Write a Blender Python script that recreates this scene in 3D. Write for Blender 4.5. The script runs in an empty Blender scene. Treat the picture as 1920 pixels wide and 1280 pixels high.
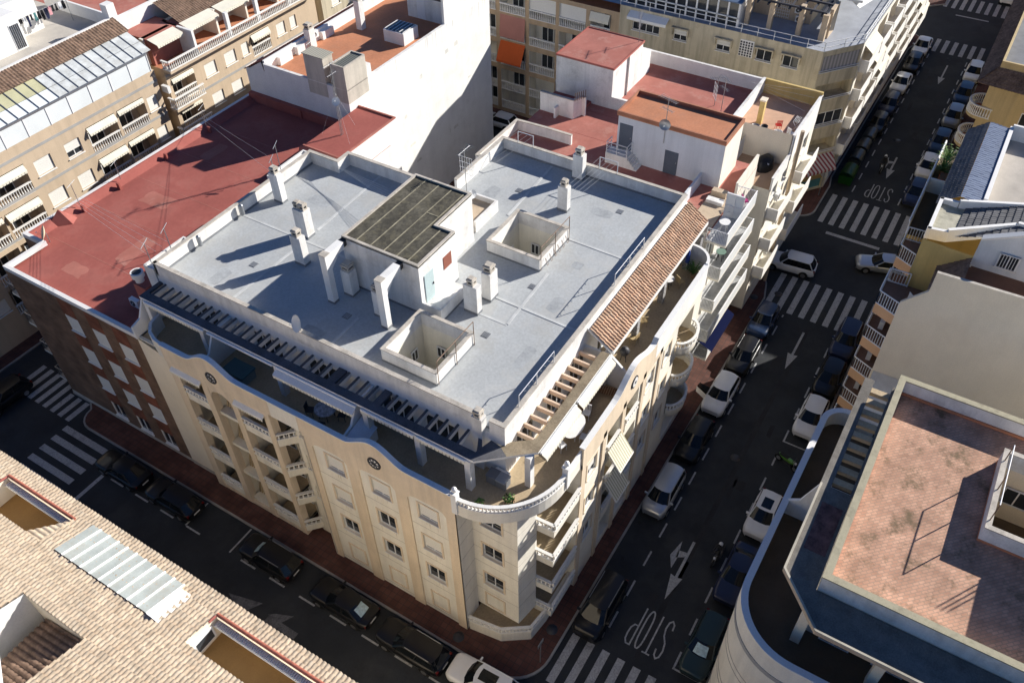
import bpy, math, random
from mathutils import Matrix, Vector
random.seed(11)
SC = bpy.context.scene
COL = SC.collection
rad = math.radians

# ---------------------------------------------------------------- camera, sky, sun, exposure
cam_d = bpy.data.cameras.new("camera")
cam_d.sensor_width = 36.0
cam_d.lens = 29.93
cam_d.clip_start = 0.5
cam_d.clip_end = 2000
cam = bpy.data.objects.new("camera", cam_d)
COL.objects.link(cam)
cam.matrix_world = Matrix(((0.520435, 0.609032, -0.598521, -19.3677),
                           (-0.853795, 0.360113, -0.375968, -15.7748),
                           (-0.013441, 0.706681, 0.707404, 50.0),
                           (0, 0, 0, 1)))
SC.camera = cam

SUN_DIR = Vector((1.8, -1.14, 1.0)).normalized()          # towards the sun
SUN_EL = math.asin(SUN_DIR.z)
SUN_AZ = math.atan2(SUN_DIR.x, SUN_DIR.y)
world = bpy.data.worlds.new("World")
SC.world = world
world.use_nodes = True
wn = world.node_tree
bg = wn.nodes["Background"]
sky = wn.nodes.new("ShaderNodeTexSky")
sky.sky_type = 'NISHITA'
sky.sun_disc = False
sky.sun_elevation = SUN_EL
sky.sun_rotation = SUN_AZ
sky.air_density = 1.2
sky.dust_density = 0.2
sky.ozone_density = 2.5
tint = wn.nodes.new("ShaderNodeMix"); tint.data_type = 'RGBA'; tint.blend_type = 'MULTIPLY'; tint.inputs[0].default_value = 1.0
tint.inputs[7].default_value = (0.48, 0.68, 1.05, 1.0)      # daylight white balance of the camera
wn.links.new(sky.outputs[0], tint.inputs[6])
wn.links.new(tint.outputs[2], bg.inputs[0])
bg.inputs[1].default_value = 0.05
sun_d = bpy.data.lights.new("sun", 'SUN')
sun_d.energy = 5.0
sun_d.angle = rad(0.5)
sun_d.color = (1.0, 0.955, 0.89)
sun = bpy.data.objects.new("sun", sun_d)
sun.rotation_euler = SUN_DIR.to_track_quat('Z', 'Y').to_euler()
sun.location = (60, -40, 60)
COL.objects.link(sun)
SC.view_settings.view_transform = 'Standard'
SC.view_settings.look = 'None'
SC.view_settings.exposure = 0.70
SC.view_settings.gamma = 1.0
SC.render.film_transparent = False
SC.cycles.max_bounces = 6
SC.cycles.diffuse_bounces = 4
SC.cycles.glossy_bounces = 3

# ---------------------------------------------------------------- materials
MATS = {}
def lin(c):
    return tuple(c) + (1.0,) if len(c) == 3 else c

def mat(name, col, rough=0.85, var=0.12, scale=0.6, fine=0.06, fscale=14.0, streak=0.0,
        stain=None, stain_amt=0.0, stain_scale=0.35, metallic=0.0, spec=0.3, bump=0.0, coat=0.0, emit=None, stain2=None, stain2_amt=0.0, stain2_scale=1.0, stain2_map=None):
    """painted / stuccoed / metal surface with large patches, fine grain, rain streaks and stains"""
    if name in MATS:
        return MATS[name]
    m = bpy.data.materials.new(name)
    m.use_nodes = True
    nt = m.node_tree
    N, L = nt.nodes, nt.links
    b = N["Principled BSDF"]
    b.inputs["Roughness"].default_value = rough
    b.inputs["Metallic"].default_value = metallic
    b.inputs["Specular IOR Level"].default_value = spec
    if coat:
        b.inputs["Coat Weight"].default_value = coat
        b.inputs["Coat Roughness"].default_value = 0.04
    tc = N.new("ShaderNodeTexCoord")
    cur = None
    def noise(sc, detail=4.0, mapping=None, rough_=0.6):
        n = N.new("ShaderNodeTexNoise")
        n.inputs["Scale"].default_value = sc
        n.inputs["Detail"].default_value = detail
        n.inputs["Roughness"].default_value = rough_
        if mapping:
            mp = N.new("ShaderNodeMapping")
            mp.inputs["Scale"].default_value = mapping
            L.new(tc.outputs["Object"], mp.inputs[0])
            L.new(mp.outputs[0], n.inputs["Vector"])
        else:
            L.new(tc.outputs["Object"], n.inputs["Vector"])
        return n
    def mul(prev, fac_socket, lo, hi, a, c):
        r = N.new("ShaderNodeMapRange")
        r.inputs[1].default_value = lo; r.inputs[2].default_value = hi
        r.inputs[3].default_value = a; r.inputs[4].default_value = c
        L.new(fac_socket, r.inputs[0])
        mx = N.new("ShaderNodeMix")
        mx.data_type = 'RGBA'; mx.blend_type = 'MULTIPLY'
        mx.inputs[0].default_value = 1.0
        if prev is None:
            mx.inputs[6].default_value = lin(col)
        else:
            L.new(prev, mx.inputs[6])
        L.new(r.outputs[0], mx.inputs[7])
        return mx.outputs[2]
    if var:
        n1 = noise(scale, 5.0)
        cur = mul(cur, n1.outputs[0], 0.3, 0.7, 1.0 - var, 1.0 + var)
    if fine:
        n2 = noise(fscale, 3.0)
        cur = mul(cur, n2.outputs[0], 0.3, 0.7, 1.0 - fine, 1.0 + fine)
    if streak:
        n3 = noise(1.0, 4.0, (1.6, 1.6, 0.12))
        cur = mul(cur, n3.outputs[0], 0.42, 0.66, 1.0, 1.0 - streak)
    if stain is not None and stain_amt:
        n4 = noise(stain_scale, 7.0, None, 0.7)
        r = N.new("ShaderNodeMapRange")
        r.inputs[1].default_value = 0.5; r.inputs[2].default_value = 0.68
        r.inputs[3].default_value = 0.0; r.inputs[4].default_value = stain_amt
        L.new(n4.outputs[0], r.inputs[0])
        mx = N.new("ShaderNodeMix"); mx.data_type = 'RGBA'
        L.new(r.outputs[0], mx.inputs[0])
        if cur is None: mx.inputs[6].default_value = lin(col)
        else: L.new(cur, mx.inputs[6])
        mx.inputs[7].default_value = lin(stain)
        cur = mx.outputs[2]
    if stain2 is not None:
        n5 = noise(stain2_scale, 9.0, stain2_map, 0.68)
        r = N.new("ShaderNodeMapRange")
        r.inputs[1].default_value = 0.53; r.inputs[2].default_value = 0.62
        r.inputs[3].default_value = 0.0; r.inputs[4].default_value = stain2_amt
        L.new(n5.outputs[0], r.inputs[0])
        mx = N.new("ShaderNodeMix"); mx.data_type = 'RGBA'
        L.new(r.outputs[0], mx.inputs[0])
        if cur is None: mx.inputs[6].default_value = lin(col)
        else: L.new(cur, mx.inputs[6])
        mx.inputs[7].default_value = lin(stain2)
        cur = mx.outputs[2]
    if cur is None:
        b.inputs["Base Color"].default_value = lin(col)
    else:
        L.new(cur, b.inputs["Base Color"])
    if bump:
        nb = noise(fscale * 0.7, 4.0)
        bp = N.new("ShaderNodeBump")
        bp.inputs["Strength"].default_value = bump
        bp.inputs["Distance"].default_value = 0.02
        L.new(nb.outputs[0], bp.inputs["Height"])
        L.new(bp.outputs[0], b.inputs["Normal"])
    if emit:
        b.inputs["Emission Color"].default_value = lin(emit); b.inputs["Emission Strength"].default_value = 1.0
    MATS[name] = m
    return m

def brickmat(name, c1, c2, mortar, bw, bh, msize, axes='xy', rough=0.85, moss=None, moss_amt=0.0, moss_scale=0.4, rot=0.0, offset=0.5, var=0.25):
    """brick / paver / plank pattern laid on the two named object axes"""
    if name in MATS:
        return MATS[name]
    m = bpy.data.materials.new(name); m.use_nodes = True
    N, L = m.node_tree.nodes, m.node_tree.links
    b = N["Principled BSDF"]; b.inputs["Roughness"].default_value = rough
    b.inputs["Specular IOR Level"].default_value = 0.25
    tc = N.new("ShaderNodeTexCoord"); sp = N.new("ShaderNodeSeparateXYZ"); cb = N.new("ShaderNodeCombineXYZ")
    L.new(tc.outputs["Object"], sp.inputs[0])
    ix = {'x': 0, 'y': 1, 'z': 2}
    L.new(sp.outputs[ix[axes[0]]], cb.inputs[0]); L.new(sp.outputs[ix[axes[1]]], cb.inputs[1])
    vec = cb.outputs[0]
    if rot:
        mp = N.new("ShaderNodeMapping"); mp.inputs["Rotation"].default_value = (0, 0, rot)
        L.new(vec, mp.inputs[0]); vec = mp.outputs[0]
    t = N.new("ShaderNodeTexBrick")
    t.offset = offset
    L.new(vec, t.inputs["Vector"])
    t.inputs["Color1"].default_value = lin(c1); t.inputs["Color2"].default_value = lin(c2)
    t.inputs["Mortar"].default_value = lin(mortar)
    t.inputs["Scale"].default_value = 1.0
    t.inputs["Mortar Size"].default_value = msize
    t.inputs["Brick Width"].default_value = bw
    t.inputs["Row Height"].default_value = bh
    cur = t.outputs[0]
    n = N.new("ShaderNodeTexNoise"); n.inputs["Scale"].default_value = 0.9; n.inputs["Detail"].default_value = 6.0
    L.new(tc.outputs["Object"], n.inputs["Vector"])
    r = N.new("ShaderNodeMapRange")
    r.inputs[1].default_value = 0.3; r.inputs[2].default_value = 0.7
    r.inputs[3].default_value = 1 - var; r.inputs[4].default_value = 1 + var
    L.new(n.outputs[0], r.inputs[0])
    mx = N.new("ShaderNodeMix"); mx.data_type = 'RGBA'; mx.blend_type = 'MULTIPLY'; mx.inputs[0].default_value = 1.0
    L.new(cur, mx.inputs[6]); L.new(r.outputs[0], mx.inputs[7]); cur = mx.outputs[2]
    if moss:
        n2 = N.new("ShaderNodeTexNoise"); n2.inputs["Scale"].default_value = moss_scale; n2.inputs["Detail"].default_value = 9.0
        n2.inputs["Roughness"].default_value = 0.72
        L.new(tc.outputs["Object"], n2.inputs["Vector"])
        r2 = N.new("ShaderNodeMapRange"); r2.inputs[1].default_value = 0.52; r2.inputs[2].default_value = 0.66
        r2.inputs[3].default_value = 0.0; r2.inputs[4].default_value = moss_amt
        L.new(n2.outputs[0], r2.inputs[0])
        m2 = N.new("ShaderNodeMix"); m2.data_type = 'RGBA'
        L.new(r2.outputs[0], m2.inputs[0]); L.new(cur, m2.inputs[6]); m2.inputs[7].default_value = lin(moss); cur = m2.outputs[2]
    L.new(cur, b.inputs["Base Color"])
    MATS[name] = m
    return m

def stripemat(name, c1, c2, axis, period, duty=0.5):
    if name in MATS: return MATS[name]
    m = bpy.data.materials.new(name); m.use_nodes = True
    N, L = m.node_tree.nodes, m.node_tree.links
    b = N["Principled BSDF"]; b.inputs["Roughness"].default_value = 0.9
    tc = N.new("ShaderNodeTexCoord"); sp = N.new("ShaderNodeSeparateXYZ"); L.new(tc.outputs["Object"], sp.inputs[0])
    d = N.new("ShaderNodeMath"); d.operation = 'DIVIDE'; d.inputs[1].default_value = period
    L.new(sp.outputs['xyz'.index(axis)], d.inputs[0])
    fr = N.new("ShaderNodeMath"); fr.operation = 'FRACT'; L.new(d.outputs[0], fr.inputs[0])
    gt = N.new("ShaderNodeMath"); gt.operation = 'GREATER_THAN'; gt.inputs[1].default_value = duty; L.new(fr.outputs[0], gt.inputs[0])
    mx = N.new("ShaderNodeMix"); mx.data_type = 'RGBA'
    L.new(gt.outputs[0], mx.inputs[0]); mx.inputs[6].default_value = lin(c1); mx.inputs[7].default_value = lin(c2)
    L.new(mx.outputs[2], b.inputs["Base Color"])
    MATS[name] = m
    return m

def leafmat(name, col):
    if name in MATS: return MATS[name]
    m = mat(name, col, rough=0.6, var=0.5, scale=3.0, fine=0.2, fscale=30)
    return m

# palette -------------------------------------------------------------------------------------
WHITE = mat("white_stucco", (0.80, 0.785, 0.75), streak=0.05, var=0.05, scale=0.5, stain=(0.45, 0.42, 0.36), stain_amt=0.16, stain_scale=0.9, bump=0.12)
WHITE2 = mat("aged_white_stucco", (0.79, 0.77, 0.73), streak=0.16, var=0.08, stain=(0.33, 0.30, 0.25), stain_amt=0.35, stain_scale=0.9, bump=0.15)
COPING = mat("coping_cement", (0.52, 0.47, 0.40), var=0.2, scale=1.5, stain=(0.22, 0.2, 0.17), stain_amt=0.6, stain_scale=1.1, fine=0.12)
GREYROOF = mat("grey_roof_membrane", (0.42, 0.435, 0.435), var=0.10, scale=0.22, fine=0.10, fscale=7, stain=(0.335, 0.32, 0.285), stain_amt=0.6, stain_scale=0.45, bump=0.1, stain2=(0.50, 0.505, 0.49), stain2_amt=0.45, stain2_scale=0.9)
GREYSKIRT = mat("dark_roof_upstand", (0.20, 0.21, 0.22), var=0.2)
SEAM = mat("pale_roof_seam", (0.52, 0.53, 0.52), var=0.15, scale=1.0)
PEACH = mat("peach_stucco", (0.74, 0.61, 0.45), var=0.06, scale=0.5, streak=0.14, bump=0.1, stain=(0.57, 0.45, 0.32), stain_amt=0.3, stain_scale=0.6)
CREAM = mat("cream_stucco", (0.82, 0.775, 0.67), var=0.05, scale=0.5, streak=0.12, bump=0.1, stain=(0.64, 0.57, 0.45), stain_amt=0.3, stain_scale=0.7)
CREAMJ = mat("joint_grey", (0.42, 0.38, 0.33), var=0.1)
TRIMW = mat("white_trim_paint", (0.78, 0.77, 0.74), var=0.05, rough=0.6)
BALU = mat("white_baluster", (0.78, 0.76, 0.71), var=0.05, rough=0.7)
FRAMEW = mat("white_aluminium_frame", (0.78, 0.78, 0.77), rough=0.35, var=0.03, fine=0.0, spec=0.5)
SHUTW = mat("white_roller_shutter", (0.78, 0.76, 0.70), rough=0.5, var=0.03)
GLASS = mat("dark_window_glass", (0.035, 0.04, 0.046), rough=0.06, var=0.5, scale=0.5, fine=0.0, spec=0.55)
DARKIN = mat("dark_interior", (0.06, 0.05, 0.045), var=0.3)
WOODP = mat("terrace_tile_beige", (0.46, 0.36, 0.23), var=0.18, scale=0.5, fine=0.1, fscale=8)
REDROOF = mat("red_roof_paint", (0.335, 0.098, 0.078), var=0.12, scale=0.4, fine=0.07, fscale=4, stain=(0.39, 0.17, 0.135), stain_amt=0.5, stain_scale=0.4, stain2=(0.27, 0.075, 0.06), stain2_amt=0.5, stain2_scale=0.8)
REDROOF2 = mat("faded_red_roof_paint", (0.40, 0.15, 0.115), var=0.14, scale=0.4, fine=0.07, fscale=4, stain=(0.30, 0.09, 0.065), stain_amt=0.45, stain_scale=0.5, stain2=(0.46, 0.24, 0.19), stain2_amt=0.5, stain2_scale=0.7)
ORROOF = mat("orange_roof_tile", (0.50, 0.21, 0.11), var=0.12, scale=0.6, fine=0.08, fscale=6, stain=(0.38, 0.2, 0.13), stain_amt=0.4, stain_scale=0.8)
ASPHALT = mat("asphalt", (0.031, 0.034, 0.038), var=0.22, scale=0.35, fine=0.22, fscale=18, rough=0.9, stain=(0.020, 0.021, 0.023), stain_amt=0.6, stain_scale=0.4, bump=0.1, stain2=(0.052, 0.053, 0.054), stain2_amt=0.5, stain2_scale=0.22)
PAINTW = mat("worn_road_paint", (0.40, 0.40, 0.395), var=0.14, scale=1.5, fine=0.3, fscale=9, stain=(0.12, 0.12, 0.12), stain_amt=0.65, stain_scale=1.5)
PAVE = brickmat("red_pavement", (0.125, 0.055, 0.042), (0.095, 0.043, 0.033), (0.06, 0.04, 0.035), 0.4, 0.4, 0.02, offset=0.0)
KERB = mat("concrete_kerb", (0.30, 0.29, 0.27), var=0.2, scale=1.0)
METALG = mat("grey_metal", (0.35, 0.36, 0.37), rough=0.4, metallic=0.7, var=0.1, spec=0.5)
METALW = mat("white_painted_metal", (0.75, 0.75, 0.74), rough=0.4, var=0.04, spec=0.5)
METALR = mat("rusty_metal", (0.25, 0.17, 0.12), rough=0.7, metallic=0.3, var=0.3, scale=4)
IRON = mat("dark_iron", (0.05, 0.05, 0.055), rough=0.5, var=0.1)
WIRE = mat("clothes_wire", (0.55, 0.56, 0.57), rough=0.5, var=0.0, fine=0.0)
TILE = mat("terracotta_tile", (0.52, 0.33, 0.21), var=0.35, scale=1.7, fine=0.25, fscale=7, stain=(0.62, 0.49, 0.35), stain_amt=0.6, stain_scale=2.2)
TILEDK = mat("tile_gap_shade", (0.25, 0.14, 0.09), var=0.3, scale=2)  # shade of the gaps at tile course ends, put into colour
TILEC = mat("cream_clay_tile", (0.55, 0.44, 0.315), var=0.18, scale=1.2, fine=0.26, fscale=4.6, stain=(0.44, 0.31, 0.19), stain_amt=0.4, stain_scale=1.8, stain2=(0.62, 0.55, 0.43), stain2_amt=0.4, stain2_scale=3.0)
TILEB = mat("brown_clay_tile", (0.20, 0.13, 0.09), var=0.35, scale=1.5, fine=0.25, fscale=6)
TILEBL = mat("dark_slate_tile", (0.13, 0.13, 0.135), var=0.25, scale=1.2, fine=0.15, fscale=6)
MOSS = mat("mossy_dark_roofing", (0.088, 0.080, 0.060), var=0.45, scale=1.1, fine=0.3, fscale=5, stain=(0.035, 0.032, 0.027), stain_amt=0.8, stain_scale=1.2, stain2=(0.16, 0.14, 0.09), stain2_amt=0.5, stain2_scale=1.8)
MOSSJ = mat("pale_roof_joint", (0.30, 0.27, 0.19), var=0.4, scale=2.0)
AWNC = mat("cream_awning_cloth", (0.72, 0.68, 0.56), var=0.1, rough=0.95)
BRICK = brickmat("brown_brick", (0.225, 0.125, 0.072), (0.165, 0.09, 0.055), (0.17, 0.12, 0.09), 0.5, 0.14, 0.02, axes='yz', var=0.3)
BRICKR = brickmat("red_brick_panel", (0.26, 0.085, 0.045), (0.20, 0.06, 0.035), (0.16, 0.08, 0.05), 0.5, 0.14, 0.02, axes='yz', var=0.35)
PLASTIC = mat("white_plastic", (0.75, 0.75, 0.73), rough=0.45, var=0.03, fine=0.0)
SANDY = mat("beige_stucco", (0.56, 0.44, 0.31), var=0.07, scale=0.5, streak=0.14, bump=0.12)
SANDY2 = mat("sand_stucco_weathered", (0.58, 0.51, 0.37), var=0.10, scale=0.6, streak=0.35, stain=(0.30, 0.25, 0.17), stain_amt=0.45, stain_scale=0.6, bump=0.15)
BANDG = mat("grey_string_course", (0.36, 0.35, 0.33), var=0.1)
OCHRE = mat("yellow_ochre_stucco", (0.62, 0.46, 0.18), var=0.08, streak=0.12, bump=0.1)
ROUND_CREAM = mat("cream_party_wall", (0.84, 0.735, 0.57), var=0.06, scale=0.4, streak=0.03, stain=(0.72, 0.60, 0.44), stain_amt=0.35, stain_scale=0.5, bump=0.15)
LEAF = leafmat("green_leaf", (0.06, 0.13, 0.03))
LEAF2 = leafmat("bright_palm_leaf", (0.12, 0.22, 0.05))
RUBBER = mat("black_rubber", (0.02, 0.02, 0.02), rough=0.8, var=0.1)

# ---------------------------------------------------------------- mesh builder
class MB:
    def __init__(s):
        s.v = []; s.f = []; s.mi = []; s.mats = []; s.sm = []
    def idx(s, m):
        if m not in s.mats: s.mats.append(m)
        return s.mats.index(m)
    def face(s, pts, m, smooth=False):
        i = len(s.v); s.v.extend([tuple(p) for p in pts])
        s.f.append(tuple(range(i, i + len(pts)))); s.mi.append(s.idx(m)); s.sm.append(smooth)
    def grid(s, rows, m, smooth=True, close_u=False):
        """rows: list of equal-length point lists, shared vertices"""
        i0 = len(s.v); n = len(rows[0])
        for r in rows: s.v.extend([tuple(p) for p in r])
        k = s.idx(m)
        for a in range(len(rows) - 1):
            for b in range(n if close_u else n - 1):
                c = (b + 1) % n
                s.f.append((i0 + a * n + b, i0 + a * n + c, i0 + (a + 1) * n + c, i0 + (a + 1) * n + b)); s.mi.append(k); s.sm.append(smooth)
    def hexa(s, p, m, skip=()):
        """p: 8 points, bottom 4 ccw then top 4"""
        i = len(s.v); s.v.extend([tuple(q) for q in p]); k = s.idx(m)
        for n, q in enumerate(((3, 2, 1, 0), (4, 5, 6, 7), (0, 1, 5, 4), (1, 2, 6, 5), (2, 3, 7, 6), (3, 0, 4, 7))):
            if n in skip: continue
            s.f.append(tuple(i + a for a in q)); s.mi.append(k); s.sm.append(False)
    def box(s, x0, x1, y0, y1, z0, z1, m, skip=()):
        s.hexa([(x0, y0, z0), (x1, y0, z0), (x1, y1, z0), (x0, y1, z0), (x0, y0, z1), (x1, y0, z1), (x1, y1, z1), (x0, y1, z1)], m, skip)
    def fbox(s, F, u0, u1, d0, d1, z0, z1, m):
        """box in facade frame: u along, d outward"""
        P = [F(u0, d0, z0), F(u1, d0, z0), F(u1, d1, z0), F(u0, d1, z0), F(u0, d0, z1), F(u1, d0, z1), F(u1, d1, z1), F(u0, d1, z1)]
        s.hexa(P, m)
    def prism(s, poly, z0, z1, m, top=None, sides=True, cap=True, bottom=False):
        n = len(poly)
        if sides:
            for i in range(n):
                a, b = poly[i], poly[(i + 1) % n]
                s.face([(a[0], a[1], z0), (b[0], b[1], z0), (b[0], b[1], z1), (a[0], a[1], z1)], m)
        if cap: s.face([(p[0], p[1], z1) for p in poly], top or m)
        if bottom: s.face([(p[0], p[1], z0) for p in reversed(poly)], m)
    def tube(s, p, q, r, m, n=6, r2=None, caps=True):
        p = Vector(p); q = Vector(q); d = (q - p)
        if d.length < 1e-6: return
        d.normalize(); a = d.orthogonal().normalized(); b = d.cross(a)
        r2 = r if r2 is None else r2
        R0 = [p + (a * math.cos(t) + b * math.sin(t)) * r for t in [2 * math.pi * i / n for i in range(n)]]
        R1 = [q + (a * math.cos(t) + b * math.sin(t)) * r2 for t in [2 * math.pi * i / n for i in range(n)]]
        s.grid([R0, R1], m, True, True)
        if caps:
            s.face(list(reversed(R0)), m); s.face(R1, m)
    def path(s, pts, r, m, n=6):
        for a, b in zip(pts[:-1], pts[1:]): s.tube(a, b, r, m, n)
    def lathe(s, c, prof, m, n=10, axis=None):
        """prof: [(r,z)] around vertical axis at c"""
        rows = [[(c[0] + r * math.cos(2 * math.pi * i / n), c[1] + r * math.sin(2 * math.pi * i / n), c[2] + z) for i in range(n)] for r, z in prof]
        s.grid(rows, m, True, True)
    def ball(s, c, r, m, n=10, k=6, sz=1.0):
        prof = [(max(1e-4, r * math.sin(math.pi * i / k)), -r * sz * math.cos(math.pi * i / k)) for i in range(k + 1)]
        s.lathe(c, prof, m, n)
    def wallpath(s, pts, th, z0, z1, m, topm=None, closed=False):
        """thin wall following a plan polyline, thickness to the left of travel"""
        n = len(pts); off = []
        for i in range(n):
            if closed:
                a, b, c = Vector(pts[i - 1]), Vector(pts[i]), Vector(pts[(i + 1) % n])
            else:
                b = Vector(pts[i]); a = Vector(pts[i - 1]) if i else None; c = Vector(pts[i + 1]) if i < n - 1 else None
            ds = []
            if a is not None: ds.append((b - a).normalized())
            if c is not None: ds.append((c - b).normalized())
            ns = [Vector((-d.y, d.x)) for d in ds]
            if len(ns) == 2:
                h = ns[0] + ns[1]
                h = h / max(0.3, h.dot(ns[0]))
            else: h = ns[0]
            off.append(b + h * th)
        zf = z1 if callable(z1) else (lambda i: z1)
        rng = range(n) if closed else range(n - 1)
        for i in rng:
            j = (i + 1) % n
            a, b, c, d = pts[i], pts[j], off[j], off[i]
            s.hexa([(a[0], a[1], z0), (b[0], b[1], z0), (c[0], c[1], z0), (d[0], d[1], z0),
                    (a[0], a[1], zf(i)), (b[0], b[1], zf(j)), (c[0], c[1], zf(j)), (d[0], d[1], zf(i))], m)
    def build(s, name, parent=None, loc=None):
        me = bpy.data.meshes.new(name)
        o0 = Vector((0, 0, 0))
        if parent is not None and loc is None:
            p = parent
            while p is not None:
                o0 = o0 + p.location; p = p.parent
        vs = [(v[0] - o0.x, v[1] - o0.y, v[2] - o0.z) for v in s.v] if o0.length > 0 else s.v
        me.from_pydata(vs, [], s.f)
        for m in s.mats: me.materials.append(m)
        me.polygons.foreach_set("material_index", s.mi)
        me.polygons.foreach_set("use_smooth", s.sm)
        me.update()
        o = bpy.data.objects.new(name, me); COL.objects.link(o)
        if parent is not None: o.parent = parent
        if loc is not None: o.location = loc
        return o

def tag(o, label=None, cat=None, group=None, kind=None):
    if label: o["label"] = label
    if cat: o["category"] = cat
    if group: o["group"] = group
    if kind: o["kind"] = kind
    return o
def thing(name, label, cat, loc=(0, 0, 0), rz=0.0, group=None):
    o = bpy.data.objects.new(name, None); COL.objects.link(o)
    o.empty_display_size = 0.3
    o.location = loc; o.rotation_euler = (0, 0, rz)
    return tag(o, label, cat, group)
def inst(name, me, parent, loc, rz=0.0):
    o = bpy.data.objects.new(name, me); COL.objects.link(o); o.parent = parent
    o.location = loc; o.rotation_euler = (0, 0, rz)
    return o
def copy_tree(o, parent=None):
    c = o.copy(); COL.objects.link(c); c.parent = parent
    for ch in o.children: copy_tree(ch, c)
    return c

class Fr:
    """facade frame: origin (ox,oy), u direction along the wall seen from outside left to right, d = outward"""
    def __init__(s, o, u, n):
        s.o = Vector((o[0], o[1], 0)); s.u = Vector((u[0], u[1], 0)).normalized(); s.n = Vector((n[0], n[1], 0)).normalized()
    def __call__(s, u, d, z):
        return tuple(s.o + s.u * u + s.n * d + Vector((0, 0, z)))
    @property
    def rz(s): return math.atan2(s.u.y, s.u.x)

def wall(mb, F, u0, u1, z0, z1, holes, m, depth=0.18, rm=None, sill=None):
    """wall panel with rectangular holes (u0,u1,z0,z1) and their reveals"""
    us = sorted(set([u0, u1] + [h[0] for h in holes] + [h[1] for h in holes])); us = [u for u in us if u0 <= u <= u1]
    zs = sorted(set([z0, z1] + [h[2] for h in holes] + [h[3] for h in holes])); zs = [z for z in zs if z0 <= z <= z1]
    for i in range(len(zs) - 1):
        run = None
        for j in range(len(us) - 1):
            cu, cz = (us[j] + us[j + 1]) / 2, (zs[i] + zs[i + 1]) / 2
            inside = any(h[0] < cu < h[1] and h[2] < cz < h[3] for h in holes)
            if not inside and run is None: run = us[j]
            if run is not None and (inside or j == len(us) - 2):
                e = us[j] if inside else us[j + 1]
                mb.face([F(run, 0, zs[i]), F(e, 0, zs[i]), F(e, 0, zs[i + 1]), F(run, 0, zs[i + 1])], m); run = None
    rm = rm or m
    for h in holes:
        d = h[4] if len(h) > 4 else depth
        a, b, c, e = h[:4]
        mb.face([F(a, 0, c), F(a, 0, e), F(a, -d, e), F(a, -d, c)], rm)
        mb.face([F(b, 0, c), F(b, -d, c), F(b, -d, e), F(b, 0, e)], rm)
        mb.face([F(a, 0, c), F(a, -d, c), F(b, -d, c), F(b, 0, c)], sill or rm)
        mb.face([F(a, 0, e), F(b, 0, e), F(b, -d, e), F(a, -d, e)], rm)

WCACHE = {}
def window(parent, F, u, z, w, h, kind='shut', depth=0.16, name='window', surround=None, half=0.6, sill=True):
    """a window part (frame) with pane / shutter / sill sub-parts, origin at its lower left corner"""
    key = (name, round(w, 2), round(h, 2), kind, round(depth, 2), surround.name if surround else None, half)
    if key not in WCACHE:
        f = MB(); t = 0.06
        dd = -depth
        L = lambda u_, d_, z_: (u_, -d_, z_)      # local: x along, -y outward
        def b(u0, u1, d0, d1, z0, z1, m, mb): mb.hexa([L(u0, d1, z0), L(u1, d1, z0), L(u1, d0, z0), L(u0, d0, z0), L(u0, d1, z1), L(u1, d1, z1), L(u1, d0, z1), L(u0, d0, z1)], m)
        b(0, t, dd, dd + .06, 0, h, FRAMEW, f); b(w - t, w, dd, dd + .06, 0, h, FRAMEW, f)
        b(t, w - t, dd, dd + .06, 0, t, FRAMEW, f); b(t, w - t, dd, dd + .06, h - t, h, FRAMEW, f)
        if kind != 'shut':
            nmul = 1 if w < 1.7 else (2 if w < 2.4 else 3)
            for i in range(nmul):
                c = w * (i + 1) / (nmul + 1)
                b(c - .03, c + .03, dd, dd + .055, t, h - t, FRAMEW, f)
        if surround:
            s = .12
            for q in ((-s, 0, -s, h + s), (w, w + s, -s, h + s), (0, w, h, h + s), (0, w, -s, 0)):
                b(q[0], q[1], .002, .035, q[2], q[3], surround, f)
        fm = f.build('window_frame'); me_f = fm.data; bpy.data.objects.remove(fm)
        p = MB(); b(t * .5, w - t * .5, dd - .02, dd + .02, t * .5, h - t * .5, GLASS, p)
        po = p.build('pane'); me_p = po.data; bpy.data.objects.remove(po)
        me_s = None
        if kind in ('shut', 'half'):
            p = MB(); z0 = .02 if kind == 'shut' else h * half
            nsl = max(3, int((h - z0) / .16))
            for i in range(nsl):
                a = z0 + (h - z0) * i / nsl; c = z0 + (h - z0) * (i + 1) / nsl
                b(.03, w - .03, dd + .065, dd + .085, a, c - .012, SHUTW, p)
            so = p.build('shutter'); me_s = so.data; bpy.data.objects.remove(so)
        me_l = None
        if sill:
            p = MB(); b(-.06, w + .06, -.01, .09, -.07, -.01, TRIMW, p)
            so = p.build('sill'); me_l = so.data; bpy.data.objects.remove(so)
        WCACHE[key] = (me_f, me_p, me_s, me_l)
    me_f, me_p, me_s, me_l = WCACHE[key]
    pl = parent.matrix_world if False else None
    q = parent; off = Vector((0, 0, 0))
    while q is not None: off += q.location; q = q.parent
    o = inst(name, me_f, parent, Vector(F(u, 0, z)) - off, F.rz)
    inst('pane', me_p, o, (0, 0, 0))
    if me_s: inst('shutter', me_s, o, (0, 0, 0))
    if me_l: inst('sill', me_l, o, (0, 0, 0))
    return o

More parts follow.
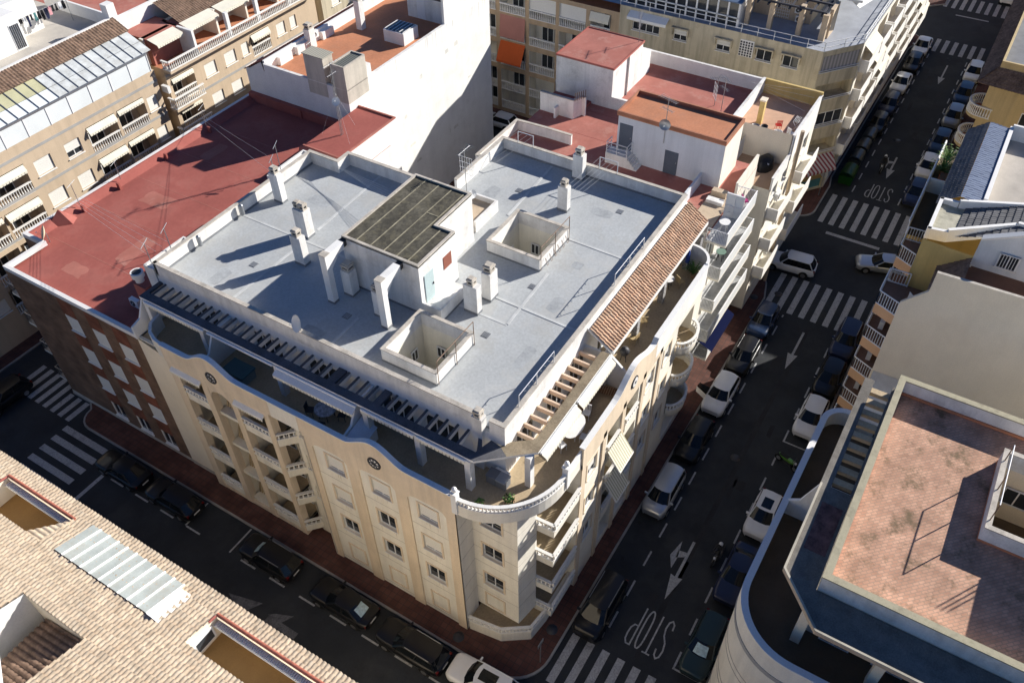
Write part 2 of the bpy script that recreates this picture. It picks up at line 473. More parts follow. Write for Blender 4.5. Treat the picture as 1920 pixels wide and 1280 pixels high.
def balusters(mb, pts, z0, z1, m=BALU, step=0.24, r=0.055, rail=0.09, closed=False):
    """baluster railing along a plan polyline"""
    for a, b in zip(pts[:-1], pts[1:]):
        a = Vector((a[0], a[1], 0)); b = Vector((b[0], b[1], 0)); d = b - a; l = d.length
        if l < 1e-4: continue
        d.normalize(); nrm = Vector((-d.y, d.x, 0)); w = rail
        for (za, zb, ww) in ((z0, z0 + .08, w * .8), (z1 - .1, z1, w)):
            P = [a - nrm * ww, b - nrm * ww, b + nrm * ww, a + nrm * ww]
            mb.hexa([(p.x, p.y, za) for p in P] + [(p.x, p.y, zb) for p in P], m)
        k = max(1, int(round(l / step)))
        for i in range(k):
            c = a + d * (l * (i + .5) / k)
            hh = z1 - z0 - .18
            mb.lathe((c.x, c.y, z0 + .08), [(r * .75, 0), (r * 1.1, hh * .3), (r * .5, hh * .62), (r * .8, hh)], m, 6)

def bars(mb, pts, z0, z1, m=METALW, step=0.13, r=0.012, rail=0.03):
    for a, b in zip(pts[:-1], pts[1:]):
        a = Vector((a[0], a[1], 0)); b = Vector((b[0], b[1], 0)); l = (b - a).length
        for z in (z0 + .05, z1): mb.tube((a.x, a.y, z), (b.x, b.y, z), rail, m, 5)
        k = max(1, int(l / step))
        for i in range(k + 1):
            c = a.lerp(b, i / k)
            mb.tube((c.x, c.y, z0), (c.x, c.y, z1), r * (2 if i in (0, k) else 1), m, 4, caps=False)

def barrel_roof(mb, P0, P1, Q0, Q1, ncol, nrow, m, amp=0.07, seg=6, lift=0.05, jitter=0.01, lip=None):
    """tiled slope: eave P0->P1, ridge Q0->Q1, columns run from eave to ridge; stepped courses of round tiles"""
    P0, P1, Q0, Q1 = map(Vector, (P0, P1, Q0, Q1))
    nrm = (P1 - P0).cross(Q0 - P0).normalized()
    if nrm.z < 0: nrm = -nrm
    n = ncol * seg
    for r in range(nrow):
        t0, t1 = r / nrow, (r + 1.06) / nrow
        row0 = []; row1 = []; jit = [random.uniform(-jitter, jitter) for _ in range(ncol + 1)]
        for i in range(n + 1):
            u = i / n
            ph = (i % seg) / seg
            wv = amp * (abs(math.cos(math.pi * ph)) ** 0.8) if True else 0
            wv += jit[i // seg]
            a = P0.lerp(P1, u).lerp(Q0.lerp(Q1, u), t0); b = P0.lerp(P1, u).lerp(Q0.lerp(Q1, u), min(1, t1))
            row0.append(a + nrm * (wv + lift)); row1.append(b + nrm * (wv * .9))
        mb.grid([row0, row1], m, True)
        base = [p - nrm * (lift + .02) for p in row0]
        mb.grid([base, row0], lip or m, False)

# ================================================================ main corner building
def flat(mb, x0, x1, y0, y1, z, m, holes=()):
    F = Fr((0, 0), (1, 0), (0, -1))
    xs = sorted(set([x0, x1] + [c for h in holes for c in h[:2] if x0 < c < x1]))
    ys = sorted(set([y0, y1] + [c for h in holes for c in h[2:4] if y0 < c < y1]))
    for i in range(len(xs) - 1):
        for j in range(len(ys) - 1):
            cx, cy = (xs[i] + xs[i + 1]) / 2, (ys[j] + ys[j + 1]) / 2
            if any(h[0] < cx < h[1] and h[2] < cy < h[3] for h in holes): continue
            mb.face([(xs[i], ys[j], z), (xs[i + 1], ys[j], z), (xs[i + 1], ys[j + 1], z), (xs[i], ys[j + 1], z)], m)

def parapet(name, parent, pts, th, z0, z1, m, cop=COPING, over=0.03, ch=0.07, closed=False):
    mb = MB(); mb.wallpath(pts, th, z0, z1, m, closed=closed)
    n = len(pts)
    o = mb.build(name, parent)
    mc = MB()
    P = [Vector(p) for p in pts]
    def offs(d):
        out = []
        for i in range(n):
            a = P[i - 1] if (i or closed) else None; c = P[(i + 1) % n] if (i < n - 1 or closed) else None
            ns = []
            if a is not None: t = (P[i] - a).normalized(); ns.append(Vector((-t.y, t.x)))
            if c is not None: t = (c - P[i]).normalized(); ns.append(Vector((-t.y, t.x)))
            h = ns[0] if len(ns) == 1 else (ns[0] + ns[1]) / max(.3, (ns[0] + ns[1]).dot(ns[0]))
            out.append(P[i] + h * d)
        return out
    A = offs(-over); B = offs(th + over)
    for i in (range(n) if closed else range(n - 1)):
        j = (i + 1) % n
        mc.hexa([(A[i].x, A[i].y, z1), (A[j].x, A[j].y, z1), (B[j].x, B[j].y, z1), (B[i].x, B[i].y, z1)] +
                [(A[i].x, A[i].y, z1 + ch), (A[j].x, A[j].y, z1 + ch), (B[j].x, B[j].y, z1 + ch), (B[i].x, B[i].y, z1 + ch)], cop)
    mc.build('coping', o)
    return o

def chimney(parent, x0, x1, y0, y1, z0, z1, m=WHITE2, caps=1, capm=COPING, base=True):
    mb = MB(); mb.box(x0, x1, y0, y1, z0, z1, m)
    if base: mb.box(x0 - .015, x1 + .015, y0 - .015, y1 + .015, z0, z0 + .16, GREYSKIRT)
    o = mb.build('chimney', parent)
    c = MB()
    for k in range(caps):
        if (y1 - y0) >= (x1 - x0):
            a0 = y0 + (y1 - y0) * k / caps; a1 = y0 + (y1 - y0) * (k + 1) / caps; X0, X1, Y0, Y1 = x0, x1, a0, a1
        else:
            a0 = x0 + (x1 - x0) * k / caps; a1 = x0 + (x1 - x0) * (k + 1) / caps; X0, X1, Y0, Y1 = a0, a1, y0, y1
        cx, cy = (X0 + X1) / 2, (Y0 + Y1) / 2; r = min(X1 - X0, Y1 - Y0) * .42
        c.box(cx - r, cx + r, cy - r, cy + r, z1, z1 + .12, capm)
        for sx in (-1, 1):
            for sy in (-1, 1):
                c.box(cx + sx * r * .8 - .04, cx + sx * r * .8 + .04, cy + sy * r * .8 - .04, cy + sy * r * .8 + .04, z1 + .12, z1 + .3, capm)
        c.box(cx - r * .62, cx + r * .62, cy - r * .62, cy + r * .62, z1 + .12, z1 + .28, IRON)
        c.box(cx - r * 1.12, cx + r * 1.12, cy - r * 1.12, cy + r * 1.12, z1 + .3, z1 + .42, capm)
        c.box(cx - r * .8, cx + r * .8, cy - r * .8, cy + r * .8, z1 + .42, z1 + .5, capm)
    c.build('chimney_cap', o)
    return o

RZ, PZ = 16.1, 17.0
main = thing('apartment_building', 'cream corner apartment block with grey flat roof, white chimneys and slatted terrace pergola', 'apartment building')

# ---- left facade (x = 0, faces -x); u runs from y=24.2 towards y=0
FL = Fr((0, 24.2), (0, -1), (-1, 0))
uy = lambda y: 24.2 - y
ROWS = [0.88, 4.28, 7.38, 10.52]
WH = [1.6, 1.42, 1.42, 1.32]
mb = MB()
holes = []
for yc in (1.9, 5.1, 8.32):
    for r in range(1, 4):
        holes.append((uy(yc + .62), uy(yc - .62), ROWS[r], ROWS[r] + WH[r]))
wall(mb, FL, uy(10.4), uy(0), 0.0, 12.9, holes, CREAM)
# horizontal joints
for z in (0.45, 3.45, 6.5, 9.6):
    for a, b in ((0.62, 3.15), (3.95, 6.48), (7.3, 9.8)):
        mb.fbox(FL, uy(b), uy(a), 0, .006, z, z + .03, CREAMJ)
# blind ground-floor panels
for yc in (1.9, 5.1, 8.32):
    for (a, b, c, d) in ((-.68, -.56, .8, 2.6), (.56, .68, .8, 2.6), (-.56, .56, .8, .9), (-.56, .56, 2.5, 2.6)):
        mb.fbox(FL, uy(yc - a), uy(yc - b), 0, .05, c, d, PEACH) if False else mb.fbox(FL, min(uy(yc + a), uy(yc + b)), max(uy(yc + a), uy(yc + b)), 0, .05, c, d, PEACH)
# return of the facade at y = 10.4 and recessed strip x = .9
FR2 = Fr((0, 10.4), (1, 0), (0, 1))
wall(mb, FR2, 0, .9, 0, 12.9, [], CREAM)
FS = Fr((.9, 24.2), (0, -1), (-1, 0))
wall(mb, FS, uy(12.4), uy(10.4), 0, 12.9, [(uy(11.9), uy(10.9), r, r + 1.3) for r in ROWS[1:]], CREAM)
mb.build('wall', main)
for yc in (1.9, 5.1, 8.32):
    for r in range(1, 4):
        kind = {(1, 3): 'half', (1, 2): 'half', (1, 1): 'glass'}.get((0, 0), None)
        if yc == 1.9: kind = ('', 'glass', 'half', 'half')[r]
        elif yc == 5.1: kind = ('', 'glass', 'glass', 'half')[r]
        else: kind = ('', 'glass', 'half', 'half')[r]
        window(main, FL, uy(yc + .62), ROWS[r], 1.24, WH[r], kind, half=.16, surround=PEACH)
for r in range(1, 4):
    window(main, FS, uy(11.9), ROWS[r], 1.0, 1.3, 'shut' if r % 2 else 'half', half=.4)
DRIP = mat('sill_dirt_run', (.56, .49, .38), var=.25, scale=3, fine=.2)
rd = random.Random(8); mb = MB()
for yc in (1.9, 5.1, 8.32):
    for r in range(1, 4):
        for k in range(4):
            y = yc + rd.uniform(-.62, .62); h = rd.uniform(.2, .9); w = rd.uniform(.012, .035)
            mb.face([FL(uy(y + w), .003, ROWS[r] - .08), FL(uy(y - w), .003, ROWS[r] - .08), FL(uy(y - w * .3), .003, ROWS[r] - .08 - h), FL(uy(y + w * .3), .003, ROWS[r] - .08 - h)], DRIP)
mb.build('dirt_run', main)
mb = MB(); mb.path([FL(uy(10.3), .1, .3), FL(uy(10.3), .1, 12.6)], .04, CREAMJ, 6); mb.build('downpipe', main)
# pilasters
mb = MB()
for a, b in ((0, .62), (3.15, 3.95), (6.48, 7.3), (9.8, 10.4)):
    mb.fbox(FL, uy(b), uy(a), 0, .09, 0, 12.9, PEACH)
for a, b in ((.62, 3.15), (3.95, 6.48), (7.3, 9.8)):
    # arched shoulders above each panel
    n = 10
    for i in range(n):
        t0, t1 = i / n, (i + 1) / n
        y0, y1 = a + (b - a) * t0, a + (b - a) * t1
        s0 = 11.95 + .42 * math.sqrt(max(0, 1 - (2 * t0 - 1) ** 4)); s1 = 11.95 + .42 * math.sqrt(max(0, 1 - (2 * t1 - 1) ** 4))
        P = [FL(uy(y1), 0, s1), FL(uy(y0), 0, s0), FL(uy(y0), .09, s0), FL(uy(y1), .09, s1)]
        mb.hexa(P + [FL(uy(y1), 0, 12.9), FL(uy(y0), 0, 12.9), FL(uy(y0), .09, 12.9), FL(uy(y1), .09, 12.9)], PEACH)
mb.build('pilaster', main)

# ---- balcony bay, y 13.0 .. 21.3
FLOORS = [0.72, 3.75, 6.8, 9.85]
mb = MB()
for a, b in ((13.0, 13.45), (15.7, 16.2), (18.0, 18.55), (20.6, 21.3)):
    mb.box(0, .5, a, b, 0.0, 12.9, PEACH)
    if a in (15.7, 18.0): mb.box(.5, 1.9, a + .1, b - .1, 0, 12.9, CREAM)
mb.box(.006, .494, 13.4, 20.65, 12.25, 12.895, PEACH)
mb.box(.02, .49, 13.4, 20.65, 0, .42, PEACH)
for z in FLOORS:
    mb.box(.06, 1.95, 13.45, 15.7, z - .25, z, CREAM); mb.box(.06, 1.95, 18.55, 20.6, z - .25, z, CREAM)
    mb.box(.2, 1.95, 16.2, 18.0, z - .3, z - .02, CREAM)
mb.box(1.95, 2.1, 13.1, 21.3, 0, 12.9, CREAM)
mb.box(.5, 2.1, 21.1, 21.3, 0, 12.9, CREAM)
mb.box(.9, 2.1, 12.3, 12.45, 0, 12.9, CREAM)
# arch over the middle opening
n = 12
for i in range(n):
    t0, t1 = i / n, (i + 1) / n
    y0, y1 = 16.2 + 1.8 * t0, 16.2 + 1.8 * t1
    z0 = 11.35 + .8 * math.sqrt(max(0, 1 - (2 * t0 - 1) ** 2)); z1 = 11.35 + .8 * math.sqrt(max(0, 1 - (2 * t1 - 1) ** 2))
    P = [(.02, y0, z0), (.48, y0, z0), (.48, y1, z1), (.02, y1, z1)]
    mb.hexa(P + [(.02, y0, 12.26), (.48, y0, 12.26), (.48, y1, 12.26), (.02, y1, 12.26)], PEACH)
mb.build('wall', main)
FB = Fr((1.95, 24.2), (0, -1), (-1, 0))
for z in FLOORS:
    for ya in (13.9, 18.9):
        window(main, FB, uy(ya + 1.3), z + .02, 1.3, 2.05, 'glass', depth=-.07, sill=False, name='window')
def balcony(parent, pts, z, zt, floor_poly, m=CREAM, solid=.45, slab=.2, bal=True, top=BALU, th=.12):
    o = MB(); o.prism(floor_poly, z - slab, z, m, top=WOODP, bottom=True)
    o = o.build('balcony', parent)
    p = MB(); p.wallpath(pts, th, z - slab, z + solid, m); p.build('balcony_wall', o)
    r = MB()
    if bal:
        V = [Vector(q) for q in pts]
        balusters(r, pts, z + solid, zt, top, step=.27, r=.065)
        r.build('balustrade', o)
    return o
for z in FLOORS:
    for a, b in ((13.45, 15.7), (18.55, 20.6)):
        balcony(main, [(.07, b), (.07, a)], z + .01, z + 1.0, [(.09, a), (1.9, a), (1.9, b), (.09, b)])
    balcony(main, [(.05, 13.0), (.92, 12.2)], z + .01, z + 1.0, [(.08, 13.0), (.92, 12.3), (1.95, 12.45), (1.95, 13.1)])
    # loggia in the middle: low beam with bleached planks leaning behind
mb = MB()
for z in FLOORS:
    for k in range(9):
        y = 16.35 + .18 * k
        mb.hexa([(.7, y, z), (.76, y, z), (.76, y + .1, z), (.7, y + .1, z), (1.5, y + .25, z + 2.1), (1.56, y + .25, z + 2.1), (1.56, y + .35, z + 2.1), (1.5, y + .35, z + 2.1)], WOODP)
mb.build('loggia_slats', main)
for a, b in ((13.4, 15.75), (18.5, 21.0)):
    mb = MB(); mb.hexa([(-.22, a, 12.18), (.02, a, 12.3), (.02, b, 12.3), (-.22, b, 12.18), (-.22, a, 12.28), (.02, a, 12.46), (.02, b, 12.46), (-.22, b, 12.28)], TRIMW)
    nsc = 12
    for i in range(nsc):
        y0 = a + (b - a) * i / nsc; y1 = a + (b - a) * (i + 1) / nsc
        mb.face([(-.21, y0, 12.18), (-.21, y1, 12.18), (-.2, y1 - .04, 11.98), (-.2, y0 + .04, 11.98)], AWNC)
    mb.build('awning_box', main)
# white strip beside the brick house
mb = MB()
mb.box(.35, .55, 21.3, 24.18, 0.6, 13.1, ROUND_CREAM); mb.box(.55, 3, 24.0, 24.18, 0, 13.1, WHITE)
mb.box(.36, .54, 21.3, 24.18, 0, .6, COPING)
mb.build('wall', main)

# ---- terrace slab + parapet on the left facade with its two gables
def gable(y):
    z = 14.25
    for c in (5.1, 17.1):
        d = abs(y - c)
        if d < 2.0: z = max(z, 14.25 + .95 * (.5 + .5 * math.cos(math.pi * d / 2.0)) ** .85)
    return z
ys = [0.0 + .3 * i for i in range(72)]
ys = [y for y in ys if y < 21.2] + [21.2]
mb = MB(); cp = MB()
for a, b in zip(ys[:-1], ys[1:]):
    m = CREAM if 10.4 < (a + b) / 2 < 12.7 else PEACH
    fx = -.09 if m is PEACH else -.1
    za, zb = gable(a), gable(b)
    mb.hexa([(fx, a, 12.9), (.14, a, 12.9), (.14, b, 12.9), (fx, b, 12.9), (fx, a, za), (.14, a, za), (.14, b, zb), (fx, b, zb)], m)
    cp.hexa([(fx - .04, a, za), (.18, a, za), (.18, b, zb), (fx - .04, b, zb), (fx - .04, a, za + .06), (.18, a, za + .06), (.18, b, zb + .06), (fx - .04, b, zb + .06)], TRIMW)
curve = [(0.0, 21.2), (.08, 21.9), (.4, 22.7), (1.0, 23.3), (1.9, 23.5)]
mb.wallpath(list(reversed(curve)), .14, 12.9, 14.1, CREAM)
cp.wallpath(list(reversed(curve)), .18, 14.1, 14.16, TRIMW)
pp = mb.build('terrace_parapet', main); cp.build('coping', pp)
for yc in (5.1, 17.1):
    mb = MB(); n = 20
    F2 = Fr((-.09, yc), (0, -1), (-1, 0))
    for r0, r1, m, d in ((.34, .44, IRON, .05), (.14, .30, TRIMW, .04), (.0, .09, IRON, .06)):
        for i in range(n):
            t0, t1 = 2 * math.pi * i / n, 2 * math.pi * (i + 1) / n
            pts = [(r0, t0), (r1, t0), (r1, t1), (r0, t1)]
            A = [F2(r * math.cos(t), 0, 13.62 + r * math.sin(t)) for r, t in pts]; B = [F2(r * math.cos(t), d, 13.62 + r * math.sin(t)) for r, t in pts]
            mb.hexa(A + B, m)
    for i in range(8):
        t = math.pi * i / 4
        mb.tube(F2(.09 * math.cos(t), .05, 13.62 + .09 * math.sin(t)), F2(.34 * math.cos(t), .05, 13.62 + .34 * math.sin(t)), .035, IRON, 4)
    mb.build('rosette', main)
# slab
mb = MB()
arc = [(4.15 + 4.15 * math.cos(t), 4.15 * math.sin(t)) for t in [math.pi + math.pi / 2 * i / 16 for i in range(17)]]
slab = arc + [(23.0, -4.15), (24.4, -3.0), (24.6, -1.1), (3.15, -1.1), (3.15, 24), (.3, 24), (.02, 21.2), (.02, 0)]
mb.face([(x, y, 13.0) for x, y in slab], WOODP)
mb.build('terrace_floor', main)
mb = MB()
mb.wallpath(arc + [(5.9, -4.15)], .14, 12.7, 13.55, CREAM)
mb.face([(x, y, 12.72) for x, y in reversed(arc + [(5.9, -4.15), (5.9, 0)])], CREAM)
mb.box(4.15, 5.9, -4.14, -4.01, 13.55, 14.1, WHITE)
cs = mb.build('corner_balcony', main)
mb = MB(); balusters(mb, [(4.15 + 4.08 * math.cos(t), 4.08 * math.sin(t)) for t in [math.pi + math.pi / 2 * i / 16 for i in range(17)]], 13.55, 14.08, step=.2, r=.06, rail=.1)
mb.build('balustrade', cs)
for px, py in ((0.02, -.02), (4.3, -4.08)):
    mb = MB(); mb.box(px - .16, px + .16, py - .16, py + .16, 12.9, 14.55, TRIMW); mb.box(px - .2, px + .2, py - .2, py + .2, 14.55, 14.62, TRIMW)
    mb.lathe((px, py, 14.62), [(.05, 0), (.09, .06), (.16, .16), (.13, .3), (.02, .38)], TRIMW, 10)
    mb.build('parapet_post', cs)

# ---- corner block and its windows
mb = MB()
FC = Fr((1.3, 0), (0, -1), (-1, 0))
wall(mb, FC, 0, 2.9, 1.5, 12.72, [(.62, 1.9, r, r + 1.3) for r in ROWS[1:]], CREAM)
FC0 = Fr((0, 0), (1, 0), (0, -1)); wall(mb, FC0, -.09, 1.3, 0, 12.72, [], CREAM)
FD = Fr((1.3, -2.9), (1.45, -.25), (-.25, -1.45)); wall(mb, FD, 0, 1.47, 1.5, 12.72, [], CREAM)
mb.box(2.75, 2.9, -3.15, 0, 1.5, 12.72, CREAM)
mb.face([(1.3, 0, 1.5), (1.3, -2.9, 1.5), (2.75, -3.15, 1.5), (2.9, 0, 1.5)], CREAM)
for z in (3.45, 4.95, 6.5, 8.0, 9.6, 11.1):
    mb.fbox(FC, 0, 2.9, 0, .006, z, z + .025, CREAMJ); mb.fbox(FD, 0, 1.47, 0, .006, z, z + .025, CREAMJ); mb.fbox(FC0, 0, 1.3, 0, .006, z, z + .025, CREAMJ)
for (a, b, c, d) in ((.55, .67, 1.75, 3.25), (1.87, 1.99, 1.75, 3.25), (.67, 1.87, 1.75, 1.85), (.67, 1.87, 3.15, 3.25)):
    mb.fbox(FC, a, b, 0, .05, c, d, PEACH)
mb.build('wall', main)
for r in range(1, 4): window(main, FC, .62, ROWS[r], 1.28, 1.3, 'half' if r == 3 else 'glass', half=.5, surround=PEACH)
# raised ground-floor terrace under the corner
g = MB()
gp = [(0.05, -.1), (0.35, -2.2), (1.4, -3.7), (2.9, -3.9), (5.9, -3.9)]
g.wallpath(gp, .16, 0, 1.05, CREAM); g.face([(0.1, 0, .9)] + [(x + .05, y + .05, .9) for x, y in gp] + [(5.9, 0, .9)], WOODP)
g.box(2.9, 5.9, -1.7, -1.55, 0, 12.72, CREAM)
gg = g.build('ground_terrace', main); g = MB(); balusters(g, [(x + .08, y + .06) for x, y in gp], 1.05, 1.55); g.build('balustrade', gg)
# corner balconies on the street side
for k, z in enumerate((1.3 + .75, 5.05 - .05, 8.02 - .05, 11.05 - .05)):
    zf = (1.15, 3.95, 6.95, 9.98)[k]
    balcony(main, [(2.9, -3.1), (2.95, -4.2), (5.88, -4.2)], zf, zf + 1.02, [(2.92, -3.1), (2.97, -4.18), (5.88, -4.18), (5.88, -1.7), (2.92, -1.7)])
FD2 = Fr((2.9, -1.7), (1, 0), (0, -1))
for zf in (3.97, 6.97, 10.0): window(main, FD2, .8, zf, 1.6, 2.1, 'glass', depth=-.07, sill=False)

# ---- right facade (y = -4.15)
FRR = Fr((5.9, -4.15), (1, 0), (0, -1))
ux = lambda x: x - 5.9
mb = MB(); holes = []
for r in range(1, 4):
    for a, b in ((6.75, 7.85), (14.35, 15.5), (17.0, 18.1)): holes.append((ux(a), ux(b), ROWS[r], ROWS[r] + 1.4, .16))
for zf in FLOORS:
    for a, b in ((9.2, 10.8), (11.6, 13.3), (19.1, 21.7)): holes.append((ux(a), ux(b), zf, zf + 2.3, 1.4))
wall(mb, FRR, 0, 17.1, 0, 12.9, holes, CREAM)
mb.fbox(FRR, 0, .5, 0, .08, 0, 12.9, PEACH)
for a, b in ((8.4, 8.8), (10.9, 11.3), (13.6, 14.0), (16.0, 16.4)): mb.fbox(FRR, ux(a), ux(b), 0, .1, 0, 12.9, PEACH)
mb.fbox(FRR, 0, ux(16.4), 0, .1, 12.45, 12.9, PEACH)
for zf in FLOORS:
    for a, b in ((9.2, 10.8), (11.6, 13.3), (19.1, 21.7)): mb.fbox(FRR, ux(a) + .01, ux(b) - .01, -1.42, -1.38, zf, zf + 2.3, CREAM)
mb.face([(5.9, -1.6, 0), (5.9, -4.15, 0), (5.9, -4.15, 12.9), (5.9, -1.6, 12.9)], CREAM)
mb.face([(23, -4.15, 0), (24.6, -2.8, 0), (24.6, -2.8, 13), (23, -4.15, 13)], CREAM)
mb.face([(24.6, -2.8, 0), (26, -2.8, 0), (26, -2.8, 13), (24.6, -2.8, 13)], CREAM)
mb.build('wall', main)
for r in range(1, 4):
    for a, w in ((6.75, 1.1), (14.35, 1.15), (17.0, 1.1)): window(main, FRR, ux(a), ROWS[r], w, 1.4, 'glass' if r < 3 else 'half', half=.4, surround=PEACH)
FRB = Fr((5.9, -2.77), (1, 0), (0, -1))
for zf in FLOORS[1:]:
    for a in (9.4, 11.8, 19.6): window(main, FRB, ux(a), zf + .02, 1.2, 2.0, 'glass', depth=-.06, sill=False)
    for a, b in ((9.2, 10.8), (11.6, 13.3)):
        balcony(main, [(a, -4.2), (b, -4.2)], zf + .01, zf + 1.0, [(a, -4.18), (b, -4.18), (b, -2.8), (a, -2.8)])
    rp = [(19.1, -4.2)] + [(20.4 + 1.3 * math.cos(t), -4.2 + .8 * math.sin(t)) for t in [math.pi + math.pi * i / 12 for i in range(1, 12)]] + [(21.7, -4.2)]
    balcony(main, rp, zf + .01, zf + 1.0, rp + [(21.7, -2.8), (19.1, -2.8)])
# parapet of the right terrace with gable
def gable2(x):
    z = 14.3 if x < 15 else 14.55
    d = abs(x - 12.1)
    if d < 2.6: z = max(z, 14.3 + .85 * (.5 + .5 * math.cos(math.pi * d / 2.6)))
    return z
xs = [5.9 + .3 * i for i in range(58)]; xs = [x for x in xs if x < 22.9] + [22.95]
mb = MB(); cp = MB()
for a, b in zip(xs[:-1], xs[1:]):
    za, zb = gable2(a), gable2(b)
    mb.hexa([(a, -4.25, 12.9), (b, -4.25, 12.9), (b, -4.0, 12.9), (a, -4.0, 12.9), (a, -4.25, za), (b, -4.25, zb), (b, -4.0, zb), (a, -4.0, za)], PEACH if a < 15.2 else WHITE)
    cp.hexa([(a, -4.29, za), (b, -4.29, zb), (b, -3.96, zb), (a, -3.96, za), (a, -4.29, za + .05), (b, -4.29, zb + .05), (b, -3.96, zb + .05), (a, -3.96, za + .05)], TRIMW)
cv = [(22.95, -4.2)] + [(22.95 + 1.5 * math.sin(t), -2.7 - 1.5 * math.cos(t)) for t in [math.pi * .75 * i / 9 for i in range(1, 10)]]
mb.wallpath(cv, .15, 12.9, 14.6, WHITE); cp.wallpath(cv, .18, 14.6, 14.65, TRIMW)
pp = mb.build('terrace_parapet', main); cp.build('coping', pp)
mb = MB(); F2 = Fr((12.1, -4.25), (1, 0), (0, -1))
mb.tube(F2(0, 0, 13.75), F2(0, .05, 13.75), .42, IRON, 18); mb.tube(F2(0, .05, 13.75), F2(0, .07, 13.75), .32, TRIMW, 18); mb.tube(F2(0, .07, 13.75), F2(0, .09, 13.75), .1, IRON, 10)
mb.build('rosette', main)
AWNS = mat('olive_awning_stripe', (.42, .40, .28), var=.05, rough=.95)
for z0, x0, x1 in ((10.55, 9.1, 10.9), (7.5, 9.1, 10.9)):
    mb = MB()
    n = 9
    for i in range(n * 2):
        a = x0 + (x1 - x0) * i / (2 * n); b = x0 + (x1 - x0) * (i + 1) / (2 * n)
        m = AWNS if i % 2 else AWNC
        mb.face([(a, -4.3, z0), (b, -4.3, z0), (b, -5.2, z0 - 1.35), (a, -5.2, z0 - 1.35)], m)
        mb.face([(a, -5.2, z0 - 1.35), (b, -5.2, z0 - 1.35), (b, -5.21, z0 - 1.5), (a, -5.21, z0 - 1.5)], m)
    mb.tube((x0, -5.2, z0 - 1.35), (x1, -5.2, z0 - 1.35), .03, METALW)
    for x in (x0, x1): mb.tube((x, -4.3, z0 - .3), (x, -5.2, z0 - 1.35), .02, METALW)
    mb.build('awning', main)

# ---- penthouse walls and roof
mb = MB()
pent = [(3.15, -1.1), (26, -1.1), (26, 13.2), (19.8, 13.2), (18.8, 16.1), (18.8, 21.6), (17.6, 21.6), (17.6, 24.1), (3.15, 24.1)]
FPL = Fr((3.15, 24.1), (0, -1), (-1, 0))
dh = [(24.1 - y - 1.1, 24.1 - y + 1.1, 13.02, 15.15, .12) for y in (20.6, 15.4, 11.2, 5.9, 2.9)]
wall(mb, FPL, 0, 25.2, 13.0, RZ, dh, WHITE)
FPR = Fr((3.15, -1.1), (1, 0), (0, -1))
dh2 = [(x - 3.15 - .9, x - 3.15 + .9, 13.02, 15.1, .12) for x in (5.2, 8.4, 11.0, 14.5, 18.5, 22.6)]
wall(mb, FPR, 0, 22.85, 13.0, RZ, dh2, WHITE)
for a, b in list(zip(pent, pent[1:] + pent[:1])):
    if (a[0] == 3.15 and b[0] == 3.15) or (a[1] == -1.1 and b[1] == -1.1): continue
    mb.face([(a[0], a[1], 0), (b[0], b[1], 0), (b[0], b[1], RZ), (a[0], a[1], RZ)], WHITE)
mb.build('wall', main)
for h in dh: window(main, FPL, h[0], 13.02, 2.2, 2.1, 'glass', depth=.1, sill=False)
for h in dh2: window(main, FPR, h[0], 13.02, 1.8, 2.05, 'glass', depth=.1, sill=False)
mb = MB()
wells = [(4.58, 7.88, 4.12, 7.44), (15.48, 18.88, 4.12, 7.55)]
flat(mb, 3.15, 26, -1.1, 13.2, RZ, GREYROOF, wells)
mb.face([(3.15, 13.2, RZ), (19.8, 13.2, RZ), (18.8, 16.1, RZ), (18.8, 21.6, RZ), (17.6, 21.6, RZ), (17.6, 24.1, RZ), (3.15, 24.1, RZ)], GREYROOF)
roof = mb.build('roof', main)
mb = MB()
SEAMH = [.012]
def seam(x0, y0, x1, y1, w=.09):
    d = Vector((x1 - x0, y1 - y0)).normalized(); n = Vector((-d.y, d.x)) * w
    P = [(x0 - n.x, y0 - n.y), (x1 - n.x, y1 - n.y), (x1 + n.x, y1 + n.y), (x0 + n.x, y0 + n.y)]
    SEAMH[0] += .003; mb.prism([(p[0], p[1]) for p in P], RZ, RZ + SEAMH[0], SEAM)
for s in ((10.36, 23.9, 10.32, 3.2), (11.6, 18.45, 18.7, 18.7), (3.4, 18.5, 10.3, 18.4), (19.05, 3.9, 19.0, -.9), (12.0, 5.0, 11.9, -.9), (10.35, 3.2, 15.4, 3.4), (19.2, 8.6, 25.7, 8.9), (3.4, 10.9, 6.4, 10.9)): seam(*s)
mb.build('roof_seam', roof)
GPATCH = mat('newer_membrane_patch', (.36, .375, .38), var=.15, scale=1.2, fine=.12, fscale=6)
rd = random.Random(21)
for (x, y, a, b) in ((5.0, 20.6, 1.6, .9), (14.2, 20.4, 1.1, 1.8), (20.6, 10.9, 2.2, 1.0), (13.2, 1.6, 1.4, .8), (22.6, 3.4, .9, 1.6), (8.6, 1.0, 2.0, .7), (4.2, 12.4, .8, 1.5), (17.0, 2.2, .7, .7)):
    mb = MB(); n = 14; P = []
    for i in range(n):
        t = 2 * math.pi * i / n; k = 1 / max(abs(math.cos(t)), abs(math.sin(t))) * rd.uniform(.88, 1.0); P.append((x + a / 2 * k * math.cos(t), y + b / 2 * k * math.sin(t), RZ + .004))
    mb.face(P, GPATCH); mb.build('roof_patch', roof)
for x, y in ((6.2, 11.6), (9.0, 3.8), (13.9, 3.6), (22.0, 9.4), (23.3, 2.4), (6.9, 19.6)):
    mb = MB()
    mb.box(x - .22, x + .22, y - .22, y + .22, RZ, RZ + .02, GREYSKIRT)
    for k in range(4): mb.box(x - .18, x + .18, y - .17 + .09 * k, y - .12 + .09 * k, RZ + .02, RZ + .035, METALG)
    mb.build('roof_drain', roof)
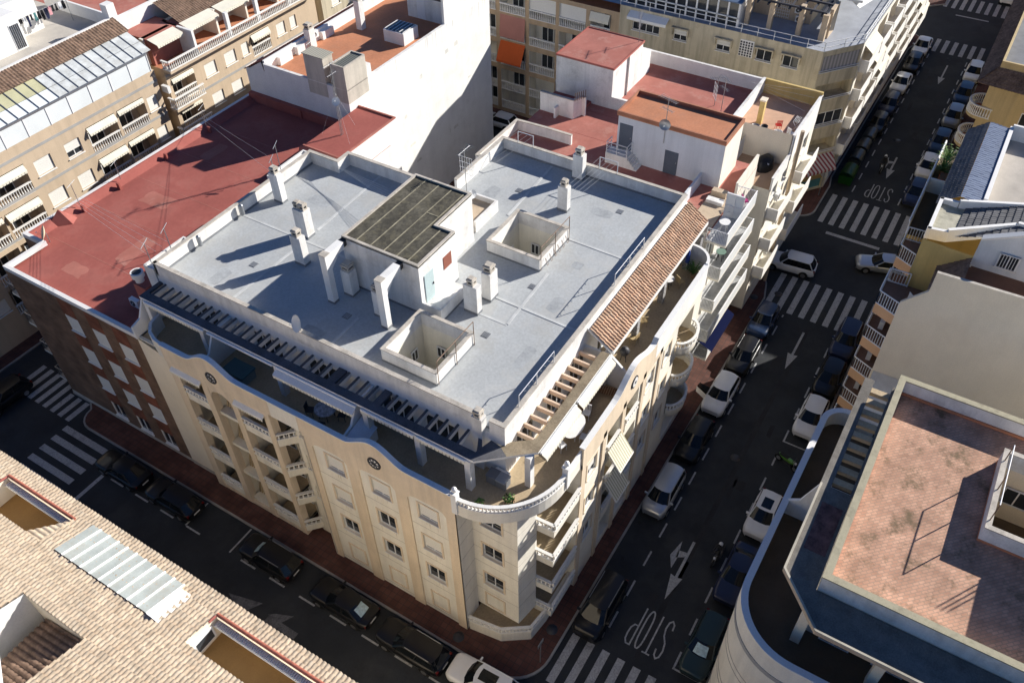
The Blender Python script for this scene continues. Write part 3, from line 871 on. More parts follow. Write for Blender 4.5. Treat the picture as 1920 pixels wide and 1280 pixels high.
# roof parapets (inner side lies to the left of travel)
parapet('roof_parapet', main, [(3.15, 24.1), (3.15, .75)], .2, RZ, PZ, WHITE2)
parapet('roof_parapet', main, [(3.15, -.18), (3.15, -1.1), (26.0, -1.1), (26.0, 13.2), (19.8, 13.2)], .2, RZ, PZ, WHITE2)
parapet('roof_parapet', main, [(18.8, 13.3), (18.8, 21.6), (17.6, 21.6), (17.6, 24.1), (3.15, 24.1)], .2, RZ, PZ, WHITE2)
mb = MB()
for a, b in (((3.37, 24.1), (3.37, 0)), ((3.4, -.88), (25.7, -.88)), ((25.78, -.8), (25.78, 12.9)), ((3.5, 23.88), (17.4, 23.88))):
    x0, x1 = min(a[0], b[0]), max(a[0], b[0]); y0, y1 = min(a[1], b[1]), max(a[1], b[1])
    mb.box(x0 - .02, x1 + .02, y0 - .02, y1 + .02, RZ, RZ + .14, GREYSKIRT)
mb.build('upstand', roof)
# parapet downpipe hoods on the left parapet
for x in (6.4, 10.2):
    mb = MB(); mb.tube((x, 23.6, RZ + .25), (x, 23.6, RZ + .9), .14, METALG, 10); mb.ball((x, 23.6, RZ + .9), .15, METALG, 10, 6); mb.build('vent_pipe', main)

# ---- light wells
WELLW = mat('cream_well_render', (.82, .78, .67), var=.06, streak=.12)
for (x0, x1, y0, y1) in wells:
    X0, X1, Y0, Y1 = x0 - .18, x1 + .18, y0 - .18, y1 + .18
    mb = MB()
    mb.box(X0, x0, Y0, Y1, RZ, PZ, WHITE2); mb.box(x1, X1, Y0, Y1, RZ, PZ, WHITE2)
    mb.box(x0, x1, Y0, y0, RZ, PZ, WHITE2); mb.box(x0, x1, y1, Y1, RZ, PZ, WHITE2)
    for f, pts in (((1, 0, 0), [(x0, y0), (x0, y1)]), ((1, 0, 0), [(x0, y1), (x1, y1)]), ((1, 0, 0), [(x1, y1), (x1, y0)]), ((1, 0, 0), [(x1, y0), (x0, y0)])):
        a, b = pts
        mb.face([(a[0], a[1], 12.9), (b[0], b[1], 12.9), (b[0], b[1], RZ), (a[0], a[1], RZ)], WELLW)
    mb.face([(x0, y0, 12.9), (x1, y0, 12.9), (x1, y1, 12.9), (x0, y1, 12.9)], WELLW)  # floor set high and pale to bounce light up the well
    o = mb.build('light_well', main)
    c = MB()
    for (a, b, cc, d) in ((X0 - .03, x0 + .02, Y0 - .03, Y1 + .03), (x1 - .02, X1 + .03, Y0 - .03, Y1 + .03), (x0 + .02, x1 - .02, Y0 - .03, y0 + .02), (x0 + .02, x1 - .02, y1 - .02, Y1 + .03)):
        c.box(a, b, cc, d, PZ, PZ + .06, COPING)
    c.wallpath([(X0, Y0), (X0, Y1), (X1, Y1), (X1, Y0)], .015, RZ, RZ + .13, GREYSKIRT, closed=True)
    c.build('coping', o)
    Fa = Fr((x1, y1), (0, -1), (-1, 0)); Fb = Fr((x0, y1), (1, 0), (0, -1))
    for F_, u in ((Fa, 1.0), (Fb, 1.9)): window(o, F_, u, 14.1, .62, .85, 'glass', depth=-.09)
    r = MB()
    pts = [(x1 + .1, y0 - .05), (x1 + .1, y1 + .05)] if False else [(X0 + .1, y0 - .1), (X1 - .1, y0 - .1)]
    for t in (0, .5, 1):
        x = pts[0][0] + (pts[1][0] - pts[0][0]) * t
        r.tube((x, Y0 - .06, RZ + .05), (x, Y0 - .06, PZ + .95), .025, METALR, 6)
    r.tube((pts[0][0], Y0 - .06, PZ + .95), (pts[1][0], Y0 - .06, PZ + .95), .025, METALR, 6)
    for t in range(1, 7):
        x = pts[0][0] + (pts[1][0] - pts[0][0]) * t / 7
        if o and x0 > 10: r.path([(x, Y0 - .05, RZ + .7), (x - .1, Y0 - .28, RZ + .25), (x + .12, Y0 - .26, RZ + .22), (x, Y0 - .05, RZ + .7)], .012, METALR, 4)
    r.build('clothes_rail', o)

# ---- stair house
SH = [(8.55, 7.8), (12.2, 7.8), (12.2, 9.05), (15.85, 9.05), (15.85, 13.25), (8.55, 13.25)]
mb = MB(); mb.prism(SH, RZ, 19.68, WHITE2, top=MOSS)
sh = mb.build('stair_house', main)
mb = MB(); mb.wallpath(SH, .16, 19.6, 19.78, COPING, closed=True); mb.build('roof_edge', sh)
mb = MB()
for k, y in enumerate((8.65, 9.45, 10.35, 11.3, 12.3)):
    mb.box(8.72, (12.05 if y < 9.2 else 15.68), y - .032, y + .032, 19.68, 19.70, MOSSJ)
mb.box(12.9, 12.98, 9.5, 10.3, 19.68, 19.70, MOSSJ)
mb.build('roof_joint', sh)
mb = MB(); mb.box(8.53, 12.22, 7.785, 7.8, RZ, RZ + .15, GREYSKIRT); mb.box(8.535, 8.55, 7.8, 13.25, RZ, RZ + .15, GREYSKIRT); mb.build('upstand', sh)
mb = MB(); mb.box(8.95, 9.8, 7.75, 7.8, 16.75, 18.75, mat('pale_green_door', (0.45, 0.55, 0.55), rough=.5, var=.08)); 
d = mb.build('door', sh); mb = MB(); mb.box(9.66, 9.72, 7.7, 7.75, 17.7, 17.85, IRON); mb.build('handle', d)
mb = MB(); mb.box(10.83, 11.63, 7.77, 7.8, 17.85, 18.75, mat('red_brown_shutter', (0.26, .09, .06), rough=.7)); mb.build('shutter', sh)
mb = MB(); mb.box(8.55, 11.3, 6.5, 7.8, RZ, 16.75, WHITE2); mb.box(8.55, 8.7, 6.5, 7.78, 16.75, 17.05, WHITE2); mb.box(8.7, 10.9, 6.5, 6.62, 16.75, 17.05, WHITE2)
mb.box(8.53, 11.32, 6.48, 6.5, RZ, RZ + .14, GREYSKIRT)
mb.build('landing', sh)
mb = MB(); mb.wallpath([(16.6, 9.4), (19.3, 9.4), (19.3, 11.4), (15.9, 11.4)], .15, RZ, 16.95, WHITE2); mb.face([(15.9, 9.5, 16.6), (19.2, 9.5, 16.6), (19.2, 11.3, 16.6), (15.9, 11.3, 16.6)], SANDY); mb.build('shaft_box', main)
# inverted-L buttress ducts
for (x0, x1, y0, y1) in ((6.62, 7.04, 12.87, 13.33), (6.5, 6.9, 8.82, 9.28)):
    mb = MB(); mb.box(x0, x1, y0, y1, RZ, 19.66, WHITE); mb.box(x1, 8.25, y0, y1, 19.15, 19.64, WHITE)
    mb.face([(x1, y0, 18.5), (x1 + .65, y0, 19.15), (x1, y0, 19.15)], WHITE)
    mb.box(8.25, 8.56, y0 + .05, y1 - .05, 19.2, 19.6, IRON)
    mb.box(x0 - .015, x1 + .015, y0 - .015, y1 + .015, RZ, RZ + .16, GREYSKIRT)
    mb.box(x0 - .02, x1 + .02, y0 - .02, y1 + .02, 19.66, 19.7, COPING)
    mb.build('duct', main)
# chimneys
chimney(main, 8.36, 8.86, 16.65, 17.45, RZ, 18.25)
chimney(main, 10.55, 11.2, 18.3, 19.2, RZ, 18.2, caps=2)
chimney(main, 12.62, 13.1, 22.35, 23.1, RZ, 18.35)
chimney(main, 7.65, 8.3, 12.3, 12.95, RZ, 17.95)
chimney(main, 7.1, 7.6, 9.75, 10.25, RZ, 17.95)
chimney(main, 10.1, 10.58, 5.05, 5.98, RZ, 18.15)
chimney(main, 11.45, 12.25, 5.0, 5.6, RZ, 18.15)
chimney(main, 25.1, 25.65, 6.22, 6.98, RZ, 18.05)
chimney(main, 21.42, 21.88, 5.38, 6.1, RZ, 18.0)
chimney(main, 2.92, 3.4, .15, .75, 13.0, 17.05, base=False)

# ---- pergola on the left terrace
SLAB_DK = mat("dark_slate_beam", (0.10, 0.10, 0.11), var=.3, scale=1.0, fine=.2, stain=(.2, .19, .17), stain_amt=.3)
SLAB_BR = mat("lichen_concrete_beam", (0.24, 0.19, 0.125), var=.3, scale=1.2, fine=.2, stain=(.38, .32, .22), stain_amt=.6, stain_scale=1.5)
mb = MB()
o_ = [(1.5, 24.1), (1.5, -.25), (3.66, -2.76), (11.7, -2.76)]
i_ = [(2.05, 24.1), (2.05, .0), (3.0, -1.9), (4.0, -2.22), (11.7, -2.22)]
def slabpoly(poly, z0, z1, m, side=WHITE):
    mb.prism(poly, z0, z1, side, top=m, bottom=True)
slabpoly([(1.5, 24.1), (1.5, -.25), (2.05, 0), (2.05, 24.1)], 15.45, 15.6, SLAB_DK)
slabpoly([(1.5, -.25), (2.6, -1.52), (3.0, -.9), (3.1, -.3), (2.05, 0)], 15.45, 15.6, SLAB_DK)
slabpoly([(2.6, -1.52), (3.66, -2.76), (4.3, -2.22), (3.6, -1.3), (3.0, -.9)], 15.45, 15.603, SLAB_BR)
slabpoly([(3.66, -2.76), (11.7, -2.76), (11.7, -2.22), (4.3, -2.22)], 15.45, 15.6, SLAB_BR)
pg = mb.build('pergola', main)
y = 23.55
def slat_done(mb): mb.build('slat', pg)
while y > .9:
    mb = MB(); mb.box(2.05, 3.15, y - .06, y + .06, 15.2, 15.5, WHITE); mb.box(2.05, 3.15, y - .065, y + .065, 15.5, 15.56, SLAB_DK); y -= .66; slat_done(mb)
mb = MB(); mb.box(2.05, 3.15, 23.85, 24.1, 15.4, 15.58, SLAB_DK); slat_done(mb)
for a, b in ((9.2, 9.75), (6.1, 6.55)): mb = MB(); mb.box(2.05, 3.15, a, b, 15.38, 15.575, SLAB_DK); slat_done(mb)
mb = MB(); mb.hexa([(2.0, -.1, 15.4), (2.2, -.3, 15.4), (3.15, .3, 15.4), (3.15, .5, 15.4), (2.0, -.1, 15.56), (2.2, -.3, 15.56), (3.15, .3, 15.56), (3.15, .5, 15.56)], SLAB_DK)
mb.build('slat', pg)
x = 4.35
SLATP = mat("pale_timber_slat", (0.66, 0.50, 0.37), var=.2)  # pale brown slats of the street-side pergola
while x < 11.6:
    mb = MB(); mb.box(x - .06, x + .06, -2.22, -1.1, 15.2, 15.5, SLATP); slat_done(mb); x += .68
for (x, y) in ((1.62, .12), (1.62, 3.25), (1.62, 6.7), (1.62, 13.0), (1.62, 18.9), (1.62, 23.6), (3.35, -2.42), (7.6, -2.5), (11.5, -2.5)):
    mb = MB(); mb.box(x - .2, x + .2, y - .17, y + .17, 13.0, 15.45, WHITE2); mb.build('post', pg)
# gutters / rolled awnings under the outer beam
for a, b, sc in ((18.6, 23.6, 1), (13.2, 18.3, 0), (7.2, 12.9, 2), (3.4, 6.9, 1), (.2, 3.2, 1)):
    mb = MB(); mb.tube((1.42, a, 15.42), (1.42, b, 15.42), .085, METALW, 8)
    if sc == 2:
        mb.hexa([(1.0, a, 15.18), (1.05, a, 15.14), (1.05, b, 15.14), (1.0, b, 15.18), (1.4, a, 15.42), (1.45, a, 15.38), (1.45, b, 15.38), (1.4, b, 15.42)], TRIMW)
    n = int((b - a) / .22)
    if sc:
        xx = 1.36 if sc == 1 else 1.02; zz = 15.36 if sc == 1 else 15.15
        for i in range(n):
            y0 = a + (b - a) * i / n; y1 = a + (b - a) * (i + 1) / n
            mb.face([(xx, y0, zz), (xx, y1, zz), (xx - .01, y1 - .03, zz - .2), (xx - .01, y0 + .03, zz - .2)], AWNC)
    mb.build('rolled_awning', pg)
for a, b in ((3.75, 7.5), (7.7, 11.6)):
    mb = MB(); mb.tube((a, -2.85, 15.45), (b, -2.85, 15.45), .09, METALW, 8)
    n = int((b - a) / .22)
    mb.hexa([(a, -3.2, 15.2), (b, -3.2, 15.2), (b, -3.17, 15.18), (a, -3.17, 15.18), (a, -2.9, 15.42), (b, -2.9, 15.42), (b, -2.87, 15.4), (a, -2.87, 15.4)], AWNC)
    for i in range(n):
        x0 = a + (b - a) * i / n; x1 = a + (b - a) * (i + 1) / n
        mb.face([(x0, -3.2, 15.2), (x1, -3.2, 15.2), (x1 - .03, -3.21, 15.0), (x0 + .03, -3.21, 15.0)], AWNC)
    mb.build('rolled_awning', pg)
# partition walls between the terraces, with sloping outer edges
for y in (18.05, 7.35, 24.0):
    mb = MB(); pr = [(.25, 13.0), (3.15, 13.0), (3.15, 15.4), (1.6, 15.4), (.95, 14.2), (.25, 14.0)]
    A = [(x, y, z) for x, z in pr]; B = [(x, y + .14, z) for x, z in pr]
    mb.face(A, WHITE); mb.face(list(reversed(B)), WHITE)
    for i in range(len(pr)):
        j = (i + 1) % len(pr); mb.face([A[j], A[i], B[i], B[j]], WHITE)
    mb.build('partition', main)
mb = MB(); pr = [(-1.1, 13.0), (-4.0, 13.0), (-4.0, 14.4), (-2.8, 15.4), (-1.1, 15.4)]
A = [(11.75, y, z) for y, z in pr]; B = [(11.89, y, z) for y, z in pr]
mb.face(A, WHITE); mb.face(list(reversed(B)), WHITE)
for i in range(len(pr)):
    j = (i + 1) % len(pr); mb.face([A[j], A[i], B[i], B[j]], WHITE)
mb.build('partition', main)

# ---- tiled lean-to over the right terrace
mb = MB()
barrel_roof(mb, (12.0, -2.75, 15.5), (26.0, -2.75, 15.5), (12.0, -1.25, 16.55), (26.0, -1.25, 16.55), 58, 5, TILE, amp=.085, seg=6, lift=.05)
tr = mb.build('tiled_roof', main)
mb = MB(); mb.hexa([(12, -2.7, 15.3), (26, -2.7, 15.3), (26, -1.1, 16.4), (12, -1.1, 16.4), (12, -2.72, 15.48), (26, -2.72, 15.48), (26, -1.1, 16.54), (12, -1.1, 16.54)], WHITE)
mb.box(12.0, 26.0, -2.84, -2.74, 15.3, 15.5, WHITE); mb.build('roof_slab', tr)
STONE = mat("rubble_stone", (0.30, 0.29, 0.28), var=.5, scale=6, fine=.3, fscale=12, stain=(.55, .53, .5), stain_amt=.8, stain_scale=4)
for x in (12.1, 16.0, 19.9, 23.8):
    mb = MB(); mb.box(x - .2, x + .2, -2.62, -2.28, 13.0, 15.32, STONE if x > 15 else WHITE); mb.build('post', tr)
for k in range(3):
    mb = MB(); mb.box(12.02 + .5 * k, 12.4 + .5 * k, -2.2, -1.1, 15.38 - .2 * k, 15.5 - .2 * k, SANDY)
mb = MB(); mb.wallpath([(25.9, -1.1), (25.9, -2.6), (24.3, -3.0)], .12, 13, 14.3, STONE); mb.build('terrace_wall', main)

# ---- roof clothes rails on the parapet edges
for (a, b) in ((3.0 + 1.7, 8.3), (15.5, 19.45)):
    r = MB()
    for t in (0, .5, 1):
        x = a + (b - a) * t
        r.tube((x, -1.0, PZ + .05), (x, -1.0, PZ + .9), .025, METALW, 6)
    r.tube((a, -1.0, PZ + .9), (b, -1.0, PZ + .9), .022, METALW, 6)
    for t in range(1, 9):
        x = a + (b - a) * t / 9; r.tube((x, -1.0, PZ + .9), (x, -1.18, PZ + .95), .012, METALW, 4)
    r.build('clothes_rail', main)

# ================================================================ ground, streets and markings
mb = MB(); mb.face([(-400, -400, -.02), (600, -400, -.02), (600, 600, -.02), (-400, 600, -.02)], mat("bare_ground", (0.12, 0.10, 0.08), var=.3, scale=.05))
tag(mb.build('ground'), kind='structure')
mb = MB()
for i in range(-6, 16):
    for j in range(-6, 8):
        x, y = i * 12, j * 12
        mb.face([(x, y, 0), (x + 12, y, 0), (x + 12, y + 12, 0), (x, y + 12, 0)], ASPHALT)
road = tag(mb.build('road'), kind='structure')
def pavement(poly, label=None):
    mb = MB(); mb.prism(poly, -.02, .12, KERB, top=KERB)
    # paved top inset
    P = [Vector(p) for p in poly]; n = len(P); q = []
    for i in range(n):
        a = (P[i] - P[i - 1]).normalized(); c = (P[(i + 1) % n] - P[i]).normalized()
        h = Vector((-a.y, a.x)) + Vector((-c.y, c.x)); h = h / max(.3, h.dot(Vector((-a.y, a.x))))
        q.append(P[i] + h * .14)
    mb.face([(p.x, p.y, .124) for p in q], PAVE)
    return tag(mb.build('pavement'), kind='structure')
def arcp(cx, cy, r, a0, a1, n=8):
    return [(cx + r * math.cos(rad(a0 + (a1 - a0) * i / n)), cy + r * math.sin(rad(a0 + (a1 - a0) * i / n))) for i in range(n + 1)]
pavement(arcp(.9, -2.9, 2.45, 185, 270) + [(38.6, -5.4)] + [(40.5, -4.9), (42.6, -3.7), (44.6, -3.2), (47.9, -1.0), (47.9, 39.9), (1.2, 39.0), (.36, 37.6), (.36, 35.6)] + arcp(-.1, 33.6, 1.4, 90, 180, 5))
pavement([(51.4, -2.6)] + arcp(53.2, -3.6, 1.7, 185, 270, 6) + [(58, -5.3), (59.6, -5.0), (92, -5.0), (95.5, -6.0), (97.5, -3.5), (97.5, 45), (51.4, 45)])
pavement([(1.2, -40), (43, -40), (43, -14.8), (41.5, -13.9), (2.4, -13.9), (1.2, -15.0)])
pavement([(52, -40), (97, -40), (97, -13.9), (53, -13.9), (52, -14.9)])
pavement([(-60, -60), (-8.6, -60), (-8.6, 34), (-60, 34)])
pavement([(-60, 44.6), (0, 44.6), (48, 44.6), (48, 100), (-60, 100)])
pavement([(106, -4.6), (107.5, -6.2), (140, -5), (140, 60), (106, 60)])
pavement([(106, -50), (140, -50), (140, -14), (106, -14)])

def strip(mb, x0, x1, y0, y1, z=.005, m=PAINTW): mb.face([(x0, y0, z), (x1, y0, z), (x1, y1, z), (x0, y1, z)], m)
def stroke(mb, pts, w, z=.006, m=PAINTW):
    V = [Vector(p) for p in pts]
    L = []; R = []
    for i in range(len(V)):
        ns = []
        if i: t = (V[i] - V[i - 1]).normalized(); ns.append(Vector((-t.y, t.x)))
        if i < len(V) - 1: t = (V[i + 1] - V[i]).normalized(); ns.append(Vector((-t.y, t.x)))
        h = ns[0] if len(ns) == 1 else (ns[0] + ns[1]) / max(.4, (ns[0] + ns[1]).dot(ns[0]))
        L.append(V[i] + h * w / 2); R.append(V[i] - h * w / 2)
    for i in range(len(V) - 1):
        mb.face([(R[i].x, R[i].y, z), (R[i + 1].x, R[i + 1].y, z), (L[i + 1].x, L[i + 1].y, z), (L[i].x, L[i].y, z)], m)
def crosswalk_x(x0, x1, y0, n, pitch, sgn=-1, w=.5, last=None):
    mb = MB()
    for i in range(n):
        y = y0 + sgn * pitch * i; strip(mb, x0, x1, y - w / 2, y + w / 2)
    return mb.build('crosswalk', road)
crosswalk_x(-.3, 3.15, -5.95, 9, 1.02)
crosswalk_x(37.8, 42.7, -5.75, 9, 1.02)
crosswalk_x(51.8, 56.9, -6.15, 8, 1.02)
crosswalk_x(93.0, 96.75, -7.7, 6, 1.05)
crosswalk_x(106.9, 111.0, -6.2, 8, 1.04)
mb = MB()
for i in range(8):
    y = 35.75 + .9 * i; strip(mb, -1.75, (.25 if y < 37.6 else 1.15), y - .24, y + .24)
mb.build('crosswalk', road)
mb = MB()
for i in range(6): strip(mb, -2.3 - 1.02 * i - .25, -2.3 - 1.02 * i + .25, 30.6, 35.3)
mb.build('crosswalk', road)
mb = MB()
strip(mb, 50.25, 50.65, -12.1, -7.15); strip(mb, 104.8, 105.1, -12.1, -8.0); strip(mb, -6.2, -3.8, 29.0, 29.3)
mb.build('stop_line', road)
mb = MB()
def dash_x(y, x0, x1, on=1.25, off=1.25, ph=0):
    x = x0 + ph
    while x < x1: strip(mb, x, min(x1, x + on), y - .06, y + .06); x += on + off
dash_x(-7.43, 4.6, 37.4); dash_x(-11.9, 4.2, 37.2); dash_x(-7.43, 58.2, 92); dash_x(-11.9, 58.2, 92)
y = 28.4
while y > -4:
    if not 17.3 < y < 20.2: strip(mb, -3.78, -3.66, max(y - 1.3, -4), y)
    y -= 2.55
strip(mb, -3.7, -1.6, 20.78, 20.9); strip(mb, -3.7, -1.6, 16.65, 16.77); strip(mb, 24.2, 24.32, -13.8, -11.9); strip(mb, 4.2, 4.32, -13.8, -11.9)
mb.build('parking_line', road)
mb = MB()
def straight_arrow(x0, x1, y):
    strip(mb, x1 + 1.8, x0, y - .09, y + .09)
    mb.face([(x1, y, .006), (x1 + 1.9, y - .4, .006), (x1 + 1.8, y, .006)], PAINTW); mb.face([(x1, y, .006), (x1 + 1.8, y, .006), (x1 + 1.9, y + .4, .006)], PAINTW)
straight_arrow(36.2, 31.4, -9.6); straight_arrow(90.0, 84.7, -10.04)
mb.build('lane_arrow', road)
mb = MB()
def turn_arrow(x0, x1, y):
    straight_arrow(x0, x1, y)
    mb.face([(x0 - 1.0, y, .007), (x0 - 1.4, y + .12, .007), (x0 - 1.7, y + .62, .007), (x0 - 1.1, y + .66, .007)], PAINTW)
    mb.face([(x0 - .35, y + .72, .007), (x0 - 1.7, y + 1.0, .007), (x0 - 2.6, y + .55, .007), (x0 - 1.7, y + .5, .007)], PAINTW)
turn_arrow(12.95, 8.1, -9.6); turn_arrow(66.7, 62.2, -9.75)
mb.build('lane_arrow', road)
# worn turning arrow of the side street
mb = MB(); WORN = mat('nearly_worn_off_paint', (.13, .13, .135), var=.3, scale=1.5, fine=.3, fscale=9, stain=(.04, .04, .042), stain_amt=.8, stain_scale=1.8)
stroke(mb, [(-5.9, 8.9), (-5.9, 11.3)], .45, .006, WORN)
for s in (-1, 1): mb.face([(-5.9 + s * .2, 10.3, .007), (-5.9 + s * .95, 9.9, .007), (-5.9 + s * .5, 11.0, .007), (-5.9 + s * .2, 11.4, .007)], WORN)
mb.face([(-6.6, 13.0, .006), (-5.3, 12.2, .006), (-5.9, 14.6, .006)], WORN)
mb.build('lane_arrow', road)
def stop_text(x0, y0, h, w):
    """letters read by a driver heading -x: text runs along +y, top of the letters towards -x"""
    mb = MB(); lw = w * .17
    S = [(.9, .78), (.82, .93), (.5, 1), (.18, .93), (.08, .76), (.25, .58), (.72, .42), (.92, .24), (.82, .07), (.5, 0), (.18, .07), (.1, .22)]
    O = [(.5 + .42 * math.sin(t), .5 + .5 * math.copysign(abs(math.cos(t)) ** .6, math.cos(t))) for t in [2 * math.pi * i / 20 for i in range(21)]]
    letters = [[S], [[(0, 1), (1, 1)], [(.5, 1), (.5, 0)]], [O], [[(.12, 0), (.12, 1), (.6, 1), (.9, .9), (.95, .75), (.88, .6), (.6, .5), (.12, .5)]]]
    for i, L in enumerate(letters):
        for pl in L:
            stroke(mb, [(x0 - v * h, y0 + i * w * 1.28 + u * w) for u, v in pl], lw * 1.15, .006)
    mb.build('road_lettering', road)
stop_text(7.0, -10.95, 2.75, .50); stop_text(60.6, -10.95, 2.5, .49)
mb = MB()
for x, y, z in ((-.77, .2, .13), (2.6, -4.5, .13), (38.2, -4.5, .13), (39.8, -6.2, .006), (21, -9.4, .006), (70, -9.0, .006)):
    mb.lathe((x, y, z), [(.36, 0), (.36, .006), (.01, .008)], IRON, 14)
mb.build('manhole_cover', road)

mb = MB(); rp = random.Random(4); PATCH = mat('asphalt_patch', (.028, .028, .030), var=.3, fine=.2, fscale=14)
for k in range(14):
    x = rp.uniform(3, 92); y = rp.uniform(-11.3, -8.0); a = rp.uniform(.5, 2.6); b = rp.uniform(.3, .9)
    if not (37 < x < 57): mb.face([(x, y, .0035), (x + a, y + .05, .0035), (x + a - .1, y + b, .0035), (x + .1, y + b - .05, .0035)], PATCH)
mb.face([(3.6, -9.9, .0035), (37, -9.95, .0035), (37, -9.6, .0035), (3.6, -9.55, .0035)], PATCH)
tag(mb.build('road_patch', road), None)
mb = MB(); SPOT = mat('oil_stain', (.015, .015, .016), rough=.6)
for k in range(40):
    x = rp.uniform(4, 95); y = rp.choice((-6.3, -12.9, -9.6)) + rp.uniform(-.6, .6); r_ = rp.uniform(.06, .22); mb.face([(x + r_ * (1 + .3 * math.sin(3 * q + k)) * math.cos(q), y + r_ * .8 * math.sin(q), .004) for q in [2 * math.pi * i / 9 for i in range(9)]], SPOT)
mb.build('oil_spot', road)
# ================================================================ cars
def paint(name, col, metallic=0.0, rough=.3): return mat(name, col, rough=rough, var=0.04, scale=2, fine=0.0, metallic=metallic, spec=.3 if max(col) < .1 else .5, coat=.22 if max(col) < .1 else .6)
CP = {'black': paint('black_car_paint', (.010, .010, .011)), 'white': paint('white_car_paint', (.72, .72, .71)), 'blue': paint('dark_blue_car_paint', (.016, .026, .07)),
      'silver': paint('silver_car_paint', (.42, .44, .46), .5), 'green': paint('dark_green_car_paint', (.022, .040, .042)), 'navy': paint('navy_car_paint', (.02, .026, .06)), 'midblue': paint('mid_blue_car_paint', (.022, .042, .095)),
      'grey': paint('grey_car_paint', (.22, .23, .24), .3), 'lime': paint('lime_green_paint', (.09, .27, .03))}
CGLASS = mat('car_glass', (.008, .010, .012), rough=.05, var=0, fine=0, spec=.42)
LAMP = mat('headlamp_glass', (.55, .57, .6), rough=.1, var=0, fine=0, spec=.6)
LAMPR = mat('tail_lamp_red', (.13, .010, .009), rough=.2, var=0, fine=0)
PLATE = mat('number_plate', (.7, .7, .68), rough=.5, var=0)
RIM = mat('alloy_rim', (.4, .4, .41), rough=.3, metallic=.8, var=0, fine=0)
SHADE = mat('sunshade_and_glint_silver', (.45, .58, .58), rough=.3, metallic=.3, var=.3, scale=6)
def car(x, y, head, color, label, style='hatch', L=4.3, W=1.8, H=1.5, group='cars parked along the street', roof=None, sunroof=False, rails=False, door_open=False, name='parked_car', shade=None):
    """head: heading angle in degrees of the car's front"""
    root = thing(name, label, 'car', (x, y, 0), rad(head), group)
    body = CP[color]; roofm = CP[roof] if roof else body
    P = {'hatch': (.235, .42, .88, .985), 'suv': (.25, .40, .90, .985), 'sedan': (.26, .44, .74, .90), 'van': (.17, .34, .95, .99), 'wagon': (.25, .42, .92, .985)}[style]
    belt = .62 * H; hl = L / 2; hw = W / 2
    X = lambda t: hl - t * L                 # t = 0 front
    zt = []
    st = [0, .015, .05, .12, .2, P[0], .45, .6, .78, P[3] - .03 if style != 'sedan' else .9, .955, .985, 1.0]
    st = sorted(set(round(s, 3) for s in st))
    hoodz = .60 * H if style != 'van' else .66 * H
    def top(t):
        if t < .05: return .50 * H + (hoodz - .50 * H) * (t / .05) ** .5 * .8
        if t < P[0]: return .5 * H + (hoodz - .5 * H) * (.8 + .2 * (t - .05) / (P[0] - .05)) + .015
        if style == 'sedan' and t > P[3]: return belt + .02 - (t - P[3]) * .25
        if t > .96: return belt - (t - .96) * 2.2
        return belt
    def wid(t):
        if t < .12: return hw * (.74 + .26 * math.sin(math.pi / 2 * t / .12) ** .8)
        if t > .88: return hw * (.80 + .20 * math.sin(math.pi / 2 * (1 - t) / .12) ** .8)
        return hw
    rows = []
    for t in st:
        w = wid(t); z = top(t); x_ = X(t); b = .24 if .03 < t < .97 else .3
        half = [(0, b), (w * .86, b), (w * .97, b + .12), (w, .42 * H * .8), (w * .985, z * .86), (w * .93, z * .97), (w * .72, z + .012), (0, z + .03)]
        ring = [(x_, yy, zz) for yy, zz in half] + [(x_, -yy, zz) for yy, zz in reversed(half[1:-1])]
        rows.append(ring)
    mb = MB(); mb.grid(rows, body, True, True); mb.face(list(reversed(rows[0])), body); mb.face(rows[-1], body)
    # dark lower bumper band
    mb.box(X(.012), X(-.004), -hw * .6, hw * .6, .30, .42, RUBBER); mb.box(X(1.004), X(.988), -hw * .62, hw * .62, .30, .42, RUBBER)
    # wheel arches
    for t in (.18, .80):
        for s in (-1, 1): mb.tube((X(t), s * (hw - .16), .33), (X(t), s * (hw + .004), .33), .40, RUBBER, 16)
    bo = mb.build('body', root, loc=(0, 0, 0))
    # greenhouse
    t0, t1, t2, t3 = P
    bw = hw * .90; tw = hw * .70
    def ring(ta, tb, w, z, k=.06):
        xa, xb = X(ta), X(tb)
        return xa, xb, w, z
    zb, zr = belt - .01, H - .045
    A = [(X(t0), 0, hoodz + .0), (X(t0 + .045), bw, zb), (X(t3 - .02), bw * .94, zb), (X(t3), 0, zb + .02)]
    F0 = [(X(t0 + .06), -bw, zb), (X(t0 + .012), -bw * .55, zb + .0), (X(t0), 0, zb + .0), (X(t0 + .012), bw * .55, zb), (X(t0 + .06), bw, zb)]
    F1 = [(X(t1 + .035), -tw, zr), (X(t1 + .008), -tw * .55, zr + .02), (X(t1), 0, zr + .03), (X(t1 + .008), tw * .55, zr + .02), (X(t1 + .035), tw, zr)]
    B0 = [(X(t3 - .03), -bw * .95, zb), (X(t3 - .004), -bw * .5, zb), (X(t3), 0, zb), (X(t3 - .004), bw * .5, zb), (X(t3 - .03), bw * .95, zb)]
    B1 = [(X(t2 - .03), -tw, zr - .01), (X(t2 - .008), -tw * .55, zr + .01), (X(t2), 0, zr + .018), (X(t2 - .008), tw * .55, zr + .01), (X(t2 - .03), tw, zr - .01)]
    g = MB(); g.grid([F0, F1], CGLASS, True); g.build('windscreen', root, loc=(0, 0, 0))
    g = MB(); g.grid([list(reversed(B0)), list(reversed(B1))], CGLASS, True); g.build('rear_window', root, loc=(0, 0, 0))
    for s, i in ((-1, 0), (1, 4)):
        g = MB(); g.face([F0[i], B0[i], B1[i], F1[i]] if s < 0 else [F0[i], F1[i], B1[i], B0[i]], CGLASS); g.build('side_window', root, loc=(0, 0, 0))
    g = MB(); rr = []
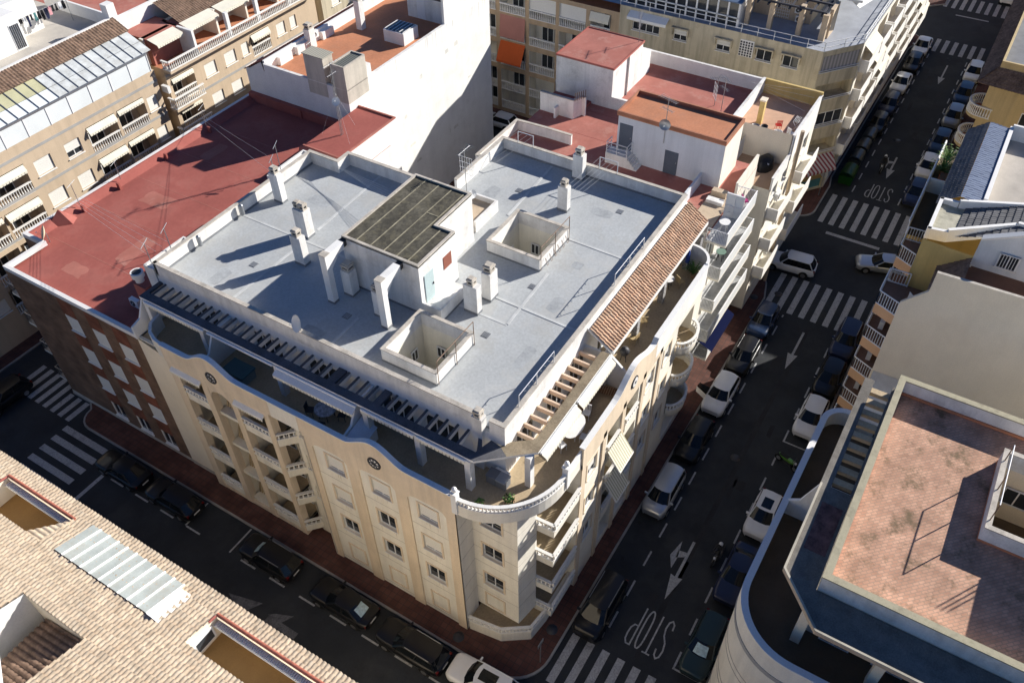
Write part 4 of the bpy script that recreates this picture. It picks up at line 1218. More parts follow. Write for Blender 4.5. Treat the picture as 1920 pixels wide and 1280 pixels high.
    for k in range(7):
        u = k / 6
        rr.append([tuple(Vector(F1[j]).lerp(Vector(B1[j]), u) + Vector((0, 0, .035 * math.sin(math.pi * u)))) for j in range(5)])
    g.grid(rr, roofm, True)
    for i in (0, 4):
        for (a, b_) in ((F0[i], F1[i]), (B0[i], B1[i])): g.tube(a, b_, .045, body, 6)
        m0 = Vector(F0[i]).lerp(Vector(B0[i]), .5); m1 = Vector(F1[i]).lerp(Vector(B1[i]), .5); g.tube(m0, m1, .03, RUBBER, 5)
        g.tube(F1[i], B1[i], .045, roofm, 6)
        if rails:
            o_ = Vector((0, 0, .07)); g.tube(Vector(F1[i]).lerp(Vector(B1[i]), .08) + o_, Vector(F1[i]).lerp(Vector(B1[i]), .92) + o_, .025, METALG, 5)
    g.build('roof', root, loc=(0, 0, 0))
    if sunroof:
        g = MB(); pts = []
        for u in (.12, .62): pts.append([tuple(Vector(F1[j]).lerp(Vector(B1[j]), u) * 1.0 + Vector((0, 0, .035 * math.sin(math.pi * u) + .012))) for j in (1, 2, 3)])
        g.grid(pts, CGLASS, True); g.build('sunroof', root, loc=(0, 0, 0))
    for s in (-1, 1):
        g = MB(); g.hexa([(X(.03), s * hw * .62, .50), (X(.07), s * hw * .93, .50), (X(.10), s * hw * .95, .50), (X(.05), s * hw * .6, .5), (X(.035), s * hw * .62, .60), (X(.085), s * hw * .93, .62), (X(.12), s * hw * .93, .64), (X(.07), s * hw * .58, .62)], LAMP)
        g.build('headlight', root, loc=(0, 0, 0))
        g = MB(); g.box(X(1.0), X(.965), min(s * hw * .66, s * hw * .84), max(s * hw * .66, s * hw * .84), .68, .62 * H - .04, LAMPR); g.build('tail_light', root, loc=(0, 0, 0))
        g = MB(); mx = X(t0 + .09); g.hexa([(mx - .09, s * hw * .93, belt + .02), (mx + .06, s * hw * .93, belt + .02), (mx + .03, s * (hw + .17), belt + .03), (mx - .08, s * (hw + .17), belt + .03), (mx - .09, s * hw * .93, belt + .13), (mx + .04, s * hw * .93, belt + .13), (mx + .01, s * (hw + .17), belt + .15), (mx - .08, s * (hw + .17), belt + .15)], body)
        g.build('mirror', root, loc=(0, 0, 0))
        for t in (.18, .80):
            w = MB(); w.tube((0, -.1, 0), (0, .1, 0), .325, RUBBER, 18)
            wo = w.build('wheel', root, loc=(X(t), s * (hw - .08), .325))
            w = MB(); w.tube((0, s * .06, 0), (0, s * .108, 0), .21, RIM, 14); w.build('rim', wo, loc=(0, 0, 0))
    g = MB(); g.box(X(1.0) - .02, X(.99), -.26, .26, .55, .66, PLATE); g.build('number_plate', root, loc=(0, 0, 0))
    if shade:
        A0, A1 = (F0, F1) if shade == 'front' else (B0, B1)
        up = Vector((.012 if shade == 'front' else -.012, 0, .012)); g = MB(); g.grid([[tuple(Vector(A0[j]).lerp(Vector(A1[j]), q) + up) for j in (1, 2, 3)] for q in (.15, .85)], SHADE, True); g.build('sunshade', root, loc=(0, 0, 0))  # panel serves real sunshades and one painted windscreen glint
    if door_open:
        g = MB(); a = Vector((X(.28), -hw, 0)); b_ = a + Vector((-.45, -.9, 0))
        g.hexa([(a.x, a.y, .35), (b_.x, b_.y, .35), (b_.x - .05, b_.y + .04, .35), (a.x - .06, a.y + .04, .35), (a.x, a.y, belt), (b_.x, b_.y, belt), (b_.x - .05, b_.y + .04, belt), (a.x - .06, a.y + .04, belt)], body)
        g.hexa([(a.x, a.y, belt), (b_.x, b_.y, belt), (b_.x - .04, b_.y + .04, belt), (a.x - .05, a.y + .04, belt), (a.x - .35, a.y + .12, H - .1), (b_.x, b_.y + .15, H - .1), (b_.x - .03, b_.y + .19, H - .1), (a.x - .38, a.y + .16, H - .1)], CGLASS)
        g.build('door', root, loc=(0, 0, 0))
    return root
GP = 'cars parked along the kerbs'
# side street on the left (cars face -y or +y)
car(-2.85, 27.75, 90, 'black', 'black saloon car parked beside the brown brick house, nearest the zebra crossing', 'sedan', 4.5, 1.8, 1.45, GP)
car(-2.75, 22.7, 90, 'black', 'black hatchback parked below the white strip between brick and cream house', 'hatch', 4.4, 1.8, 1.5, GP)
car(-2.75, 13.7, 90, 'black', 'black estate car with silver roof rails alone in the marked bay below the cream balconies', 'suv', 4.4, 1.82, 1.58, GP, rails=True, shade='front')  # front shade panel here stands for a glint on the windscreen
car(-2.76, 7.5, 90, 'black', 'black saloon with a sunshade in its rear window below the cream facade windows', 'sedan', 4.6, 1.8, 1.45, GP, shade='rear')
car(-2.85, 2.1, 90, 'black', 'long black estate car with red tail lamp parked by the corner of the cream block', 'wagon', 4.75, 1.84, 1.52, GP, rails=True)
car(-2.5, -2.75, 92, 'white', 'white crossover with black glass sunroof at the rounded red pavement corner', 'suv', 4.4, 1.84, 1.6, GP, sunroof=True)
car(-2.9, 41.4, 180, 'black', 'black car half out of the picture on the street behind the brick house', 'hatch', 4.2, 1.8, 1.5, GP)
# main street, building side
car(5.3, -6.45, 180, 'black', 'big black seven-seater with roof rails nearest the corner balconies', 'van', 4.6, 1.88, 1.68, GP, rails=True)
car(15.2, -6.3, 180, 'silver', 'silver people carrier parked below the two striped awnings', 'van', 4.25, 1.75, 1.6, GP)
car(20.6, -6.3, 180, 'black', 'black hatchback between the silver people carrier and the white car with an open door', 'hatch', 4.2, 1.78, 1.5, GP)
car(25.75, -6.3, 180, 'white', 'white hatchback with its front passenger door standing open', 'suv', 4.3, 1.8, 1.52, GP, door_open=True)
car(30.6, -6.35, 180, 'black', 'black coupe parked between the white hatchback and the blue car', 'hatch', 4.2, 1.78, 1.42, GP)
car(35.3, -6.3, 180, 'midblue', 'blue small car parked next to the zebra crossing by the terraced balconies', 'hatch', 4.0, 1.74, 1.5, GP)
car(76.2, -6.4, 180, 'navy', 'dark blue car parked second along behind the rubbish bins below the beige block', 'hatch', 4.3, 1.78, 1.5, GP)
car(71.3, -6.4, 180, 'black', 'small dark car parked directly behind the grey rubbish bins', 'hatch', 3.7, 1.7, 1.5, GP)
car(81.7, -6.35, 180, 'white', 'white saloon parked in the middle of the far row below the beige block', 'sedan', 4.5, 1.8, 1.45, GP)
car(87.2, -6.4, 180, 'black', 'black car parked between two white cars in the far row below the beige block', 'hatch', 4.3, 1.78, 1.5, GP)
car(92.3, -6.35, 180, 'white', 'white saloon at the far zebra crossing, first of its row', 'sedan', 4.6, 1.8, 1.45, GP)
# main street, opposite side
car(6.3, -12.95, 180, 'green', 'dark green car with a folded sunshade behind its windscreen', 'wagon', 4.4, 1.76, 1.45, GP, shade='front')
car(11.75, -12.9, 180, 'navy', 'navy saloon parked beside the curved blue-white parapet', 'sedan', 4.5, 1.8, 1.48, GP)
car(16.9, -12.85, 180, 'white', 'white city car with black glass roof parked behind the navy saloon', 'hatch', 3.9, 1.74, 1.55, GP, roof='white', sunroof=True)
car(27.0, -12.95, 180, 'white', 'white hatchback parked below the peach balconies with the green scooter in front', 'hatch', 4.15, 1.78, 1.5, GP)
car(31.6, -12.95, 180, 'black', 'black hatchback parked below the peach balconies between white and navy cars', 'hatch', 4.1, 1.78, 1.5, GP)
car(36.4, -12.9, 180, 'navy', 'dark blue off-roader with roof rails parked next to the zebra crossing', 'suv', 4.5, 1.85, 1.65, GP, rails=True)
car(60.2, -12.95, 180, 'navy', 'dark blue car parked below the planted roof terrace, nearest the zebra crossing', 'hatch', 4.2, 1.8, 1.5, GP)
car(65.4, -12.9, 180, 'white', 'white car half hidden behind the rail of the planted terrace', 'hatch', 4.0, 1.78, 1.5, GP)
car(70.9, -13.0, 180, 'midblue', 'blue car parked behind the bright green terrace plants', 'hatch', 4.2, 1.8, 1.5, GP)
car(76.9, -13.1, 180, 'grey', 'light grey car parked below the curved yellow balcony', 'hatch', 4.3, 1.8, 1.5, GP)
car(82.6, -13.1, 180, 'midblue', 'blue car parked below the brown tiled eaves of the yellow house', 'hatch', 4.4, 1.8, 1.5, GP)
car(88.4, -13.1, 180, 'white', 'white car partly hidden by the brown tiled eaves of the yellow house', 'hatch', 4.3, 1.8, 1.5, GP)
car(113, -13.1, 180, 'white', 'white car at the far zebra crossing, cut by the top of the picture', 'hatch', 4.2, 1.8, 1.5, GP)
car(43.6, -5.9, 95, 'white', 'white crossover turning out of the side street by the terraced balconies', 'suv', 4.4, 1.84, 1.62, None, name='car')
car(47.6, -13.0, 108, 'silver', 'silver saloon nosing out between the houses onto the zebra crossing', 'sedan', 4.6, 1.8, 1.42, None, name='car')
car(51.2, 29.6, 90, 'white', 'white car parked in the narrow street behind the tall white wall', 'hatch', 4.2, 1.8, 1.5, None)


# ================================================================ brown brick house with the red flat roof
bh = thing('brick_house', 'brown brick house with red painted flat roof and white coping beside the cream block', 'house')
FBH = Fr((.4, 37.5), (0, -1), (-1, 0))
uy = lambda y: 37.5 - y
cols = (30.85, 28.12, 25.5)
R2 = [(.82, 1.46), (3.8, 1.42), (6.6, 1.55), (9.72, 1.45)]
mb = MB(); holes = [(uy(c + 1.3), uy(c), z, z + h) for c in cols for z, h in R2]
wall(mb, FBH, 0, 13.3, .55, 12.75, holes, BRICK, depth=.14, rm=WHITE2)
mb.box(.4, .5, 24.2, 37.5, -.02, .55, COPING)
mb.face([(3.4, 37.5, 0), (.4, 37.5, 0), (.4, 37.5, 12.75), (3.4, 37.5, 12.75)], BRICK)
mb.face([(3.4, 39.5, 0), (3.4, 37.5, 0), (3.4, 37.5, 12.75), (3.4, 39.5, 12.75)], BRICK)
mb.face([(26.4, 39.5, 0), (3.4, 39.5, 0), (3.4, 39.5, 12.75), (26.4, 39.5, 12.75)], BRICK)
mb.build('wall', bh)
for c in cols:
    for (z0, z1) in ((2.28, 3.8), (5.22, 6.6), (8.15, 9.72), (11.17, 12.72)): mb = MB(); mb.fbox(FBH, uy(c + 1.35), uy(c - .02), 0, .02, z0 + .06, z1 - .08, BRICKR); mb.build('brick_panel', bh)
for c in cols:
    for i, (z, h) in enumerate(R2): window(bh, FBH, uy(c + 1.3), z, 1.3, h, 'shut' if i else ('glass' if c < 31 else 'half'), depth=.1, half=.35)
mb = MB(); mb.face([(.5, 24.2, 12.6), (26.4, 24.2, 12.6), (26.4, 39.4, 12.6), (3.5, 39.4, 12.6), (3.5, 37.4, 12.6), (.5, 37.4, 12.6)], REDROOF)
for x in (4.5, 8.7, 12.9, 17.1, 21.3): mb.box(x, x + .05, 24.6, 38.9, 12.6, 12.606, REDROOF2)
rf = mb.build('roof', bh)
rd = random.Random(5)
for (x, y, a, b) in ((6.5, 31.5, 3.2, 1.4), (11.5, 34.8, 1.6, 2.8), (14.0, 28.6, 2.6, 1.0), (3.0, 33.5, 1.2, 2.0), (18.5, 36.0, 2.5, 1.2), (9.2, 27.3, 1.5, .8)):
    mb = MB(); P = []
    for i in range(16):
        t = 2 * math.pi * i / 16; k = 1 / max(abs(math.cos(t)), abs(math.sin(t))) * rd.uniform(.82, 1.0); P.append((x + a / 2 * k * math.cos(t), y + b / 2 * k * math.sin(t), 12.604))
    mb.face(P, REDROOF2); mb.build('roof_patch', rf)
mb = MB(); mb.wallpath([(26.4, 39.5), (3.4, 39.5), (3.4, 37.5), (.4, 37.5), (.4, 24.25)], .28, 12.75, 13.1, mat('white_coping', (.74, .72, .69), var=.06))
mb.build('coping', bh)
mb = MB()
mb.hexa([(3.7, 38.6, 12.6), (26.3, 38.6, 12.6), (26.3, 39.22, 12.6), (3.7, 39.22, 12.6), (3.7, 39.1, 13.07), (26.3, 39.1, 13.07), (26.3, 39.22, 13.08), (3.7, 39.22, 13.08)], REDROOF)
for x in (7.7, 11.0, 15.7, 20.4): mb.box(x, x + .14, 38.3, 38.62, 12.6, 13.12, REDROOF)
mb.box(26.0, 26.4, 28.3, 39.2, 12.6, 13.4, REDROOF); mb.box(25.9, 26.05, 33.2, 33.4, 12.6, 13.4, REDROOF)
mb.build('upstand', bh)
mb = MB(); B_ = [(5.0, 39.1), (6.3, 37.9), (7.0, 38.3), (7.0, 39.1)]
for i in range(4): mb.face([B_[i] + (12.6,), B_[(i + 1) % 4] + (12.6,), (6.2, 38.9, 13.6)], REDROOF)
mb.build('roof_hatch', bh)
mb = MB(); mb.box(20.6, 27.5, 24.25, 28.0, 12.6, 14.5, REDROOF, skip=(2, 3)); mb.face([(20.6, 24.25, 0), (27.5, 24.25, 0), (27.5, 24.25, 14.5), (20.6, 24.25, 14.5)], WHITE); mb.face([(27.5, 24.25, 0), (27.5, 28.0, 0), (27.5, 28.0, 14.5), (27.5, 24.25, 14.5)], WHITE); mb.wallpath([(20.6, 27.99), (20.6, 24.25), (27.5, 24.25), (27.5, 27.99)], .14, 14.5, 14.62, REDROOF2)
mb.hexa([(19.7, 24.3, 12.6), (20.6, 24.3, 12.6), (20.6, 28.3, 12.6), (19.7, 28.3, 12.6), (20.5, 24.3, 14.4), (20.6, 24.3, 14.5), (20.6, 28.3, 14.5), (20.5, 28.3, 14.4)], REDROOF2)
mb.build('raised_roof', bh)
for x0, x1, yy in ((3.1, 6.4, 25.1), (14.2, 18.0, 25.2)):
    mb = MB(); mb.box(x0, x1, 24.2, yy, 12.6, 16.35, WHITE2); mb.wallpath([(x0, 24.2), (x1, 24.2), (x1, yy), (x0, yy)], .12, 16.35, 16.5, WHITE2, closed=True); mb.build('service_shaft', bh)
mb = MB(); mb.box(2.7, 3.6, 25.3, 26.4, 12.6, 14.7, REDROOF); mb.tube((3.1, 26.2, 14.7), (3.1, 26.2, 15.1), .28, WHITE2, 12); mb.tube((3.1, 26.2, 15.1), (3.1, 26.2, 15.45), .42, WHITE2, 12); mb.tube((3.1, 26.2, 15.45), (3.1, 26.2, 15.46), .3, IRON, 12)
mb.build('chimney', bh)
# iron balconies on the far side street
FBN = Fr((3.4, 39.5), (-1, 0), (0, 1))
for z in (1.2, 4.1, 7.0, 9.9):
    o = MB(); o.box(.6, 3.3, 37.5, 38.9, z - .18, z, CREAM); o = o.build('balcony', bh)
    r = MB(); bars(r, [(.6, 37.55), (.6, 38.85), (3.3, 38.85)], z, z + 1.0, m=METALG); r.build('railing', o)

# ================================================================ tall white wall house
tw = thing('white_house', 'tall white house whose blank wall rises behind the grey and red roofs', 'house')
mb = MB()
mb.box(26.4, 47.4, 28.0, 39.2, 0, 15.6, WHITE, skip=(1,))
mb.box(40.05, 47.4, 28.0, 28.25, 15.6, 19.6, WHITE)
TW = mb.build('wall', tw)
mb = MB(); mb.face([(26.6, 28.2, 15.604), (47.2, 28.2, 15.604), (47.2, 37.4, 15.604), (26.6, 37.4, 15.604)], ORROOF); mb.build('roof', tw)
parapet('parapet', tw, [(26.4, 37.0), (26.4, 28.0), (40.05, 28.0)], .2, 15.6, 16.35, WHITE, cop=WHITE2, ch=.04)
mb = MB(); mb.box(26.6, 47.3, 37.0, 37.22, 15.6, 16.55, WHITE); 
for x in (28.0, 30.2, 33.5): mb.box(x, x + 1.5, 36.6, 37.0, 15.6, 16.3, WHITE)
mb.build('parapet', tw)
mb = MB(); mb.face([(26.41, 37.22, 16.5), (26.41, 39.25, 15.3), (26.41, 39.2, 15.0), (26.41, 37.0, 15.5)], WHITE)
barrel_roof(mb, (47.4, 39.3, 15.35), (26.3, 39.3, 15.35), (47.4, 37.22, 16.5), (26.3, 37.22, 16.5), 84, 4, mat('red_clay_tile', (.33, .12, .08), var=.3, scale=2), amp=.08, seg=4)
mb.build('tiled_roof', tw)
mb = MB(); mb.box(41.3, 47.4, 28.25, 33.0, 15.6, 18.6, WHITE2, skip=()); mb.box(40.1, 41.3, 28.25, 29.5, 18.3, 18.5, IRON); st = mb.build('stair_house', tw)
mb = MB(); mb.box(41.27, 41.3, 31.0, 31.9, 15.62, 17.6, FRAMEW); mb.build('door', st)
PATCHW = mat('render_patch_offwhite', (.70, .68, .62), var=.1, scale=2, streak=.2)
mb = MB(); rd = random.Random(3)
for k in range(9):
    x = rd.uniform(29, 46); z = rd.uniform(5, 15); w = rd.uniform(.15, .9); h = rd.uniform(.1, .5)
    mb.face([(x, 27.996, z), (x + w, 27.996, z + .04), (x + w * .9, 27.996, z + h), (x + .05, 27.996, z + h * .9)], PATCHW)
for k in range(26):
    x = rd.uniform(26.8, 47); h = rd.uniform(.3, 1.6); w = rd.uniform(.02, .06); mb.face([(x - w, 27.995, 16.3), (x + w, 27.995, 16.3), (x + w * .3, 27.995, 16.3 - h), (x - w * .3, 27.995, 16.3 - h)][::-1], PATCHW)
mb.build('render_repair', tw)
BEIGEB = mat('beige_box_stucco', (.55, .50, .42), var=.12, streak=.2)
CORR = stripemat('corrugation_shade_pale', (.42, .40, .33), (.30, .28, .22), 'y', .22, .5)  # stripes colour in the light and shade of ribs on flat sheets
CORRD = stripemat('corrugation_shade_dark', (.16, .17, .15), (.07, .075, .07), 'y', .22, .45)
mb = MB(); mb.box(26.38, 27.55, 30.1, 32.1, 15.2, 18.55, BEIGEB); o = mb.build('tank_house', tw); mb = MB()
mb.box(26.3, 27.65, 30.0, 32.2, 18.55, 18.62, CORR); mb.build('sheet_roof', o)
mb = MB(); mb.box(26.37, 29.0, 27.97, 29.35, 15.2, 18.2, BEIGEB); mb.box(29.0, 29.8, 28.2, 29.2, 15.6, 17.2, WHITE2); o = mb.build('tank_house', tw); mb = MB()
mb.box(26.5, 28.87, 28.1, 29.2, 18.2, 18.26, CORRD); mb.wallpath([(26.37, 27.97), (29.0, 27.97), (29.0, 29.35), (26.37, 29.35)], .12, 18.2, 18.36, COPING, closed=True); mb.build('sheet_roof', o)
mb = MB(); mb.box(36.1, 38.2, 29.6, 31.8, 15.6, 16.7, WHITE); o = mb.build('skylight', tw); mb = MB(); mb.box(36.25, 38.05, 29.75, 31.65, 16.7, 16.76, GLASS)
for k in range(6): mb.box(36.2, 38.1, 29.7 + .39 * k, 29.75 + .39 * k, 16.76, 16.79, METALW)
mb.build('pane', o)
chimney(tw, 36.7, 37.3, 34.8, 35.4, 15.6, 18.2, base=False); chimney(tw, 31.6, 32.3, 36.3, 36.95, 15.6, 17.3, base=False)

# ================================================================ row of flats beyond the back street (facade y = 46)
def baljust(parent, F, u0, u1, z, out=.0, h=.95, solid=.0):
    r = MB()
    a, b = F(u0, out, 0), F(u1, out, 0)
    balusters(r, [(a[0], a[1]), (b[0], b[1])], z + solid, z + h, step=.22, r=.06, rail=.07)
    return r.build('balustrade', parent)
def loggia_fill(mb, F, u0, u1, z0, z1, d, m): mb.fbox(F, u0 + .005, u1 - .005, -d - .04, -d + .001, z0, z1, m)
def scallop(mb, F, u0, u1, z, out, drop, m=AWNC, n=None):
    n = n or max(4, int((u1 - u0) / .25))
    for i in range(n):
        a = u0 + (u1 - u0) * i / n; b = u0 + (u1 - u0) * (i + 1) / n
        mb.face([F(a, .02, z), F(b, .02, z), F(b, out, z - drop), F(a, out, z - drop)], m)
        mb.face([F(a, out, z - drop), F(b, out, z - drop), F(b - .03, out + .01, z - drop - .2), F(a + .03, out + .01, z - drop - .2)], m)
def flats(root, F, U0, U1, zt, m, wins, logs, awn=(), bands=(), shut='shut', depth=.2, backm=None):
    """wins: (u0,u1,z0,z1,kind) ; logs: (u0,u1,z floor,z top)"""
    mb = MB()
    wall(mb, F, U0, U1, 0, zt, [(w[0], w[1], w[2], w[3], depth) for w in wins] + [(l[0], l[1], l[2], l[3], 1.4) for l in logs], m)
    for l in logs: loggia_fill(mb, F, l[0], l[1], l[2], l[3], 1.4, backm or m)
    mb.build('wall', root)
    if bands:
        mb = MB()
        for z in bands: mb.fbox(F, U0, U1, 0, .03, z, z + .22, BANDG)
        mb.build('string_course', root)
    for w in wins: window(root, F, w[0], w[2], w[1] - w[0], w[3] - w[2], w[4], depth=depth - .03, half=.4)
    FB_ = Fr(tuple(F(0, -1.37, 0)[:2]), F.u[:2], F.n[:2])
    for i, l in enumerate(logs):
        window(root, FB_, l[0] + (l[1] - l[0]) * .25, l[2] + .02, (l[1] - l[0]) * .5, 2.0, 'glass', depth=-.06, sill=False)
        baljust(root, F, l[0], l[1], l[2], out=-.06)
        if i in awn:
            mb = MB(); scallop(mb, F, l[0] + .05, l[1] - .05, l[3] - .05, .12 if i % 2 else .3, .22 if i % 2 else .42); mb.build('awning', root)
fa = thing('apartment_building', 'beige flats with white glazed roof veranda and brown tiled strip behind the brick house', 'apartment building')
FA = Fr((-6, 46), (1, 0), (0, -1)); ua = lambda x: x + 6
wins = []; logs = []
for z in (12.15, 9.2, 6.25, 3.3):
    for a, b in ((20.7, 21.75), (12.2, 13.65), (9.35, 10.9), (1.2, 2.5), (-1.2, .2)): wins.append((ua(a), ua(b), z, z + 1.3, 'half' if (a == 12.2 and z > 12) else 'shut'))
    for a, b in ((14.45, 17.35), (17.6, 20.4), (5.5, 8.6), (2.9, 5.3)): logs.append((ua(a), ua(b), z - .9, z + 1.62))
flats(fa, FA, 0, ua(22.3), 15.4, SANDY, wins, logs, awn=(0, 1, 2, 4, 5, 6, 7, 9), bands=(14.35, 11.3, 8.35))
mb = MB(); mb.face([(22.3, 46, 0), (22.3, 56, 0), (22.3, 56, 15.4), (22.3, 46, 15.4)], SANDY); mb.face([(-6, 46, 15.4), (22.3, 46, 15.4), (22.3, 60, 15.4), (-6, 60, 15.4)], SANDY); mb.build('wall', fa)
FROST = mat('frosted_veranda_panel', (.70, .74, .74), rough=.4, var=.05)
FROSTD = mat('dirty_polycarbonate', (.55, .57, .56), rough=.4, var=.2, scale=1.5, stain=(.38, .37, .33), stain_amt=.6, stain_scale=1.2)
YPC = mat('yellowed_polycarbonate', (.50, .48, .30), rough=.4, var=.15)
ver = MB(); ver.box(-6, 22.1, 46.0, 46.08, 15.4, 16.9, FROST); vo = ver.build('veranda', fa)
mb = MB()
for x in range(-6, 23, 2): mb.box(x, x + .07, 45.96, 46.0, 15.4, 16.95, FRAMEW)
mb.box(-6, 22.1, 45.9, 46.1, 16.9, 17.0, METALG)
x = -5.8
while x < 22.2:
    mb.hexa([(x, 46.1, 16.97), (x + .06, 46.1, 16.97), (x + .06, 48.6, 18.0), (x, 48.6, 18.0), (x, 46.1, 17.03), (x + .06, 46.1, 17.03), (x + .06, 48.6, 18.06), (x, 48.6, 18.06)], METALG); x += .92
mb.build('veranda_frame', vo)
mb = MB(); x = -5.8; k = 0
while x < 22.0:
    for t0, t1, ms in ((0, .45, 0), (.46, 1, 1)):
        if x > 13: m = FROSTD
        else: m = YPC if (ms == 1 or x < 4) else FROST
        y0, y1 = 46.1 + 2.5 * t0, 46.1 + 2.5 * t1; z0, z1 = 16.97 + 1.03 * t0, 16.97 + 1.03 * t1
        mb.face([(x + .06, y0, z0), (x + .92, y0, z0), (x + .92, y1, z1), (x + .06, y1, z1)], m)
    x += .92
mb.build('veranda_roof', vo)
mb = MB(); barrel_roof(mb, (-6, 48.5, 18.0), (22.9, 48.5, 18.0), (-6, 50.1, 18.75), (22.9, 50.1, 18.75), 105, 5, TILEB, amp=.07, seg=4, lift=.03); mb.build('tiled_roof', fa)
mb = MB(); mb.box(-6, 22.9, 50.1, 50.35, 15.4, 18.85, WHITE); mb.face([(-6, 50.3, 17.6), (23.4, 50.3, 17.6), (23.4, 64, 17.6), (-6, 64, 17.6)], mat('pale_terrace_floor', (.50, .46, .40), var=.12))
mb.box(23.2, 23.4, 50.3, 60, 15.4, 18.7, WHITE); mb.box(22.6, 23.4, 50.1, 50.9, 17.6, 19.9, WHITE)
mb.build('roof_terrace', fa)
mb = MB(); mb.box(-6, 20.2, 56.2, 64, 17.6, 20.6, WHITE); mb.box(13, 17.2, 54.3, 56.2, 17.6, 20.6, WHITE); rh = mb.build('roof_house', fa)
mb = MB(); mb.box(16.2, 17.15, 54.27, 54.3, 17.65, 19.8, FRAMEW); 
for k in range(5): mb.box(16.28 + .17 * k, 16.38 + .17 * k, 54.24, 54.27, 17.75, 19.7, IRON)
mb.build('door', rh)
# laundry on the white roof terrace
ln = thing('clothes_line', 'washing line full of dark and pink laundry on the white roof terrace', 'clothes line', (17.5, 54.2, 17.6))
mb = MB(); 
for x in (17.6, 22.4): mb.tube((x, 55.2, 17.6), (x, 55.2, 19.6), .03, METALG)
mb.tube((17.6, 55.2, 19.5), (22.4, 55.2, 19.5), .012, WIRE, 4); mb.build('line', ln)
cl = [mat('cloth_navy', (.02, .025, .06), rough=1), mat('cloth_black', (.015, .015, .018), rough=1), mat('cloth_pink', (.6, .3, .32), rough=1), mat('cloth_white', (.7, .7, .7), rough=1), mat('cloth_teal', (.10, .25, .25), rough=1)]
for k in range(13):
    x = 17.75 + .35 * k; h = random.uniform(.4, 1.0); w = random.uniform(.2, .33); mb = MB()
    rows = [[(x + w * i / 3, 55.2 + .05 * math.sin(3 * i + j + k), 19.5 - h * j / 4) for i in range(4)] for j in range(5)]
    rows2 = [[(p[0], p[1] + .03, p[2]) for p in r] for r in rows]
    mb.grid(rows, cl[(k * 7 + 1) % 5 if k % 3 else 1]); mb.grid(rows2, cl[(k * 7 + 1) % 5 if k % 3 else 1]); mb.build('laundry', ln)

fb = thing('apartment_building', 'beige flats with white balustraded top terrace and cream canopies beside the white tower wall', 'apartment building')
FBB = Fr((23.2, 46), (1, 0), (0, -1)); ub = lambda x: x - 23.2
wins = []; logs = []
for z in (12.3, 9.4, 6.45, 3.5):
    for a, b in ((27.4, 28.8), (29.9, 31.3), (32.1, 33.0), (36.9, 38.1), (38.8, 39.7)): wins.append((ub(a), ub(b), z, z + 1.2, 'shut'))
    logs.append((ub(33.4), ub(35.9), z - .6, z + 1.55)); logs.append((ub(23.6), ub(26.2), z - .7, z + 1.6))
flats(fb, FBB, 0, ub(42.7), 15.0, SANDY, wins, logs, awn=(0, 1, 2, 3, 5, 7), bands=(14.2, 11.3, 8.4))
mb = MB(); mb.face([(23.2, 60, 0), (23.2, 46, 0), (23.2, 46, 15), (23.2, 60, 15)], SANDY); mb.face([(42.7, 46, 0), (42.7, 60, 0), (42.7, 60, 15), (42.7, 46, 15)], SANDY); mb.face([(23.2, 46, 15.0), (42.7, 46, 15.0), (42.7, 60, 15.0), (23.2, 60, 15.0)], ORROOF)
mb.box(23.2, 42.7, 45.1, 46, 14.75, 15.0, SANDY)
mb.box(26.6, 42.7, 48.6, 49, 15, 17.3, CREAM); mb.box(26.5, 26.75, 45.2, 48.6, 15, 17.3, WHITE)
for x in (30.5, 34.2, 38.3): mb.box(x, x + .35, 45.15, 45.5, 15, 17.3, WHITE); mb.box(x, x + .2, 46.6, 48.6, 15, 17.3, CREAM)
mb.box(23.2, 26.3, 47.6, 48.0, 15, 17.3, CREAM)
mb.build('wall', fb)
for z in (12.3, 9.4, 6.45):
    o = MB(); o.box(22.7, 26.2, 45.1, 46, z - .95, z - .7, SANDY); o = o.build('balcony', fb); r = MB(); balusters(r, [(22.75, 45.9), (22.75, 45.15), (26.2, 45.15)], z - .7, z + .3, step=.22, r=.06); r.build('balustrade', o)
r = MB(); balusters(r, [(23.25, 46), (23.25, 45.15), (42.6, 45.15)], 15.0, 15.85, step=.22, r=.06); r.build('balustrade', fb)
mb = MB()
for a, b in ((23.3, 26.2), (26.9, 30.4), (30.8, 34.2), (34.6, 42.6)):
    mb.hexa([(a, 45.9, 17.1), (b, 45.9, 17.1), (b, 47.05, 17.35), (a, 47.05, 17.35), (a, 45.9, 17.15), (b, 45.9, 17.15), (b, 47.05, 17.4), (a, 47.05, 17.4)], AWNC)
    scallop(mb, Fr((a, 45.9), (1, 0), (0, -1)), 0, b - a, 17.1, .06, .02)
mb.build('canopy', fb)
mb = MB(); mb.box(23.4, 27.0, 47.05, 50.4, 15, 17.3, REDROOF2); mb.box(27.0, 42.6, 47.05, 48.6, 17.0, 17.25, REDROOF2); mb.build('raised_roof', fb)
mb = MB(); barrel_roof(mb, (27.0, 47.1, 17.35), (43, 47.1, 17.35), (27.0, 50.0, 18.5), (43, 50.0, 18.5), 68, 7, TILEB, amp=.07, seg=4, lift=.03); mb.box(23.4, 43, 50.2, 50.5, 15, 18.6, WHITE); mb.build('tiled_roof', fb)
mb = MB(); mb.box(23.4, 43, 50.5, 66, 15, 17.4, REDROOF2); mb.box(30.2, 30.6, 50.5, 66, 17.4, 18.2, WHITE); mb.build('back_roof', fb)
fc = thing('apartment_building', 'sand coloured flats in the far corner behind the white tower wall', 'apartment building')
FCC = Fr((43.6, 46), (1, 0), (0, -1))
